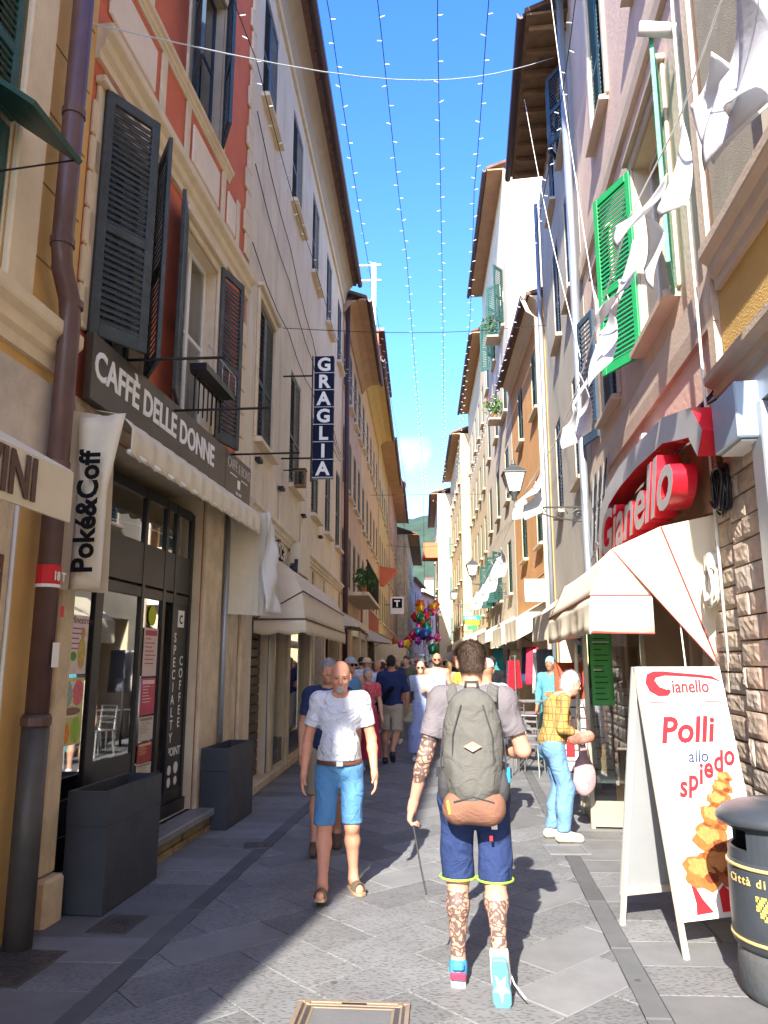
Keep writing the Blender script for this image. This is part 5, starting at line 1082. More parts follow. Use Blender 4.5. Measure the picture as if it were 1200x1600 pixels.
lantern((1.75, 42.0, 4.9), 1.05, 0, 'third and smallest wall lantern by the pale end house', 1.0)

# ---------------------------------------------------------------- fairy lights and wires
m_wire = mat('dark_wire', (.03, .035, .04), var=0, bump=0); m_bulb = mat('clear_bulb', (.8, .82, .85), rough=.2, var=0, bump=0)
def fairy(label, pts, sag=.12, step=.34, r=.005):
    t = thing('fairy_light_string', label, 'fairy lights', pts[0], 0, 'strings of fairy lights over the street'); o0 = Vector(pts[0]); P = []
    for p, q in zip(pts[:-1], pts[1:]):
        p, q = Vector(p), Vector(q); L = (q - p).length; n = max(2, int(L / .7))
        for k in range(n): f = k / n; P.append(p.lerp(q, f) - Vector((0, 0, sag * math.sin(math.pi * f))) - o0)
    P.append(Vector(pts[-1]) - o0); b = MB(); b.tube(P, r, 4); b.obj('wire', m_wire, t); b = MB(); acc = 0; nxt = .2; k = 0
    for p, q in zip(P[:-1], P[1:]):
        L = (q - p).length
        while acc + L > nxt:
            c_ = p.lerp(q, (nxt - acc) / L); k += 1; sg_ = 1 if k % 2 else -1; d = Vector((sg_ * .06, rnd.uniform(-.02, .02), rnd.uniform(-.02, .03))); b.tube([c_, c_ + d * .4, c_ + d], [.003, .0075, .006], 5); nxt += step
        acc += L
    o = b.obj('bulbs', m_bulb, t); o['kind'] = 'stuff'; return t
fairy('leftmost long strand of fairy lights, running close to the left eaves', [(-1.15, 2.0, 9.05), (-1.0, 7.6, 9.0), (-.93, 13.9, 9.0), (-.72, 25.5, 9.0), (-.55, 33.0, 8.9)])
fairy('second strand of fairy lights from the left, over the middle of the sky', [(-.62, 2.0, 9.05), (-.42, 7.8, 9.0), (-.22, 13.0, 9.0), (.0, 24, 9.0), (.2, 33.0, 8.9)])
fairy('third strand of fairy lights from the left, nearly upright in the sky gap', [(.12, 2.0, 9.05), (.25, 7.8, 9.0), (.52, 15.7, 9.0), (.93, 29.7, 9.0), (1.0, 33.0, 8.9)])
fairy('rightmost strand of fairy lights, close to the right eaves', [(.7, 2.0, 9.05), (.83, 8.0, 9.0), (.89, 11, 9.0), (1.12, 16, 9.0), (1.3, 24, 9.0), (1.5, 33, 8.9)])
fairy('strand of fairy lights pinned along the top windows of the beige house', [(-1.85, 5.0, 8.2), (-1.75, 7.2, 8.1), (-1.8, 12, 8.4), (-1.75, 20, 8.8), (-1.7, 33, 8.9)])
fairy('short strand of fairy lights in front of the grey cream house', [(1.6, 6.0, 8.6), (1.8, 9, 8.4), (1.95, 14, 8.6), (2.0, 24, 8.8), (1.9, 33, 8.9)])
dr = fairy('drooping loops of fairy lights where the strands end at the far cross wire', [(-1.7, 33.1, 8.9), (-.9, 33.1, 8.7), (-.2, 33.1, 8.9), (.55, 33.1, 8.7), (1.9, 33.1, 8.9)], sag=.75)
def wire(label, pts, r=.006, m=None):
    t = thing('overhead_wire', label, 'wire', pts[0], 0, 'wires across the street'); o0 = Vector(pts[0]); b = MB(); b.tube([Vector(p) - o0 for p in pts], r, 5); b.obj('cable', m or m_wire, t); return t
def sagp(a, c, s, n=14): return [tuple(Vector(a).lerp(Vector(c), k / n) - Vector((0, 0, s * math.sin(math.pi * k / n)))) for k in range(n + 1)]
wire('pale wire crossing high above the street at the top of the view', sagp((-2.42, 4.75, 6.28), (2.6, 12.4, 12.6), .5), .006, mat('pale_wire', (.5, .55, .58), var=0, bump=0))
wire('dark wire crossing between the letter box sign and the right downpipe', sagp((-2.18, 11.4, 6.9), (2.62, 15.0, 8.5), .12))
wire('far cross wire carrying the ends of the fairy lights', [(-2.2, 33.1, 8.9), (2.85, 33.1, 8.9)], .01)
wire('thin wire across the street over the balloons', sagp((-2.1, 46, 8.6), (2.8, 46, 8.8), .2), .012)
for k, x in enumerate((-.75, .12, .95)): wire('thin wire hanging plumb from the far cross wire, ' + ('left', 'middle', 'right')[k] + ' of three', [(x, 33.2, 8.8), (x, 33.2, 4.5)], .008)
wire('white wire sagging from the right eaves to the bunting', sagp((2.0, 10, 12.0), (1.75, 7.2, 5.2), .3), .005, m_white)
wire('second white wire sagging below the right eaves', sagp((2.05, 13, 12.2), (1.8, 8.2, 5.0), .3), .005, m_white)

# ---------------------------------------------------------------- white cloth bunting
m_cloth = cloth_mat('white_cotton', (.78, .79, .82), wr=.15, scale=4, trans=.3)
BF = [
    [(1.62, 3.40, 5.02), (1.60, 3.10, 4.26), (1.58, 3.30, 4.31), (1.63, 3.70, 4.57)],
    [(1.70, 3.60, 5.09), (1.71, 3.50, 4.46), (1.69, 3.90, 4.43), (1.67, 3.90, 4.88)],
    [(1.69, 3.90, 5.00), (1.85, 3.80, 4.65), (1.78, 4.10, 4.58), (1.66, 4.20, 4.98)],
    [(1.66, 4.40, 4.95), (1.60, 4.30, 4.41), (1.63, 4.60, 4.52), (1.54, 4.50, 4.60)],
    [(1.61, 4.70, 4.79), (1.50, 4.80, 4.65), (1.53, 5.20, 4.65), (1.46, 5.30, 4.87)],
    [(1.60, 5.00, 4.70), (1.65, 4.90, 4.47), (1.66, 5.00, 4.24), (1.57, 5.10, 4.42)],
    [(1.66, 5.60, 4.85), (1.56, 5.50, 4.45), (1.56, 6.00, 4.54), (1.45, 6.10, 4.39)],
    [(1.63, 5.90, 4.71), (1.59, 6.00, 4.54), (1.68, 6.10, 4.51), (1.67, 5.80, 4.71)],
    [(1.63, 6.30, 4.74), (1.59, 6.20, 4.17), (1.54, 6.40, 4.02), (1.58, 6.60, 4.58)],
    [(1.62, 6.80, 4.51), (1.56, 6.80, 4.23), (1.50, 7.00, 3.99), (1.52, 7.30, 4.29)],
    [(1.58, 7.30, 4.42), (1.66, 7.40, 3.92), (1.64, 7.50, 3.85), (1.60, 7.80, 4.26)],
    [(1.64, 7.90, 4.29), (1.66, 8.00, 3.97), (1.60, 8.20, 3.95), (1.57, 8.40, 4.23)],
    [(1.64, 10.30, 4.23), (1.56, 10.40, 3.94), (1.46, 10.80, 3.89), (1.42, 10.90, 4.00)],
    [(1.62, 10.60, 4.03), (1.63, 10.50, 3.69), (1.52, 10.80, 3.64), (1.45, 10.90, 3.86)],
    [(1.54, 11.20, 4.07), (1.49, 11.30, 3.77), (1.43, 11.50, 3.77), (1.41, 11.50, 4.03)],
    [(1.95, 19.0, 4.4), (2.02, 19.3, 3.8), (1.9, 20.0, 3.75), (1.86, 20.0, 4.3)], [(1.9, 21, 4.3), (1.95, 21.2, 3.6), (1.85, 22, 3.55), (1.82, 22, 4.1)], [(1.85, 23, 4.15), (1.9, 23.3, 3.5), (1.8, 24, 3.45), (1.78, 24, 4.0)], [(1.8, 25, 4.0), (1.85, 25.2, 3.4), (1.75, 26, 3.35), (1.72, 26, 3.95)]]
FLB = ['largest white cloth pennant, at the top right corner', 'white pennant hanging crumpled just under the largest one', 'third white pennant from the top right, by the white vent pipe', 'slim white pennant beside the mint shutter', 'white pointed pennant flying over the bright green shutter',
       'white cloth hanging limp in front of the open window', 'narrow twisted white cloth across the green shutter louvres', 'small scrap of white cloth on the cord by the green shutter', 'long narrow white cloth left of the green shutter', 'twisted white cloth by the metal downpipe',
       'white cloth over the teal shutter', 'lowest white cloth before the lantern', 'white cloth to the right of the nearest lantern', 'lower white cloth right of the nearest lantern', 'white cloth hanging just under the nearest lantern', 'white cloth beyond the lantern, nearest of four', 'white cloth beyond the lantern, second of four', 'white cloth beyond the lantern, third of four', 'white cloth beyond the lantern, farthest of four']
for q, lab in zip(BF, FLB):
    A, B2, C2, D2 = [Vector(p) for p in q]; ct_ = (A + B2 + C2 + D2) / 4; fz_ = 1.3 if BF.index(q) < 6 else 1.15; A, B2, C2, D2 = [ct_ + (p - ct_) * fz_ for p in (A, B2, C2, D2)]; o0 = A.copy(); L = (C2 - A).length; b = MB()
    def fl(u, v_):
        p = A.lerp(D2, u).lerp(B2.lerp(C2, u), v_); w = .11 * L * math.sin(v_ * math.pi * .9 + u * 2.2); return tuple(p + Vector((w * .9, w * .2, -.05 * L * math.sin(u * math.pi) * (1 - v_))) - o0)
    b.grid(fl, 12, 12); o = b.obj('cloth_pennant', m_cloth, None, smooth=True, solid=.003, loc=tuple(o0)); tag(o, lab, 'bunting', 'white cloths on the bunting cord')
wire('cord carrying the white cloth pennants along the right side', [(1.75, 1.5, 5.6), (1.56, 3.2, 5.02), (1.62, 4.3, 4.95), (1.56, 5.2, 4.88), (1.60, 6.5, 4.68), (1.62, 7.6, 4.42), (1.63, 9, 4.26), (1.53, 11, 4.12), (1.8, 15, 4.4), (1.95, 19, 4.4), (1.85, 23, 4.15), (1.75, 27, 4.0), (2.8, 29, 4.4)], .006, m_white)

# ---------------------------------------------------------------- shops further down the right side
def box_awning(label, s0, s1, X, z, out, m, side='R', val_=.35, group='awnings further down the street'):
    t = thing('awning', label, 'awning', (X, s0, z), math.pi / 2, group); sg_ = 1 if side == 'R' else -1; b = MB(sg_); L = s1 - s0
    b.prism([(0, .45), (out, 0), (out, -.01), (0, .43)], 0, L); b.obj('sheet', m, t)
    b = MB(sg_); b.grid(lambda u, v_: (L * u, out + .005 + .02 * math.sin(u * 20) * v_, -val_ * v_ - .03 * abs(math.sin(u * L / .3 * math.pi)) * v_), int(max(12, L * 12)), 3); b.obj('valance', m, t, solid=.004)
    for x in (.01, L - .01): b = MB(sg_); b.add([(x, 0, .44), (x, out, 0), (x, out, -val_), (x, 0, -.05)], [(0, 1, 2, 3)]); b.obj('cheek', m, t, solid=.004)
    b = MB(sg_); b.tube([(.02, 0, -.4), (.02, out, -.01)], .012, 5); b.obj('arm', m_iron, t); return t
box_awning('cream awning on the grey cream house beyond the showcase', 12.0, 14.4, 2.66, 2.45, .62, m_canv_r, val_=.42)
box_awning('second cream awning on the low orange house', 17.3, 19.8, 2.85, 2.6, .75, m_canv_r, val_=.45)
box_awning('third cream awning on the low orange house', 20.1, 22.8, 2.85, 2.55, .8, m_canv_r, val_=.45)
box_awning('cream awning before the tall cream house', 24.0, 28.0, 2.85, 2.6, .9, m_canv_r)
box_awning('long pale awning on the pale yellow house', 33.0, 42.0, 2.85, 2.7, 1.1, m_canvas)
box_awning('dull awning by the pale end house', 46.0, 55.0, 2.75, 2.7, 1.0, m_canvas2)
box_awning('thin pale awning after the hooded one, on the beige house', 17.4, 20.2, -2.2, 2.55, .8, m_canvas2, 'L', .12)
box_awning('pale awning on the orange house, left side', 31, 34, -2.2, 2.55, .9, m_canvas2, 'L', .15)
bs2 = thing('hanging_sign', 'white projecting shop sign with grey script above the cream awnings', 'sign', (2.26, 17.0, 2.95)); b = MB(); b.box((0, 0, 0), (.56, .12, .50)); b.obj('panel', m_board, bs2, bevel=.01)
text('lettering', 'Gelateria', .13, m_galv, bs2, B_FRONT, (.04, -.004, .2), extrude=.002, shear=.3); b = MB(); b.tube([(.3, .06, .5), (.45, .06, .62), (.62, .06, .62)], .015, 5); b.obj('bracket', m_iron, bs2)
gs2 = thing('hanging_sign', 'green and yellow projecting shop sign down the right side', 'sign', (1.75, 33, 3.0))
for k, (c_, z) in enumerate(((.0, .42), (.0, .22), (.0, .0))): b = MB(); b.box((.0 + .08 * k, 0, z), (.75 - .08 * k, .1, z + .19)); b.obj('panel', mat(('sign_green', 'sign_yellow', 'sign_green2')[k], ((.02, .45, .22), (.75, .65, .03), (.05, .40, .10))[k], var=.05, bump=0), gs2)
text('lettering', 'FARMA', .16, m_text_w, gs2, B_FRONT, (.06, -.003, .45), extrude=.002); b = MB(); b.tube([(.7, .05, .5), (1.1, .05, .5)], .02, 5); b.obj('bracket', m_iron, gs2)
bs3 = thing('hanging_sign', 'small black and white square sign on the left, above the stall cover', 'sign', (-1.75, 43, 4.3)); b = MB(); b.box((0, 0, 0), (.75, .08, .95)); b.obj('panel', m_board, bs3); b = MB(); b.box((.1, -.003, .32), (.65, -.001, .85)); b.obj('print', m_text_k, bs3); text('lettering', 'T', .5, m_text_w, bs3, B_FRONT, (.22, -.006, .4), bold=.02, extrude=.002)
b = MB(); b.tube([(-.35, .04, .5), (.0, .04, .5)], .02, 5); b.obj('bracket', m_iron, bs3)
stl = thing('market_stall', 'market stall with a sloping beige side sheet on the left before the balloons', 'stall', (-2.1, 34, 0)); b = MB(); b.add([(0, 0, 2.95), (1.35, 3.0, 2.3), (1.35, 3.0, .9), (0, 0, .7)], [(0, 1, 2, 3)]); b.obj('side_sheet', m_canvas, stl, solid=.01)
b = MB(); b.add([(0, 0, 3.0), (1.4, 3, 2.35), (1.3, 9, 2.4), (0, 9, 3.0)], [(0, 1, 2, 3)]); b.obj('roof_sheet', m_canvas, stl, solid=.01)
for x, y in ((.03, .02), (1.3, 3.0), (1.3, 8.9), (.03, 8.9)): b = MB(); b.box((x, y, 0), (x + .05, y + .05, 2.3)); b.obj('pole', m_steel, stl)
cl = thing('clothes_rail', 'rail of red and dark clothes hanging outside a shop on the right', 'clothes rail', (1.95, 16.6, GZ)); 
for x, y in ((0, 0), (0, .9)): b = MB(); b.tube([(x, y, 0), (x, y, 1.75)], .015, 6); b.obj('post', m_steel, cl)
b = MB(); b.tube([(0, 0, 1.75), (0, .9, 1.75)], .015, 6); b.obj('bar', m_steel, cl)
for k, c_ in enumerate(((.38, .01, .02), (.30, .02, .05), (.03, .03, .05))):
    b = MB(); y = .15 + k * .3; b.add([(-.10, y, 1.66), (.10, y, 1.66), (.15, y + .03, 1.1), (-.14, y + .03, 1.05)], [(0, 1, 2, 3)]); b.obj('garment', cloth_mat('garment_%d' % k, c_, wr=.6), cl, solid=.06)
# steel cafe tables and stools
def steel_table(loc, rz_, label, h=.74, w=.55):
    t = thing('cafe_table', label, 'table', loc, rz_, 'steel cafe furniture'); b = MB(); b.box((-w / 2, -w / 2, h), (w / 2, w / 2, h + .02)); b.obj('tabletop', m_steel, t, bevel=.004)
    for x, y in ((1, 1), (1, -1), (-1, 1), (-1, -1)): b = MB(); b.tube([(x * w * .42, y * w * .42, h), (x * w * .46, y * w * .46, 0)], .011, 5); b.obj('leg', m_steel, t)
    return t
def steel_chair(loc, rz_, label):
    t = thing('cafe_chair', label, 'chair', loc, rz_, 'steel cafe furniture'); b = MB(); b.box((-.2, -.2, .44), (.2, .2, .46)); b.obj('seat', m_steel, t, bevel=.004)
    for x, y in ((1, 1), (1, -1), (-1, 1), (-1, -1)): b = MB(); b.tube([(x * .18, y * .18, .44), (x * .2, y * .21, 0)], .011, 5); b.obj('leg', m_steel, t)
    b = MB(); b.tube([(-.19, .19, .44), (-.19, .24, .86), (.19, .24, .86), (.19, .19, .44)], .011, 6); b.obj('back_frame', m_steel, t)
    for z in (.56, .66, .76): b = MB(); b.box((-.185, .20 + (z - .44) * .12, z), (.185, .206 + (z - .44) * .12, z + .03)); b.obj('back_slat', m_steel, t)
    b = MB(); b.tube([(-.2, -.16, .44), (-.2, -.18, .64), (-.2, .2, .66)], .009, 5); b.obj('armrest', m_steel, t); b = MB(); b.tube([(.2, -.16, .44), (.2, -.18, .64), (.2, .2, .66)], .009, 5); b.obj('armrest', m_steel, t); return t
steel_table((1.72, 12.4, GZ), R(8), 'steel cafe table in front of the seated person in turquoise', 1.02, .5); steel_table((1.75, 14.0, GZ), R(4), 'second steel cafe table further up the right side')
steel_chair((1.55, 11.9, GZ), R(160), 'steel cafe chair nearest the viewer, at the first table'); steel_chair((1.62, 13.3, GZ), R(20), 'steel cafe chair between the two cafe tables'); steel_chair((2.2, 13.9, GZ), R(-80), 'steel cafe chair by the wall at the second table')

# ---------------------------------------------------------------- balloon seller's foil balloons
bcol = [(.60, .03, .05), (.65, .08, .30), (.05, .10, .45), (.70, .45, .03), (.45, .02, .10), (.6, .6, .62), (.03, .2, .08), (.55, .12, .02), (.3, .05, .3), (.05, .35, .55)]
bname = ['red', 'pink', 'blue', 'yellow', 'dark red', 'silver', 'green', 'orange', 'purple', 'sky blue']
bm_ = [mat('foil_' + n_.replace(' ', '_'), c_, rough=.18, var=.15, scale=6, bump=.15, bscale=14, metal=.5) for n_, c_ in zip(bname, bcol)]
bt = bpy.data.meshes.new('balloon'); _b = bmesh.new(); bmesh.ops.create_uvsphere(_b, u_segments=14, v_segments=10, radius=.25)
for v_ in _b.verts: v_.co.y *= .5; v_.co.x *= 1 + .12 * math.sin(5 * math.atan2(v_.co.z, v_.co.x)); v_.co.z *= 1 + .12 * math.sin(5 * math.atan2(v_.co.z, v_.co.x))
_b.to_mesh(bt); _b.free(); bt.materials.append(bm_[0]); bt.polygons.foreach_set('use_smooth', [True] * len(bt.polygons))
where = ['at the top of the bunch', 'on the left of the bunch', 'in the middle of the bunch', 'low in the bunch', 'on the right of the bunch']
seen = {}
for k in range(46):
    a = rnd.uniform(0, 6.28); up = k / 45; 
    if k < 26: x = .22 + rnd.gauss(0, .28); z = 3.9 + rnd.gauss(0, .42); y = 37 + rnd.uniform(-.5, .5)
    else: x = -.05 + rnd.gauss(0, .34); z = 2.75 + rnd.gauss(0, .30); y = 34 + rnd.uniform(-.5, .5)
    z = max(2.2, z); ci = k % 10
    pos_ = ('upper' if k < 26 else 'lower') + ' cluster, ' + ('left' if x < .05 else 'right') + (' and high' if z > (3.9 if k < 26 else 2.75) else ' and low')
    for q in range(10):
        if (bname[(ci + q) % 10], pos_) not in seen: ci = (ci + q) % 10; break
    else: continue
    seen[(bname[ci], pos_)] = 1
    o = bpy.data.objects.new('balloon', bt); COL.objects.link(o); o.location = (x, y, z); o.rotation_euler = (rnd.uniform(-.4, .4), rnd.uniform(-.5, .5), rnd.uniform(-.7, .7)); o.scale = (rnd.uniform(.6, 1.0),) * 3
    o.material_slots[0].link = 'OBJECT'; o.material_slots[0].material = bm_[ci]
    tag(o, '%s foil balloon in the %s' % (bname[ci], pos_), 'balloon', 'foil balloons above the crowd')
b = MB()
for k in range(14): b.tube([(.1, 35.5, 1.3), (.1 + rnd.gauss(0, .3), 35.5 + rnd.uniform(-1, 1), 3.2)], .004, 3)
o = b.obj('balloon_strings', m_wire); tag(o, 'thin strings tied below the foil balloons', 'strings', kind='stuff')

for k, (x, y, z, c_, w) in enumerate(((2.35, 15.2, 1.9, (.10, .10, .12), .30), (2.35, 15.7, 1.9, (.42, .40, .38), .28), (2.5, 17.9, 2.0, (.45, .03, .06), .26), (2.5, 18.5, 2.0, (.03, .05, .12), .30), (2.45, 20.6, 2.0, (.55, .50, .40), .30), (2.45, 21.2, 2.0, (.30, .10, .05), .28), (2.4, 25.0, 2.1, (.05, .25, .28), .32), (2.4, 26.4, 2.1, (.5, .2, .05), .3))):
    b = MB(); b.grid(lambda u, v_: ((u - .5) * w * (1 + .35 * v_), .03 * math.sin(u * 9 + k) * v_, -.85 * v_), 10, 6); o = b.obj('hanging_garment', cloth_mat('hung_cloth_%d' % k, c_, wr=.8), None, smooth=True, solid=.03, loc=(x, y, z))
    tag(o, ('black', 'pale grey', 'crimson', 'navy', 'cream', 'rust brown', 'teal', 'orange')[k] + ' garment hanging outside a shop on the sunny right side', 'garment', 'garments hung outside the shops')
# ================================================================== people
def smin(a, b, k):
    h = np.clip(.5 + .5 * (b - a) / k, 0, 1); return b + (a - b) * h - k * h * (1 - h)
class SDF:
    def __init__(self, lo, hi, h):
        self.lo = np.array(lo, float); self.h = h; self.n = np.ceil((np.array(hi) - self.lo) / h).astype(int) + 1
        self.D = np.full(self.n, .25, np.float32); self.ax = [self.lo[i] + h * np.arange(self.n[i]) for i in range(3)]
    def sub(self, lo, hi):
        a = np.clip(np.floor((np.array(lo) - self.lo) / self.h).astype(int), 0, self.n); b = np.clip(np.ceil((np.array(hi) - self.lo) / self.h).astype(int) + 1, 0, self.n)
        sl = tuple(slice(a[i], b[i]) for i in range(3)); X, Y, Z = np.meshgrid(*[self.ax[i][sl[i]] for i in range(3)], indexing='ij'); return sl, X, Y, Z
    def _mix(self, sl, d, k, op):
        if d.size == 0: return
        cur = self.D[sl]
        if op == '+': self.D[sl] = smin(cur, d, k) if k > 0 else np.minimum(cur, d)
        else: self.D[sl] = -smin(-cur, d, k)
    def cap(self, a, b, ra, rb, k=.02, op='+', flat=(1, 1)):
        a = np.array(a, float); b = np.array(b, float); m = max(ra, rb) * max(1, *[1 / f for f in flat]) + k + 3 * self.h
        sl, X, Y, Z = self.sub(np.minimum(a, b) - m, np.maximum(a, b) + m); ab = b - a; L = (ab ** 2).sum() + 1e-9
        px, py, pz = X - a[0], Y - a[1], Z - a[2]; t = np.clip((px * ab[0] + py * ab[1] + pz * ab[2]) / L, 0, 1)
        dx, dy, dz = px - t * ab[0], py - t * ab[1], pz - t * ab[2]
        d = np.sqrt((dx * flat[0]) ** 2 + (dy * flat[1]) ** 2 + dz ** 2) - (ra + (rb - ra) * t); self._mix(sl, d, k, op)
    def ell(self, c, r, k=.02, op='+', rx=0.0, rz=0.0):
        c = np.array(c, float); r = np.array(r, float); m = r.max() + k + 3 * self.h; sl, X, Y, Z = self.sub(c - m, c + m)
        x, y, z = X - c[0], Y - c[1], Z - c[2]
        if rz: x, y = x * math.cos(rz) + y * math.sin(rz), -x * math.sin(rz) + y * math.cos(rz)
        if rx: y, z = y * math.cos(rx) + z * math.sin(rx), -y * math.sin(rx) + z * math.cos(rx)
        k0 = np.sqrt((x / r[0]) ** 2 + (y / r[1]) ** 2 + (z / r[2]) ** 2); k1 = np.sqrt((x / r[0] ** 2) ** 2 + (y / r[1] ** 2) ** 2 + (z / r[2] ** 2) ** 2) + 1e-6
        self._mix(sl, k0 * (k0 - 1) / k1, k, op)
    def cut(self, p, n):        # removes what lies on the side n points to
        X, Y, Z = np.meshgrid(*self.ax, indexing='ij'); n = np.array(n, float); n /= np.linalg.norm(n)
        self.D = np.maximum(self.D, ((X - p[0]) * n[0] + (Y - p[1]) * n[1] + (Z - p[2]) * n[2]).astype(np.float32))
    def cutbox(self, lo, hi, p, n):
        sl, X, Y, Z = self.sub(lo, hi); n = np.array(n, float); n /= np.linalg.norm(n)
        self.D[sl] = np.maximum(self.D[sl], ((X - p[0]) * n[0] + (Y - p[1]) * n[1] + (Z - p[2]) * n[2]))
    def folds(self, amp, fx=14, fz=7, seed=0.0):
        X, Y, Z = np.meshgrid(*self.ax, indexing='ij')
        w = np.sin(X * fx + 2.2 * np.sin(Z * fz + seed)) * np.sin(Z * fz * 1.3 + Y * fx * .8 + seed) + .6 * np.sin((Z * 22 + X * 18 + Y * 12) + 2 * np.sin(X * 9 + seed)); self.D += (amp * w).astype(np.float32)
    def mesh(self, name, mats, part=None):
        D = self.D; S = D < 0; nx, ny, nz = D.shape; c = [S[i:nx - 1 + i, j:ny - 1 + j, k:nz - 1 + k] for i in (0, 1) for j in (0, 1) for k in (0, 1)]
        tot = sum(x.astype(np.int8) for x in c); mix = (tot > 0) & (tot < 8); idx = np.argwhere(mix); ids = np.full(mix.shape, -1, np.int64); ids[mix] = np.arange(len(idx))
        pos = np.zeros((len(idx), 3)); cnt = np.zeros(len(idx)); i0, j0, k0 = idx.T
        for ax in range(3):
            for u in (0, 1):
                for v_ in (0, 1):
                    o = [0, 0, 0]; o[(ax + 1) % 3] = u; o[(ax + 2) % 3] = v_; e = list(o); e[ax] = 1
                    a = D[i0 + o[0], j0 + o[1], k0 + o[2]]; b = D[i0 + e[0], j0 + e[1], k0 + e[2]]; m = (a < 0) != (b < 0); t = np.where(m, a / np.where(m, a - b, 1), 0)
                    p = np.array(o, float)[None, :] + np.zeros((len(idx), 3)); p[:, ax] += t; pos[m] += p[m]; cnt[m] += 1
        V = (idx + pos / cnt[:, None]) * self.h + self.lo; F = []
        for ax in range(3):
            a = np.take(S, range(0, S.shape[ax] - 1), axis=ax); b = np.take(S, range(1, S.shape[ax]), axis=ax); u, w = (ax + 1) % 3, (ax + 2) % 3
            e = np.argwhere(a != b); e = e[(e[:, u] > 0) & (e[:, w] > 0) & (e[:, u] < mix.shape[u]) & (e[:, w] < mix.shape[w])]
            if not len(e): continue
            q = []
            for du, dw in ((0, 0), (-1, 0), (-1, -1), (0, -1)):
                p = e.copy(); p[:, u] += du; p[:, w] += dw; q.append(ids[p[:, 0], p[:, 1], p[:, 2]])
            q = np.stack(q, 1); fl = a[e[:, 0], e[:, 1], e[:, 2]]; q[~fl] = q[~fl][:, ::-1]; F.append(q)
        F = np.concatenate(F); F = F[(F >= 0).all(1)]
        # one light smoothing pass
        for _ in range(2):
            acc = np.zeros_like(V); n_ = np.zeros(len(V))
            for a_, b_ in ((0, 1), (1, 2), (2, 3), (3, 0)):
                np.add.at(acc, F[:, a_], V[F[:, b_]]); np.add.at(n_, F[:, a_], 1); np.add.at(acc, F[:, b_], V[F[:, a_]]); np.add.at(n_, F[:, b_], 1)
            V = V * .55 + (acc / np.maximum(n_, 1)[:, None]) * .45
        me = bpy.data.meshes.new(name); me.vertices.add(len(V)); me.vertices.foreach_set('co', V.astype(np.float32).ravel()); me.loops.add(len(F) * 4); me.polygons.add(len(F))
        me.polygons.foreach_set('loop_start', np.arange(0, len(F) * 4, 4)); me.loops.foreach_set('vertex_index', F.astype(np.int32).ravel()); me.update(calc_edges=True)
        for m in (mats if isinstance(mats, (list, tuple)) else [mats]): me.materials.append(m)
        me.polygons.foreach_set('use_smooth', np.ones(len(F), bool)); me.validate(); return me
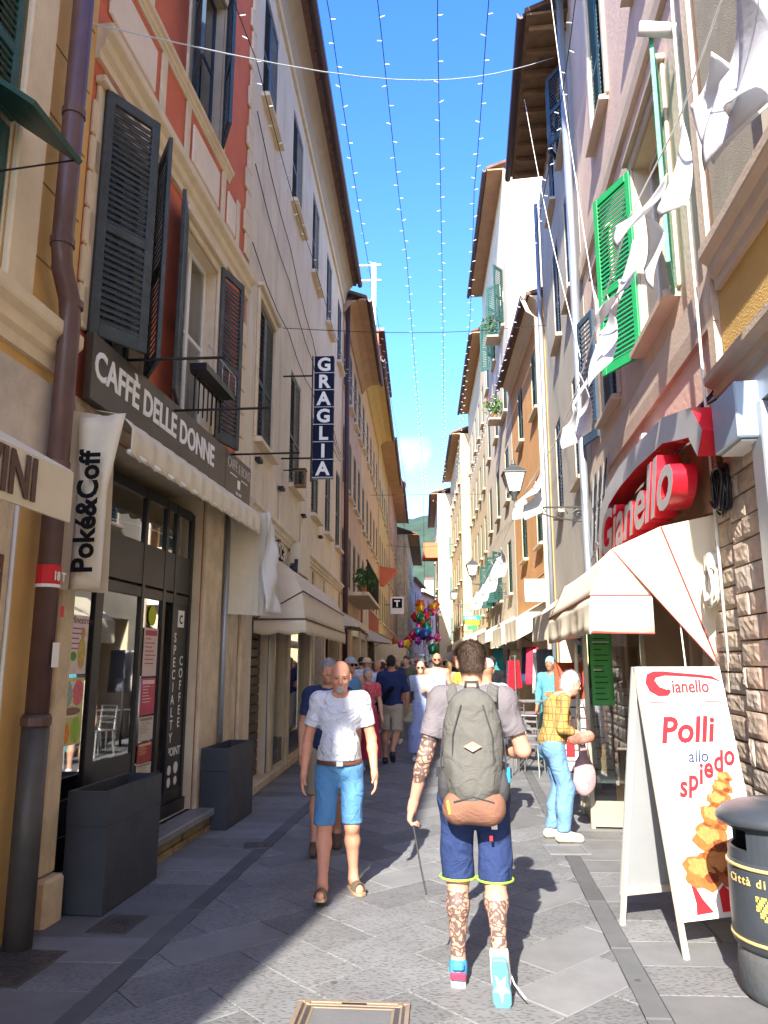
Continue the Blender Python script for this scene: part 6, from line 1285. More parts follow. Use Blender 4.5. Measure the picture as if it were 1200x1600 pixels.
def skin_mat(name, col, tattoo=None):
    m = mat(name, col, rough=.55, var=.10, scale=14, bump=.08, bscale=160, spec=.35); b = m.node_tree.nodes['Principled BSDF']
    b.inputs['Subsurface Weight'].default_value = .06; b.inputs['Subsurface Radius'].default_value = (.02, .008, .004)
    if tattoo:
        nt = m.node_tree; N = nt.nodes.new; Lk = nt.links.new; tc = N('ShaderNodeTexCoord')
        src = [l for l in nt.links if l.to_socket == b.inputs['Base Color']][0].from_socket
        wv = N('ShaderNodeTexVoronoi'); wv.feature = 'DISTANCE_TO_EDGE'; wv.inputs['Scale'].default_value = 17
        nz = N('ShaderNodeTexNoise'); nz.inputs['Scale'].default_value = 7; ad = N('ShaderNodeMixRGB'); ad.blend_type = 'ADD'; ad.inputs[0].default_value = .22
        Lk(tc.outputs['Object'], nz.inputs[0]); Lk(tc.outputs['Object'], ad.inputs[1]); Lk(nz.outputs['Color'], ad.inputs[2]); Lk(ad.outputs[0], wv.inputs[0])
        w2 = N('ShaderNodeTexWave'); w2.wave_type = 'RINGS'; w2.inputs['Scale'].default_value = 9; w2.inputs['Distortion'].default_value = 11; w2.inputs['Detail'].default_value = 1; w2.inputs['Detail Scale'].default_value = 2.2; Lk(tc.outputs['Object'], w2.inputs[0])
        t1 = N('ShaderNodeMath'); t1.operation = 'LESS_THAN'; t1.inputs[1].default_value = .075; Lk(wv.outputs['Distance'], t1.inputs[0])
        t2 = N('ShaderNodeMath'); t2.operation = 'LESS_THAN'; t2.inputs[1].default_value = .42; Lk(w2.outputs['Fac'], t2.inputs[0])
        mx_ = N('ShaderNodeMath'); mx_.operation = 'MAXIMUM'; Lk(t1.outputs[0], mx_.inputs[0]); Lk(t2.outputs[0], mx_.inputs[1])
        sp = N('ShaderNodeSeparateXYZ'); Lk(tc.outputs['Object'], sp.inputs[0]); tot = None
        for (x0, x1, z0, z1) in tattoo:
            ms = []
            for out_, lo_, hi_ in (('X', x0, x1), ('Z', z0, z1)):
                for op, v_ in (('GREATER_THAN', lo_), ('LESS_THAN', hi_)):
                    q = N('ShaderNodeMath'); q.operation = op; q.inputs[1].default_value = v_; Lk(sp.outputs[out_], q.inputs[0]); ms.append(q)
            cur = ms[0].outputs[0]
            for q in ms[1:]: r_ = N('ShaderNodeMath'); r_.operation = 'MULTIPLY'; Lk(cur, r_.inputs[0]); Lk(q.outputs[0], r_.inputs[1]); cur = r_.outputs[0]
            if tot is None: tot = cur
            else: r_ = N('ShaderNodeMath'); r_.operation = 'MAXIMUM'; Lk(tot, r_.inputs[0]); Lk(cur, r_.inputs[1]); tot = r_.outputs[0]
        f = N('ShaderNodeMath'); f.operation = 'MULTIPLY'; Lk(tot, f.inputs[0]); Lk(mx_.outputs[0], f.inputs[1]); f2 = N('ShaderNodeMath'); f2.operation = 'MULTIPLY'; f2.inputs[1].default_value = .8; Lk(f.outputs[0], f2.inputs[0])
        mx = N('ShaderNodeMix'); mx.data_type = 'RGBA'; mx.inputs[7].default_value = (.035, .035, .045, 1); Lk(f2.outputs[0], mx.inputs[0]); Lk(src, mx.inputs[6]); Lk(mx.outputs[2], b.inputs['Base Color'])
    return m
def hair_mat(name, col, sc_=90):
    m = mat(name, col, rough=.6, var=.3, scale=25, bump=0); nt = m.node_tree; tc = nt.nodes.new('ShaderNodeTexCoord'); mp = nt.nodes.new('ShaderNodeMapping'); mp.inputs['Scale'].default_value = (1, 1, .15)
    n = nt.nodes.new('ShaderNodeTexNoise'); n.inputs['Scale'].default_value = sc_ * 2; bp = nt.nodes.new('ShaderNodeBump'); bp.inputs['Strength'].default_value = .8; bp.inputs['Distance'].default_value = .01
    nt.links.new(tc.outputs['Object'], mp.inputs[0]); nt.links.new(mp.outputs[0], n.inputs[0]); nt.links.new(n.outputs[0], bp.inputs['Height']); nt.links.new(bp.outputs[0], nt.nodes['Principled BSDF'].inputs['Normal']); return m
BASE = dict(head=(0, .01, 1.625), neck=(0, -.01, 1.44), chest=(0, 0, 1.28), belly=(0, .01, 1.08), pelvis=(0, 0, .93),
            shL=(-.172, -.01, 1.410), shR=(.172, -.01, 1.410), elL=(-.235, -.02, 1.13), elR=(.235, -.02, 1.13), wrL=(-.245, .06, .88), wrR=(.245, .06, .88),
            hipL=(-.095, 0, .90), hipR=(.095, 0, .90), knL=(-.10, .02, .49), knR=(.10, .02, .49), anL=(-.10, -.02, .085), anR=(.10, -.02, .085), toL=(-.115, .14, .03), toR=(.115, .14, .03))
def hand(s, wr, el, side, fwd=(0, 1, 0), curl=.35, k=.006, sc_=1.0):
    wr = Vector(wr); d = (wr - Vector(el)).normalized(); palm = Vector((-side, .0, 0)); palm = (palm - d * palm.dot(d)).normalized(); th = d.cross(palm); 
    if th.dot(Vector(fwd)) < 0: th = -th
    base = wr + d * .045 * sc_; s.cap(wr, wr + d * .03 * sc_, .026, .028, .015)
    s.cap(wr + d * .03 * sc_ + th * .016, wr + d * .085 * sc_ + th * .026, .017, .016, .012); s.cap(wr + d * .03 * sc_ - th * .012, wr + d * .085 * sc_ - th * .026, .018, .014, .012); s.cap(wr + d * .05, wr + d * .085 * sc_, .02, .018, .012)
    for i, (off, L) in enumerate(((.031, .074), (.011, .082), (-.010, .076), (-.029, .058))):
        p = wr + d * .088 * sc_ + th * off; dirv = d.copy(); c_ = curl * (1 + .12 * i); r0 = .0108
        for seg, f in enumerate((.45, .32, .23)):
            ax = dirv.cross(palm).normalized(); dirv = (Matrix.Rotation(c_ * (.6 if seg == 0 else 1.0), 3, ax) @ dirv).normalized(); q = p + dirv * L * f * sc_; s.cap(p, q, r0, r0 - .0012, k * .6); p = q; r0 -= .0012
    p = wr + d * .025 * sc_ + th * .026; q = p + (d * .7 + th * .55 + palm * .35).normalized() * .042; s.cap(p, q, .015, .011, .01); s.cap(q, q + (d * .9 + palm * .35 + th * .1).normalized() * .032, .0105, .0085, .005)
def person(label, loc, rz, P={}, H_=1.75, fat=1.0, belly=0.0, skin=None, shirt=None, sleeve=.62, hem=.90, bottom=None, bhem=.48, bwide=1.0, shoe=None, hair=None, hairstyle='short', h=.010, face=True, curl=.35,
           tank=False, skirt=False, group='people in the street', head_pitch=0.0, head_yaw=0.0, arms_up=None, sole=None, stubble=None, glasses=None, fold=.0025, z=GZ, hands=True):
    J = {k: Vector(v_) for k, v_ in BASE.items()}
    for k, v_ in P.items(): J[k] = Vector(v_)
    root = thing('person', label, 'person', (loc[0], loc[1], z), rz, group); sc_ = H_ / 1.75; root.scale = (sc_, sc_, sc_)
    allp = np.array([tuple(v_) for v_ in J.values()]); lo = allp.min(0) - .26; hi = allp.max(0) + np.array([.26, .26, .22]); lo[2] = -.03
    hd, nk, ch, be, pe = J['head'], J['neck'], J['chest'], J['belly'], J['pelvis']
    s = SDF(lo, hi, h); f = fat
    # torso (kept under the clothes), neck, limbs
    s.ell(ch + Vector((0, 0, .02)), (.150 * f, .098 * f, .19), .05); s.ell(be, (.130 * f, .095 * f + belly * .5, .14), .05); s.ell(pe, (.150 * f, .105 * f, .12), .05)
    s.cap(J['shL'], J['shR'], .05, .05, .05); s.cap(nk + Vector((0, 0, -.05)), hd + Vector((0, -.012, -.06)), .054 * (.6 + .4 * f), .050, .03)
    for sd in 'LR':
        s.cap(nk + Vector((0, -.005, .0)), J['sh' + sd] + Vector((0, 0, .0)), .038, .045, .04)
        s.cap(J['sh' + sd], J['el' + sd], .050 * (.5 + .5 * f), .040 * (.5 + .5 * f), .03); m_ = J['el' + sd].lerp(J['wr' + sd], .3); s.cap(J['el' + sd], m_, .039, .041, .02); s.cap(m_, J['wr' + sd], .041, .025, .02)
        if hands: hand(s, J['wr' + sd], J['el' + sd], -1 if sd == 'L' else 1, curl=(curl if not isinstance(curl, dict) else curl[sd]))
        else: d = (J['wr' + sd] - J['el' + sd]).normalized(); s.cap(J['wr' + sd], J['wr' + sd] + d * .13, .028, .02, .02, flat=(1.3, 1))
        hp, kn, an, to = J['hip' + sd], J['kn' + sd], J['an' + sd], J['to' + sd]
        s.cap(hp, kn, .085 * (.4 + .6 * f), .056, .04); cv = kn.lerp(an, .30); bk = Vector((0, -.018, 0)); s.cap(kn, cv + bk, .054, .056, .03); s.cap(cv + bk, an + Vector((0, 0, .05)), .056, .034, .03); s.ell(kn + Vector((0, .012, 0)), (.05, .052, .06), .02)
        s.cap(an + Vector((0, 0, .05)), an, .034, .036, .02); dv = (to - an); s.cap(an + Vector((0, -.03, -.035)), to, .034, .026, .02, flat=(.95, 1)); s.cap(an, to + Vector((0, 0, .01)), .034, .024, .03)
    # head with face
    Rh = Euler((head_pitch, 0, head_yaw)).to_matrix()
    def hp_(x, y, z_): return hd + Rh @ Vector((x, y, z_))
    def he(c, r, k, op='+'): s.ell(hp_(*c), r, k, op, rz=head_yaw, rx=head_pitch)
    he((0, -.015, .025), (.074, .092, .092), .02); he((0, .012, -.028), (.063, .074, .085), .03); s.cap(hp_(0, .045, -.085), hp_(0, .058, -.088), .030, .026, .03)
    if face:
        s.cap(hp_(0, .084, .012), hp_(0, .103, -.026), .0085, .013, .012); s.ell(hp_(0, .090, -.033), (.019, .013, .010), .010); s.cap(hp_(-.035, .072, .022), hp_(.035, .072, .022), .014, .014, .016)
        for x in (-.031, .031): s.ell(hp_(x, .088, .004), (.015, .013, .010), .012, '-'); s.ell(hp_(x, .072, .002), (.0125, .0125, .012), .004); s.ell(hp_(x * 1.25, .062, -.030), (.020, .018, .018), .02)
        s.cap(hp_(-.020, .082, -.062), hp_(.020, .082, -.062), .0075, .0075, .008); s.cap(hp_(-.016, .081, -.073), hp_(.016, .081, -.073), .0085, .0085, .008); s.cap(hp_(-.018, .094, -.0675), hp_(.018, .094, -.0675), .002, .002, .004, '-')
    for x in (-1, 1): s.ell(hp_(x * .077, -.008, -.008), (.011, .021, .032), .008)
    me = s.mesh('body', skin); body = link('body', me, root)
    def garment(name, m, build, amp=fold, hh=None, seed=0.0):
        g_ = SDF(lo, hi, hh or h); build(g_)
        if amp: g_.folds(amp, seed=seed)
        return g_, m, name
    if shirt:
        t_ = SDF(lo, hi, h); e = .018
        t_.ell(ch + Vector((0, 0, .02)), (.160 * f + e, .106 * f + e, .20), .06); t_.ell(be, (.143 * f + e, .106 * f + e + belly * .55, .16), .06); t_.ell(be + Vector((0, .05 + belly * .6, -.02)), (.11 + belly * .4, .08, .12), .06) if belly else None
        t_.ell(pe + Vector((0, 0, .04)), (.158 * f + e, .114 * f + e + belly * .3, .14), .05)
        if not tank: t_.cap(J['shL'] + Vector((.02, 0, .01)), J['shR'] + Vector((-.02, 0, .01)), .062, .062, .04)
        for sd in 'LR':
            t_.cap(nk + Vector((0, -.008, -.015)), J['sh' + sd] + Vector((0, 0, -.002)) * 1.0, .054 if not tank else .03, .062 if not tank else .03, .04)
            if not tank: t_.ell(J['sh' + sd] + Vector((0, 0, -.01)), (.074, .074, .07), .03)
            if not tank: q = J['sh' + sd].lerp(J['el' + sd], min(1, sleeve)); t_.cap(J['sh' + sd], q, .064 * (.5 + .5 * f), .062 * (.5 + .5 * f), .03)
            if sleeve > 1: t_.cap(J['el' + sd], J['el' + sd].lerp(J['wr' + sd], sleeve - 1), .055, .045, .02)
        t_.folds(fold, seed=loc[0] * 7); t_.cut((0, 0, hem), (0, 0, -1))
        if not tank and sleeve <= 1:
            for sd in 'LR':
                q = J['sh' + sd].lerp(J['el' + sd], sleeve); d = (J['el' + sd] - J['sh' + sd]).normalized(); w = .09; t_.cutbox(q - Vector((w, w, .14)), q + Vector((w, w, .06)), q, d)
        t_.ell(nk + Vector((0, .02, .055)), (.068 if not tank else .085, .075, .055 if not tank else .09), .005, '-')
        link('shirt', t_.mesh('shirt', shirt), root)
    if bottom:
        b_ = SDF(lo, hi, h); b_.ell(pe + Vector((0, -.006, -.01)), (.160 * f, .118 * f + belly * .2, .125), .04)
        for sd in 'LR':
            hp, kn, an = J['hip' + sd], J['kn' + sd], J['an' + sd]; b_.ell(hp + Vector((0, -.045, -.01)), (.085, .075, .09), .03); b_.cap(hp, kn, .096 * (.4 + .6 * f), .078 * bwide, .04)
            if bhem < .4: b_.cap(kn, an, .080 * max(1, bwide), .062 * bwide, .03); b_.ell(kn + Vector((0, .012, 0)), (.078, .078, .09), .02); b_.cap(kn, kn.lerp(an, .45) + Vector((0, -.02, 0)), .080, .080, .03)
        if not skirt:
            mx_ = (J['knL'] + J['knR']) / 2; b_.cap((mx_.x, mx_.y, .30), (mx_.x * .5, mx_.y * .5, .74), .022, .004, .02, '-', flat=(1, .16))
        if skirt: b_.cap(pe, ((J['anL'] + J['anR']) / 2 + Vector((0, 0, .05))), .15, .25, .08)
        b_.folds(fold * 1.3, fx=11, fz=9, seed=loc[1]); b_.cut((0, 0, pe.z + .10), (0, 0, 1)); 
        if bhem >= .4: b_.cut((0, 0, bhem), (0, 0, -1))
        else: b_.cut((0, 0, bhem), (0, 0, -1))
        link('shorts' if bhem >= .4 else ('skirt' if skirt else 'trousers'), b_.mesh('trousers', bottom), root)
    if shoe:
        for sd in 'LR':
            an, to = J['an' + sd], J['to' + sd]; l2 = np.minimum(an, to) - .12; h2 = np.maximum(an, to) + .12; g_ = SDF(l2, h2, min(h, .008)); hz = Vector((0, -.04, -.04))
            g_.cap(an + hz, to, .044, .038, .02); g_.cap(an + Vector((0, 0, -.01)), to + Vector((0, -.02, .012)), .046, .034, .03); g_.cut((0, 0, an.z + .02), (0, 0, 1)); 
            if to.z < .06 and an.z < .14: g_.cut((0, 0, .002), (0, 0, -1))
            link('shoe', g_.mesh('shoe', shoe), root)
    if hair:
        g_ = SDF(np.array(hd) - .2, np.array(hd) + .2, min(h, .008)); q = lambda c, r, k=.02, op='+': g_.ell(hp_(*c), r, k, op, rz=head_yaw, rx=head_pitch)
        if hairstyle == 'short': q((0, -.018, .030), (.078, .095, .094)); q((0, -.05, -.03), (.066, .052, .06)); q((0, .085, -.055), (.09, .075, .095), .02, '-'); q((0, -.02, -.10), (.2, .2, .05), .01, '-')
        if hairstyle == 'fringe': q((0, -.025, .025), (.080, .088, .09)); q((0, -.055, -.03), (.068, .045, .06)); q((0, .03, .06), (.15, .10, .10), .02, '-'); q((0, .085, -.055), (.09, .075, .095), .02, '-')
        if hairstyle == 'long': q((0, -.018, .032), (.084, .10, .098)); g_.cap(hp_(0, -.05, -.02), hp_(0, -.06, -.16), .07, .055, .04, flat=(.85, 1.2)); q((0, .088, -.045), (.075, .075, .10), .02, '-')
        if hairstyle == 'bob': q((0, -.018, .030), (.080, .096, .094)); q((0, -.035, -.035), (.078, .066, .066), .03); q((0, .088, -.05), (.070, .075, .105), .02, '-')
        if hairstyle == 'bun': q((0, -.018, .032), (.080, .096, .096)); q((0, -.11, .05), (.04, .04, .04)); q((0, .085, -.05), (.085, .075, .10), .02, '-')
        if hairstyle == 'cap': q((0, -.012, .050), (.086, .104, .082)); g_.cut(tuple(hp_(0, 0, .030)), tuple(Rh @ Vector((0, 0, -1)))); q((0, .115, .034), (.062, .062, .010), .012)
        if hairstyle == 'hat': q((0, -.01, .075), (.080, .095, .06)); q((0, -.005, .045), (.155, .165, .012), .015)
        if hairstyle not in ('cap', 'hat'): g_.folds(.0022, fx=95, fz=80, seed=loc[0])
        link('cap' if hairstyle == 'cap' else ('hat' if hairstyle == 'hat' else 'hair'), g_.mesh('hair', hair), root)
    if glasses:
        b = MB()
        for x in (-.032, .032): c_ = hp_(x, .101, .004); b.lathe([(0, -.002), (.024, -.002), (.024, .003), (0, .003)], n=12)
        b2 = MB()
        for x in (-.033, .033):
            vs = [tuple(hp_(x + .026 * math.cos(a * .524), .098 + dy, .003 + .020 * math.sin(a * .524))) for dy in (0, .006) for a in range(12)]; b2.add(vs, [tuple(range(12))[::-1], tuple(range(12, 24))] + [(i, (i + 1) % 12, 12 + (i + 1) % 12, 12 + i) for i in range(12)])
        for x in (-1, 1): b2.tube([hp_(x * .055, .096, .006), hp_(x * .078, .05, .008), hp_(x * .080, -.01, .006)], .003, 4)
        b2.tube([hp_(-.01, .101, .006), hp_(.01, .101, .006)], .003, 4); b2.obj('sunglasses', glasses, root)
    elif face and h <= .0085:
        for x in (-.031, .031):
            b = MB(); vs = [tuple(hp_(x + .0105 * math.cos(a * .785), .0848, .002 + .0045 * math.sin(a * .785))) for a in range(8)]; vs2 = [tuple(Vector(v_) + Rh @ Vector((0, .003, 0))) for v_ in vs]; b.add(vs + vs2, [tuple(range(8)), tuple(range(8, 16))] + [(i, (i + 1) % 8, 8 + (i + 1) % 8, 8 + i) for i in range(8)]); b.obj('eye', m_text_k, root)
            b = MB(); b.tube([hp_(x - .016, .086, .022), hp_(x, .089, .026), hp_(x + .016, .084, .021)], .004, 5); b.obj('eyebrow', stubble or hair or m_iron, root)
    root['_j'] = 0; del root['_j']
    root_j[root.name] = (J, hp_, sc_); return root
root_j = {}
SK = [skin_mat('fair_skin', (.56, .31, .22)), skin_mat('tanned_skin', (.46, .22, .13)), skin_mat('ruddy_skin', (.55, .25, .16)), skin_mat('brown_skin', (.26, .13, .08))]
HR = dict(brown=hair_mat('brown_hair', (.055, .033, .022)), dark=hair_mat('dark_hair', (.02, .015, .012)), grey=hair_mat('grey_hair', (.30, .29, .28)), white=hair_mat('white_hair', (.62, .61, .60)), blond=hair_mat('blond_hair', (.34, .22, .10)), auburn=hair_mat('auburn_hair', (.16, .06, .03)))
m_leather = mat('brown_leather', (.11, .045, .03), rough=.5, var=.2, bump=.1)
m_sgl = mat('dark_lens', (.01, .01, .012), rough=.1, var=0, bump=0)
def denim(name, c): return cloth_mat(name, c, wr=.6, scale=9)

# ---- man from behind with the backpack
sk_t = skin_mat('tattooed_skin', (.50, .27, .19), tattoo=[(-.40, -.16, .98, 1.22), (-.30, .30, .13, .44)])
PB = dict(head=(0, .03, 1.61), elL=(-.255, -.05, 1.12), wrL=(-.325, .02, .87), elR=(.265, .02, 1.15), wrR=(.14, .27, 1.12), hipL=(-.09, 0, .90), hipR=(.09, 0, .90), knL=(-.095, .05, .49), anL=(-.10, .03, .085), toL=(-.11, .19, .035), knR=(.10, .02, .50), anR=(.105, -.24, .235), toR=(.115, -.215, .035))
pb = person('man seen from behind in grey T-shirt and blue shorts with tattooed calves', (.27, 4.34), R(-4), PB, 1.76, fat=1.06, skin=sk_t, shirt=cloth_mat('mauve_grey_jersey', (.15, .135, .15), wr=.5, scale=8), sleeve=.66, hem=.83, bottom=cloth_mat('royal_blue_shorts', (.024, .042, .125), wr=.6, scale=10), bhem=.50, bwide=1.12, hair=HR['brown'], h=.0065, curl={'L': 1.0, 'R': .8}, head_pitch=-.10, fold=.004)
pb['group'] = 'people in the street'
J, hpb, scb = root_j[pb.name]
def shorts_hem(root, kn_, hip_, z, r, m): pass
b = MB()
for sd in 'LR':
    k_ = J['hip' + sd].lerp(J['kn' + sd], (.90 - .505) / .41); b.tube([(k_.x + .094 * math.cos(a * .3142), k_.y + .094 * math.sin(a * .3142), .503 + .0 * a) for a in range(21)], .005, 5, caps=False)
b.obj('lime_trim', mat('lime_trim', (.35, .75, .06), var=0, bump=0), pb)
b = MB(); b.box((.085, -.135, .775), (.115, -.130, .81)); b.obj('white_patch', m_text_w, pb); b = MB(); b.box((.075, -.140, .72), (.090, -.136, .745)); b.obj('red_patch', m_text_r, pb)
m_sh1 = mat('white_shoe', (.72, .72, .74), rough=.5, var=.05, bump=.02); m_sh2 = mat('sky_blue_shoe', (.05, .24, .45), rough=.5, var=.1, bump=.02); m_sh3 = mat('crimson_shoe', (.42, .03, .07), rough=.5, var=.1, bump=.02)
def sneaker(root, an, to, up, colors, lift=0.0):
    an, to = Vector(an), Vector(to); s1 = SDF(np.minimum(an, to) - .13, np.maximum(an, to) + .13, .006); fw = (to - an); fw.z = 0 if not up else fw.z; hl = an + Vector((0, -.03, -.045))
    if up: hl = an + Vector((0, -.055, -.015))
    s1.cap(hl, to, .043, .040, .02); s1.cap(an + Vector((0, -.005, .0)), to.lerp(hl, .35) + Vector((0, .0, .02)), .047, .04, .03)
    s1.cut(tuple(an + Vector((0, 0, .03))), (0, 0, 1))
    if not up: s1.cut((0, 0, .022), (0, 0, -1))
    link('shoe', s1.mesh('shoe', colors[0]), root)
    b = MB(); d = (to - hl).normalized(); nrm = Vector((1, 0, 0)).cross(d); nrm.normalize()
    if nrm.z > 0: nrm = -nrm
    side = Vector((1, 0, 0)); pr = [(-.045, .0), (-.040, .034), (.02, .040), (.08, .038), (.15, .046), (.20, .044), (.235, .030), (.25, .0)]
    ring = [(u, w) for u, w in pr] + [(u, -w) for u, w in pr[-2:0:-1]]; org = hl + nrm * .030; vs = [tuple(org + d * u + side * w + nrm * k_) for k_ in (-.012, .018) for u, w in ring]; n = len(ring)
    b.add(vs, [(i, (i + 1) % n, n + (i + 1) % n, n + i) for i in range(n)] + [tuple(range(n))[::-1], tuple(range(n, 2 * n))]); sl = b.obj('sole', colors[1], root, bevel=.004)
    return org, d, side, nrm
sneaker(pb, J['anL'], J['toL'], False, (m_sh2, m_sh1)); b = MB(); q = J['anL']; b.box((q.x - .040, q.y - .088, .035), (q.x + .040, q.y - .070, .07)); b.obj('heel_stripe', m_sh3, pb, bevel=.006)
b = MB(); b.box((q.x - .030, q.y - .085, .075), (q.x + .030, q.y - .05, .115)); b.obj('heel_tab', m_sh2, pb, bevel=.01)
og, dd, sdv, nn = sneaker(pb, J['anR'], J['toR'], True, (m_sh1, mat('pale_sole', (.12, .30, .38), rough=.6, var=.08, bump=.03)))
b = MB(); st_ = [(.105 + (.085 if k % 2 == 0 else .034) * math.cos(k * math.pi / 5), (.043 if k % 2 == 0 else .019) * math.sin(k * math.pi / 5)) for k in range(10)]
b.add([tuple(og + dd * u + sdv * w + nn * .0205) for u, w in st_] + [tuple(og + dd * .095 + nn * .0205)], [(i, (i + 1) % 10, 10) for i in range(10)]); b.obj('star_print', mat('pink_star', (.80, .50, .42), var=0, bump=0), pb)
b = MB(); b.tube([(J['anR'].x + .04, J['anR'].y + .05, .16), (J['anR'].x + .07, J['anR'].y + .0, .10), (J['anR'].x + .12, J['anR'].y - .03, .05)], .004, 5); b.obj('lace', m_white, pb)
# arm band tattoos read as dark rings on the upper arm
for z in (1.205, 1.235):
    el_, sh_ = J['elL'], J['shL']; f_ = (z - el_.z) / (sh_.z - el_.z); c_ = el_.lerp(sh_, f_); ax_ = (sh_ - el_).normalized(); b = MB(); b.tube([tuple(c_ - ax_ * .006), tuple(c_ + ax_ * .006)], .0475, 18, caps=False); b.obj('tattoo_band', mat('ink', (.05, .045, .05), var=.1, bump=0, rough=.6), pb)
# his backpack
bp_ = thing('backpack', 'grey hiking backpack with a brown base pocket on the tattooed man', 'backpack', (.27, 4.34, GZ), R(-4)); bp_.scale = (scb,) * 3
m_bpg = cloth_mat('grey_pack_nylon', (.11, .108, .10), wr=.45, scale=10); m_bpb = cloth_mat('brown_pack_nylon', (.22, .11, .075), wr=.3, scale=10); m_bpd = cloth_mat('dark_pack_mesh', (.05, .05, .055), wr=.4)
s_ = SDF((-.3, -.45, .75), (.3, .02, 1.55), .007)
s_.ell((0, -.20, 1.20), (.150, .105, .27), .03); s_.cap((0, -.19, 1.0), (0, -.19, 1.34), .125, .105, .06, flat=(.92, 1.15)); s_.ell((0, -.275, 1.06), (.10, .045, .15), .04); s_.ell((0, -.22, 1.40), (.105, .075, .07), .04); s_.folds(.003, fx=16, fz=10); s_.cut((0, -.10, 0), (0, 1, 0)); s_.cut((0, 0, .93), (0, 0, -1))
link('main_pouch', s_.mesh('main_pouch', m_bpg), bp_)
s_ = SDF((-.3, -.45, .7), (.3, .02, 1.1), .007); s_.cap((-.075, -.20, .89), (.075, -.20, .89), .085, .085, .04, flat=(1, .95)); s_.ell((0, -.22, .93), (.145, .085, .07), .03); s_.folds(.003, fx=20); s_.cut((0, -.10, 0), (0, 1, 0)); s_.cut((0, 0, .965), (0, 0, 1)); link('base_pocket', s_.mesh('base_pocket', m_bpb), bp_)
b = MB(); b.box((-.02, -.292, .90), (.06, -.288, .91)); b.obj('logo_tag', m_text_w, bp_)
b = MB(); b.add([(-.045, -.328, 1.20), (.0, -.333, 1.225), (.045, -.328, 1.20), (.0, -.335, 1.175)], [(0, 1, 2, 3)]); b.obj('diamond_patch', mat('coral_patch', (.55, .25, .19), var=.1, bump=0), bp_, solid=.006)
b = MB(); b.tube([(-.035, -.20, 1.455), (-.03, -.21, 1.51), (.03, -.21, 1.51), (.035, -.20, 1.455)], .010, 8); b.obj('grab_handle', m_bpd, bp_, smooth=True)
for sg_ in (-1, 1):
    b = MB(); b.grid(lambda u, v_: (sg_ * (.075 + .055 * u + .03 * v_), -.13 + .16 * v_ * (2 - v_) * .9 - .02, 1.43 + .075 * math.sin(v_ * math.pi * .75) - .02 * u), 4, 10); b.obj('shoulder_strap', m_bpg, bp_, smooth=True, solid=.015)
    s_ = SDF((-.3, -.4, .8), (.3, .0, 1.2), .008); s_.ell((sg_ * .145, -.17, .99), (.04, .07, .09), .02); link('side_pocket', s_.mesh('side_pocket', m_bpd), bp_)
    b = MB(); b.tube([(sg_ * .145, -.17, 1.32), (sg_ * .165, -.16, 1.15), (sg_ * .17, -.13, .95)], .005, 5); b.obj('side_strap', m_bpd, bp_)
    b = MB(); b.grid(lambda u, v_: (sg_ * (.15 + .05 * u), -.12 + .10 * u, 1.03 + .05 * v_ - .02 * u), 4, 2); b.obj('hip_belt', m_bpd, bp_, solid=.02)
b = MB(); b.tube([(-.10, -.29, .93), (0, -.315, .96), (.10, -.29, .93)], .004, 5); b.obj('zip', m_bpd, bp_)
for sg_ in (-1, 1): b = MB(); b.tube([(sg_ * .055, -.30, 1.40), (sg_ * .10, -.295, 1.25), (sg_ * .105, -.28, 1.05)], .004, 5); b.obj('zip', m_bpd, bp_)
s_ = SDF((.1, -.3, .95), (.25, -.05, 1.2), .006); s_.cap((.175, -.2, 1.02), (.178, -.19, 1.08), .013, .010, .01); link('blue_clip', s_.mesh('blue_clip', mat('bright_blue_plastic', (.02, .25, .65), var=0, bump=0)), bp_)
b = MB(); b.tube([(-.13, -.26, .93), (-.125, -.275, .90), (-.12, -.27, .87)], .008, 5); b.obj('yellow_pull', mat('yellow_pull', (.65, .40, .05), var=0, bump=0), bp_)
# the thin strap hanging from his hand
wl = Matrix.Rotation(R(-4), 3, 'Z') @ (J['wrL'] * scb); hx = Vector((.27, 4.34, GZ)) + wl
lt = thing('hanging_strap', 'thin dark strap with a steel clip dangling from the hand of the tattooed man', 'strap', tuple(hx + Vector((-.01, .0, -.10)))); b = MB(); b.tube([(0, 0, .02), (.02, -.01, -.08), (.045, -.015, -.22), (.075, -.01, -.36)], .005, 6); b.obj('strap', m_bpd, lt); b = MB(); b.tube([(.075, -.01, -.36), (.08, -.01, -.42)], .006, 6); b.obj('clip', m_steel, lt)

# ---- bald man walking towards the viewer
PBald = dict(head=(0, .055, 1.60), neck=(0, .02, 1.42), elL=(-.25, -.03, 1.12), wrL=(-.27, .07, .87), elR=(.25, -.05, 1.12), wrR=(.275, .0, .86), knR=(.11, .06, .49), anR=(.115, .24, .10), toR=(.13, .385, .07), knL=(-.10, .02, .48), anL=(-.115, -.05, .085), toL=(-.16, .09, .03))
bald = person('bald man walking towards the viewer in white T-shirt, blue denim shorts and sandals', (-.62, 5.92), R(180 + 6), PBald, 1.66, fat=1.02, belly=.055, skin=SK[2], shirt=cloth_mat('white_tshirt', (.60, .62, .70), wr=1.0, scale=9), sleeve=.66, hem=.965, bottom=denim('light_denim', (.085, .22, .42)), bhem=.50, bwide=1.06, hair=None, stubble=HR['grey'], h=.0065, head_pitch=-.22, curl=.3, fold=.004)
J, hpx, scx = root_j[bald.name]
s_ = SDF((-.25, -.25, .88), (.25, .25, 1.02), .006); s_.ell((0, .01, .945), (.181, .144, .10), .01); s_.cut((0, 0, .968), (0, 0, 1)); s_.cut((0, 0, .932), (0, 0, -1)); link('belt', s_.mesh('belt', m_leather), bald)
b = MB(); b.box((-.025, .150, .93), (.025, .158, .97)); b.obj('buckle', m_steel, bald)
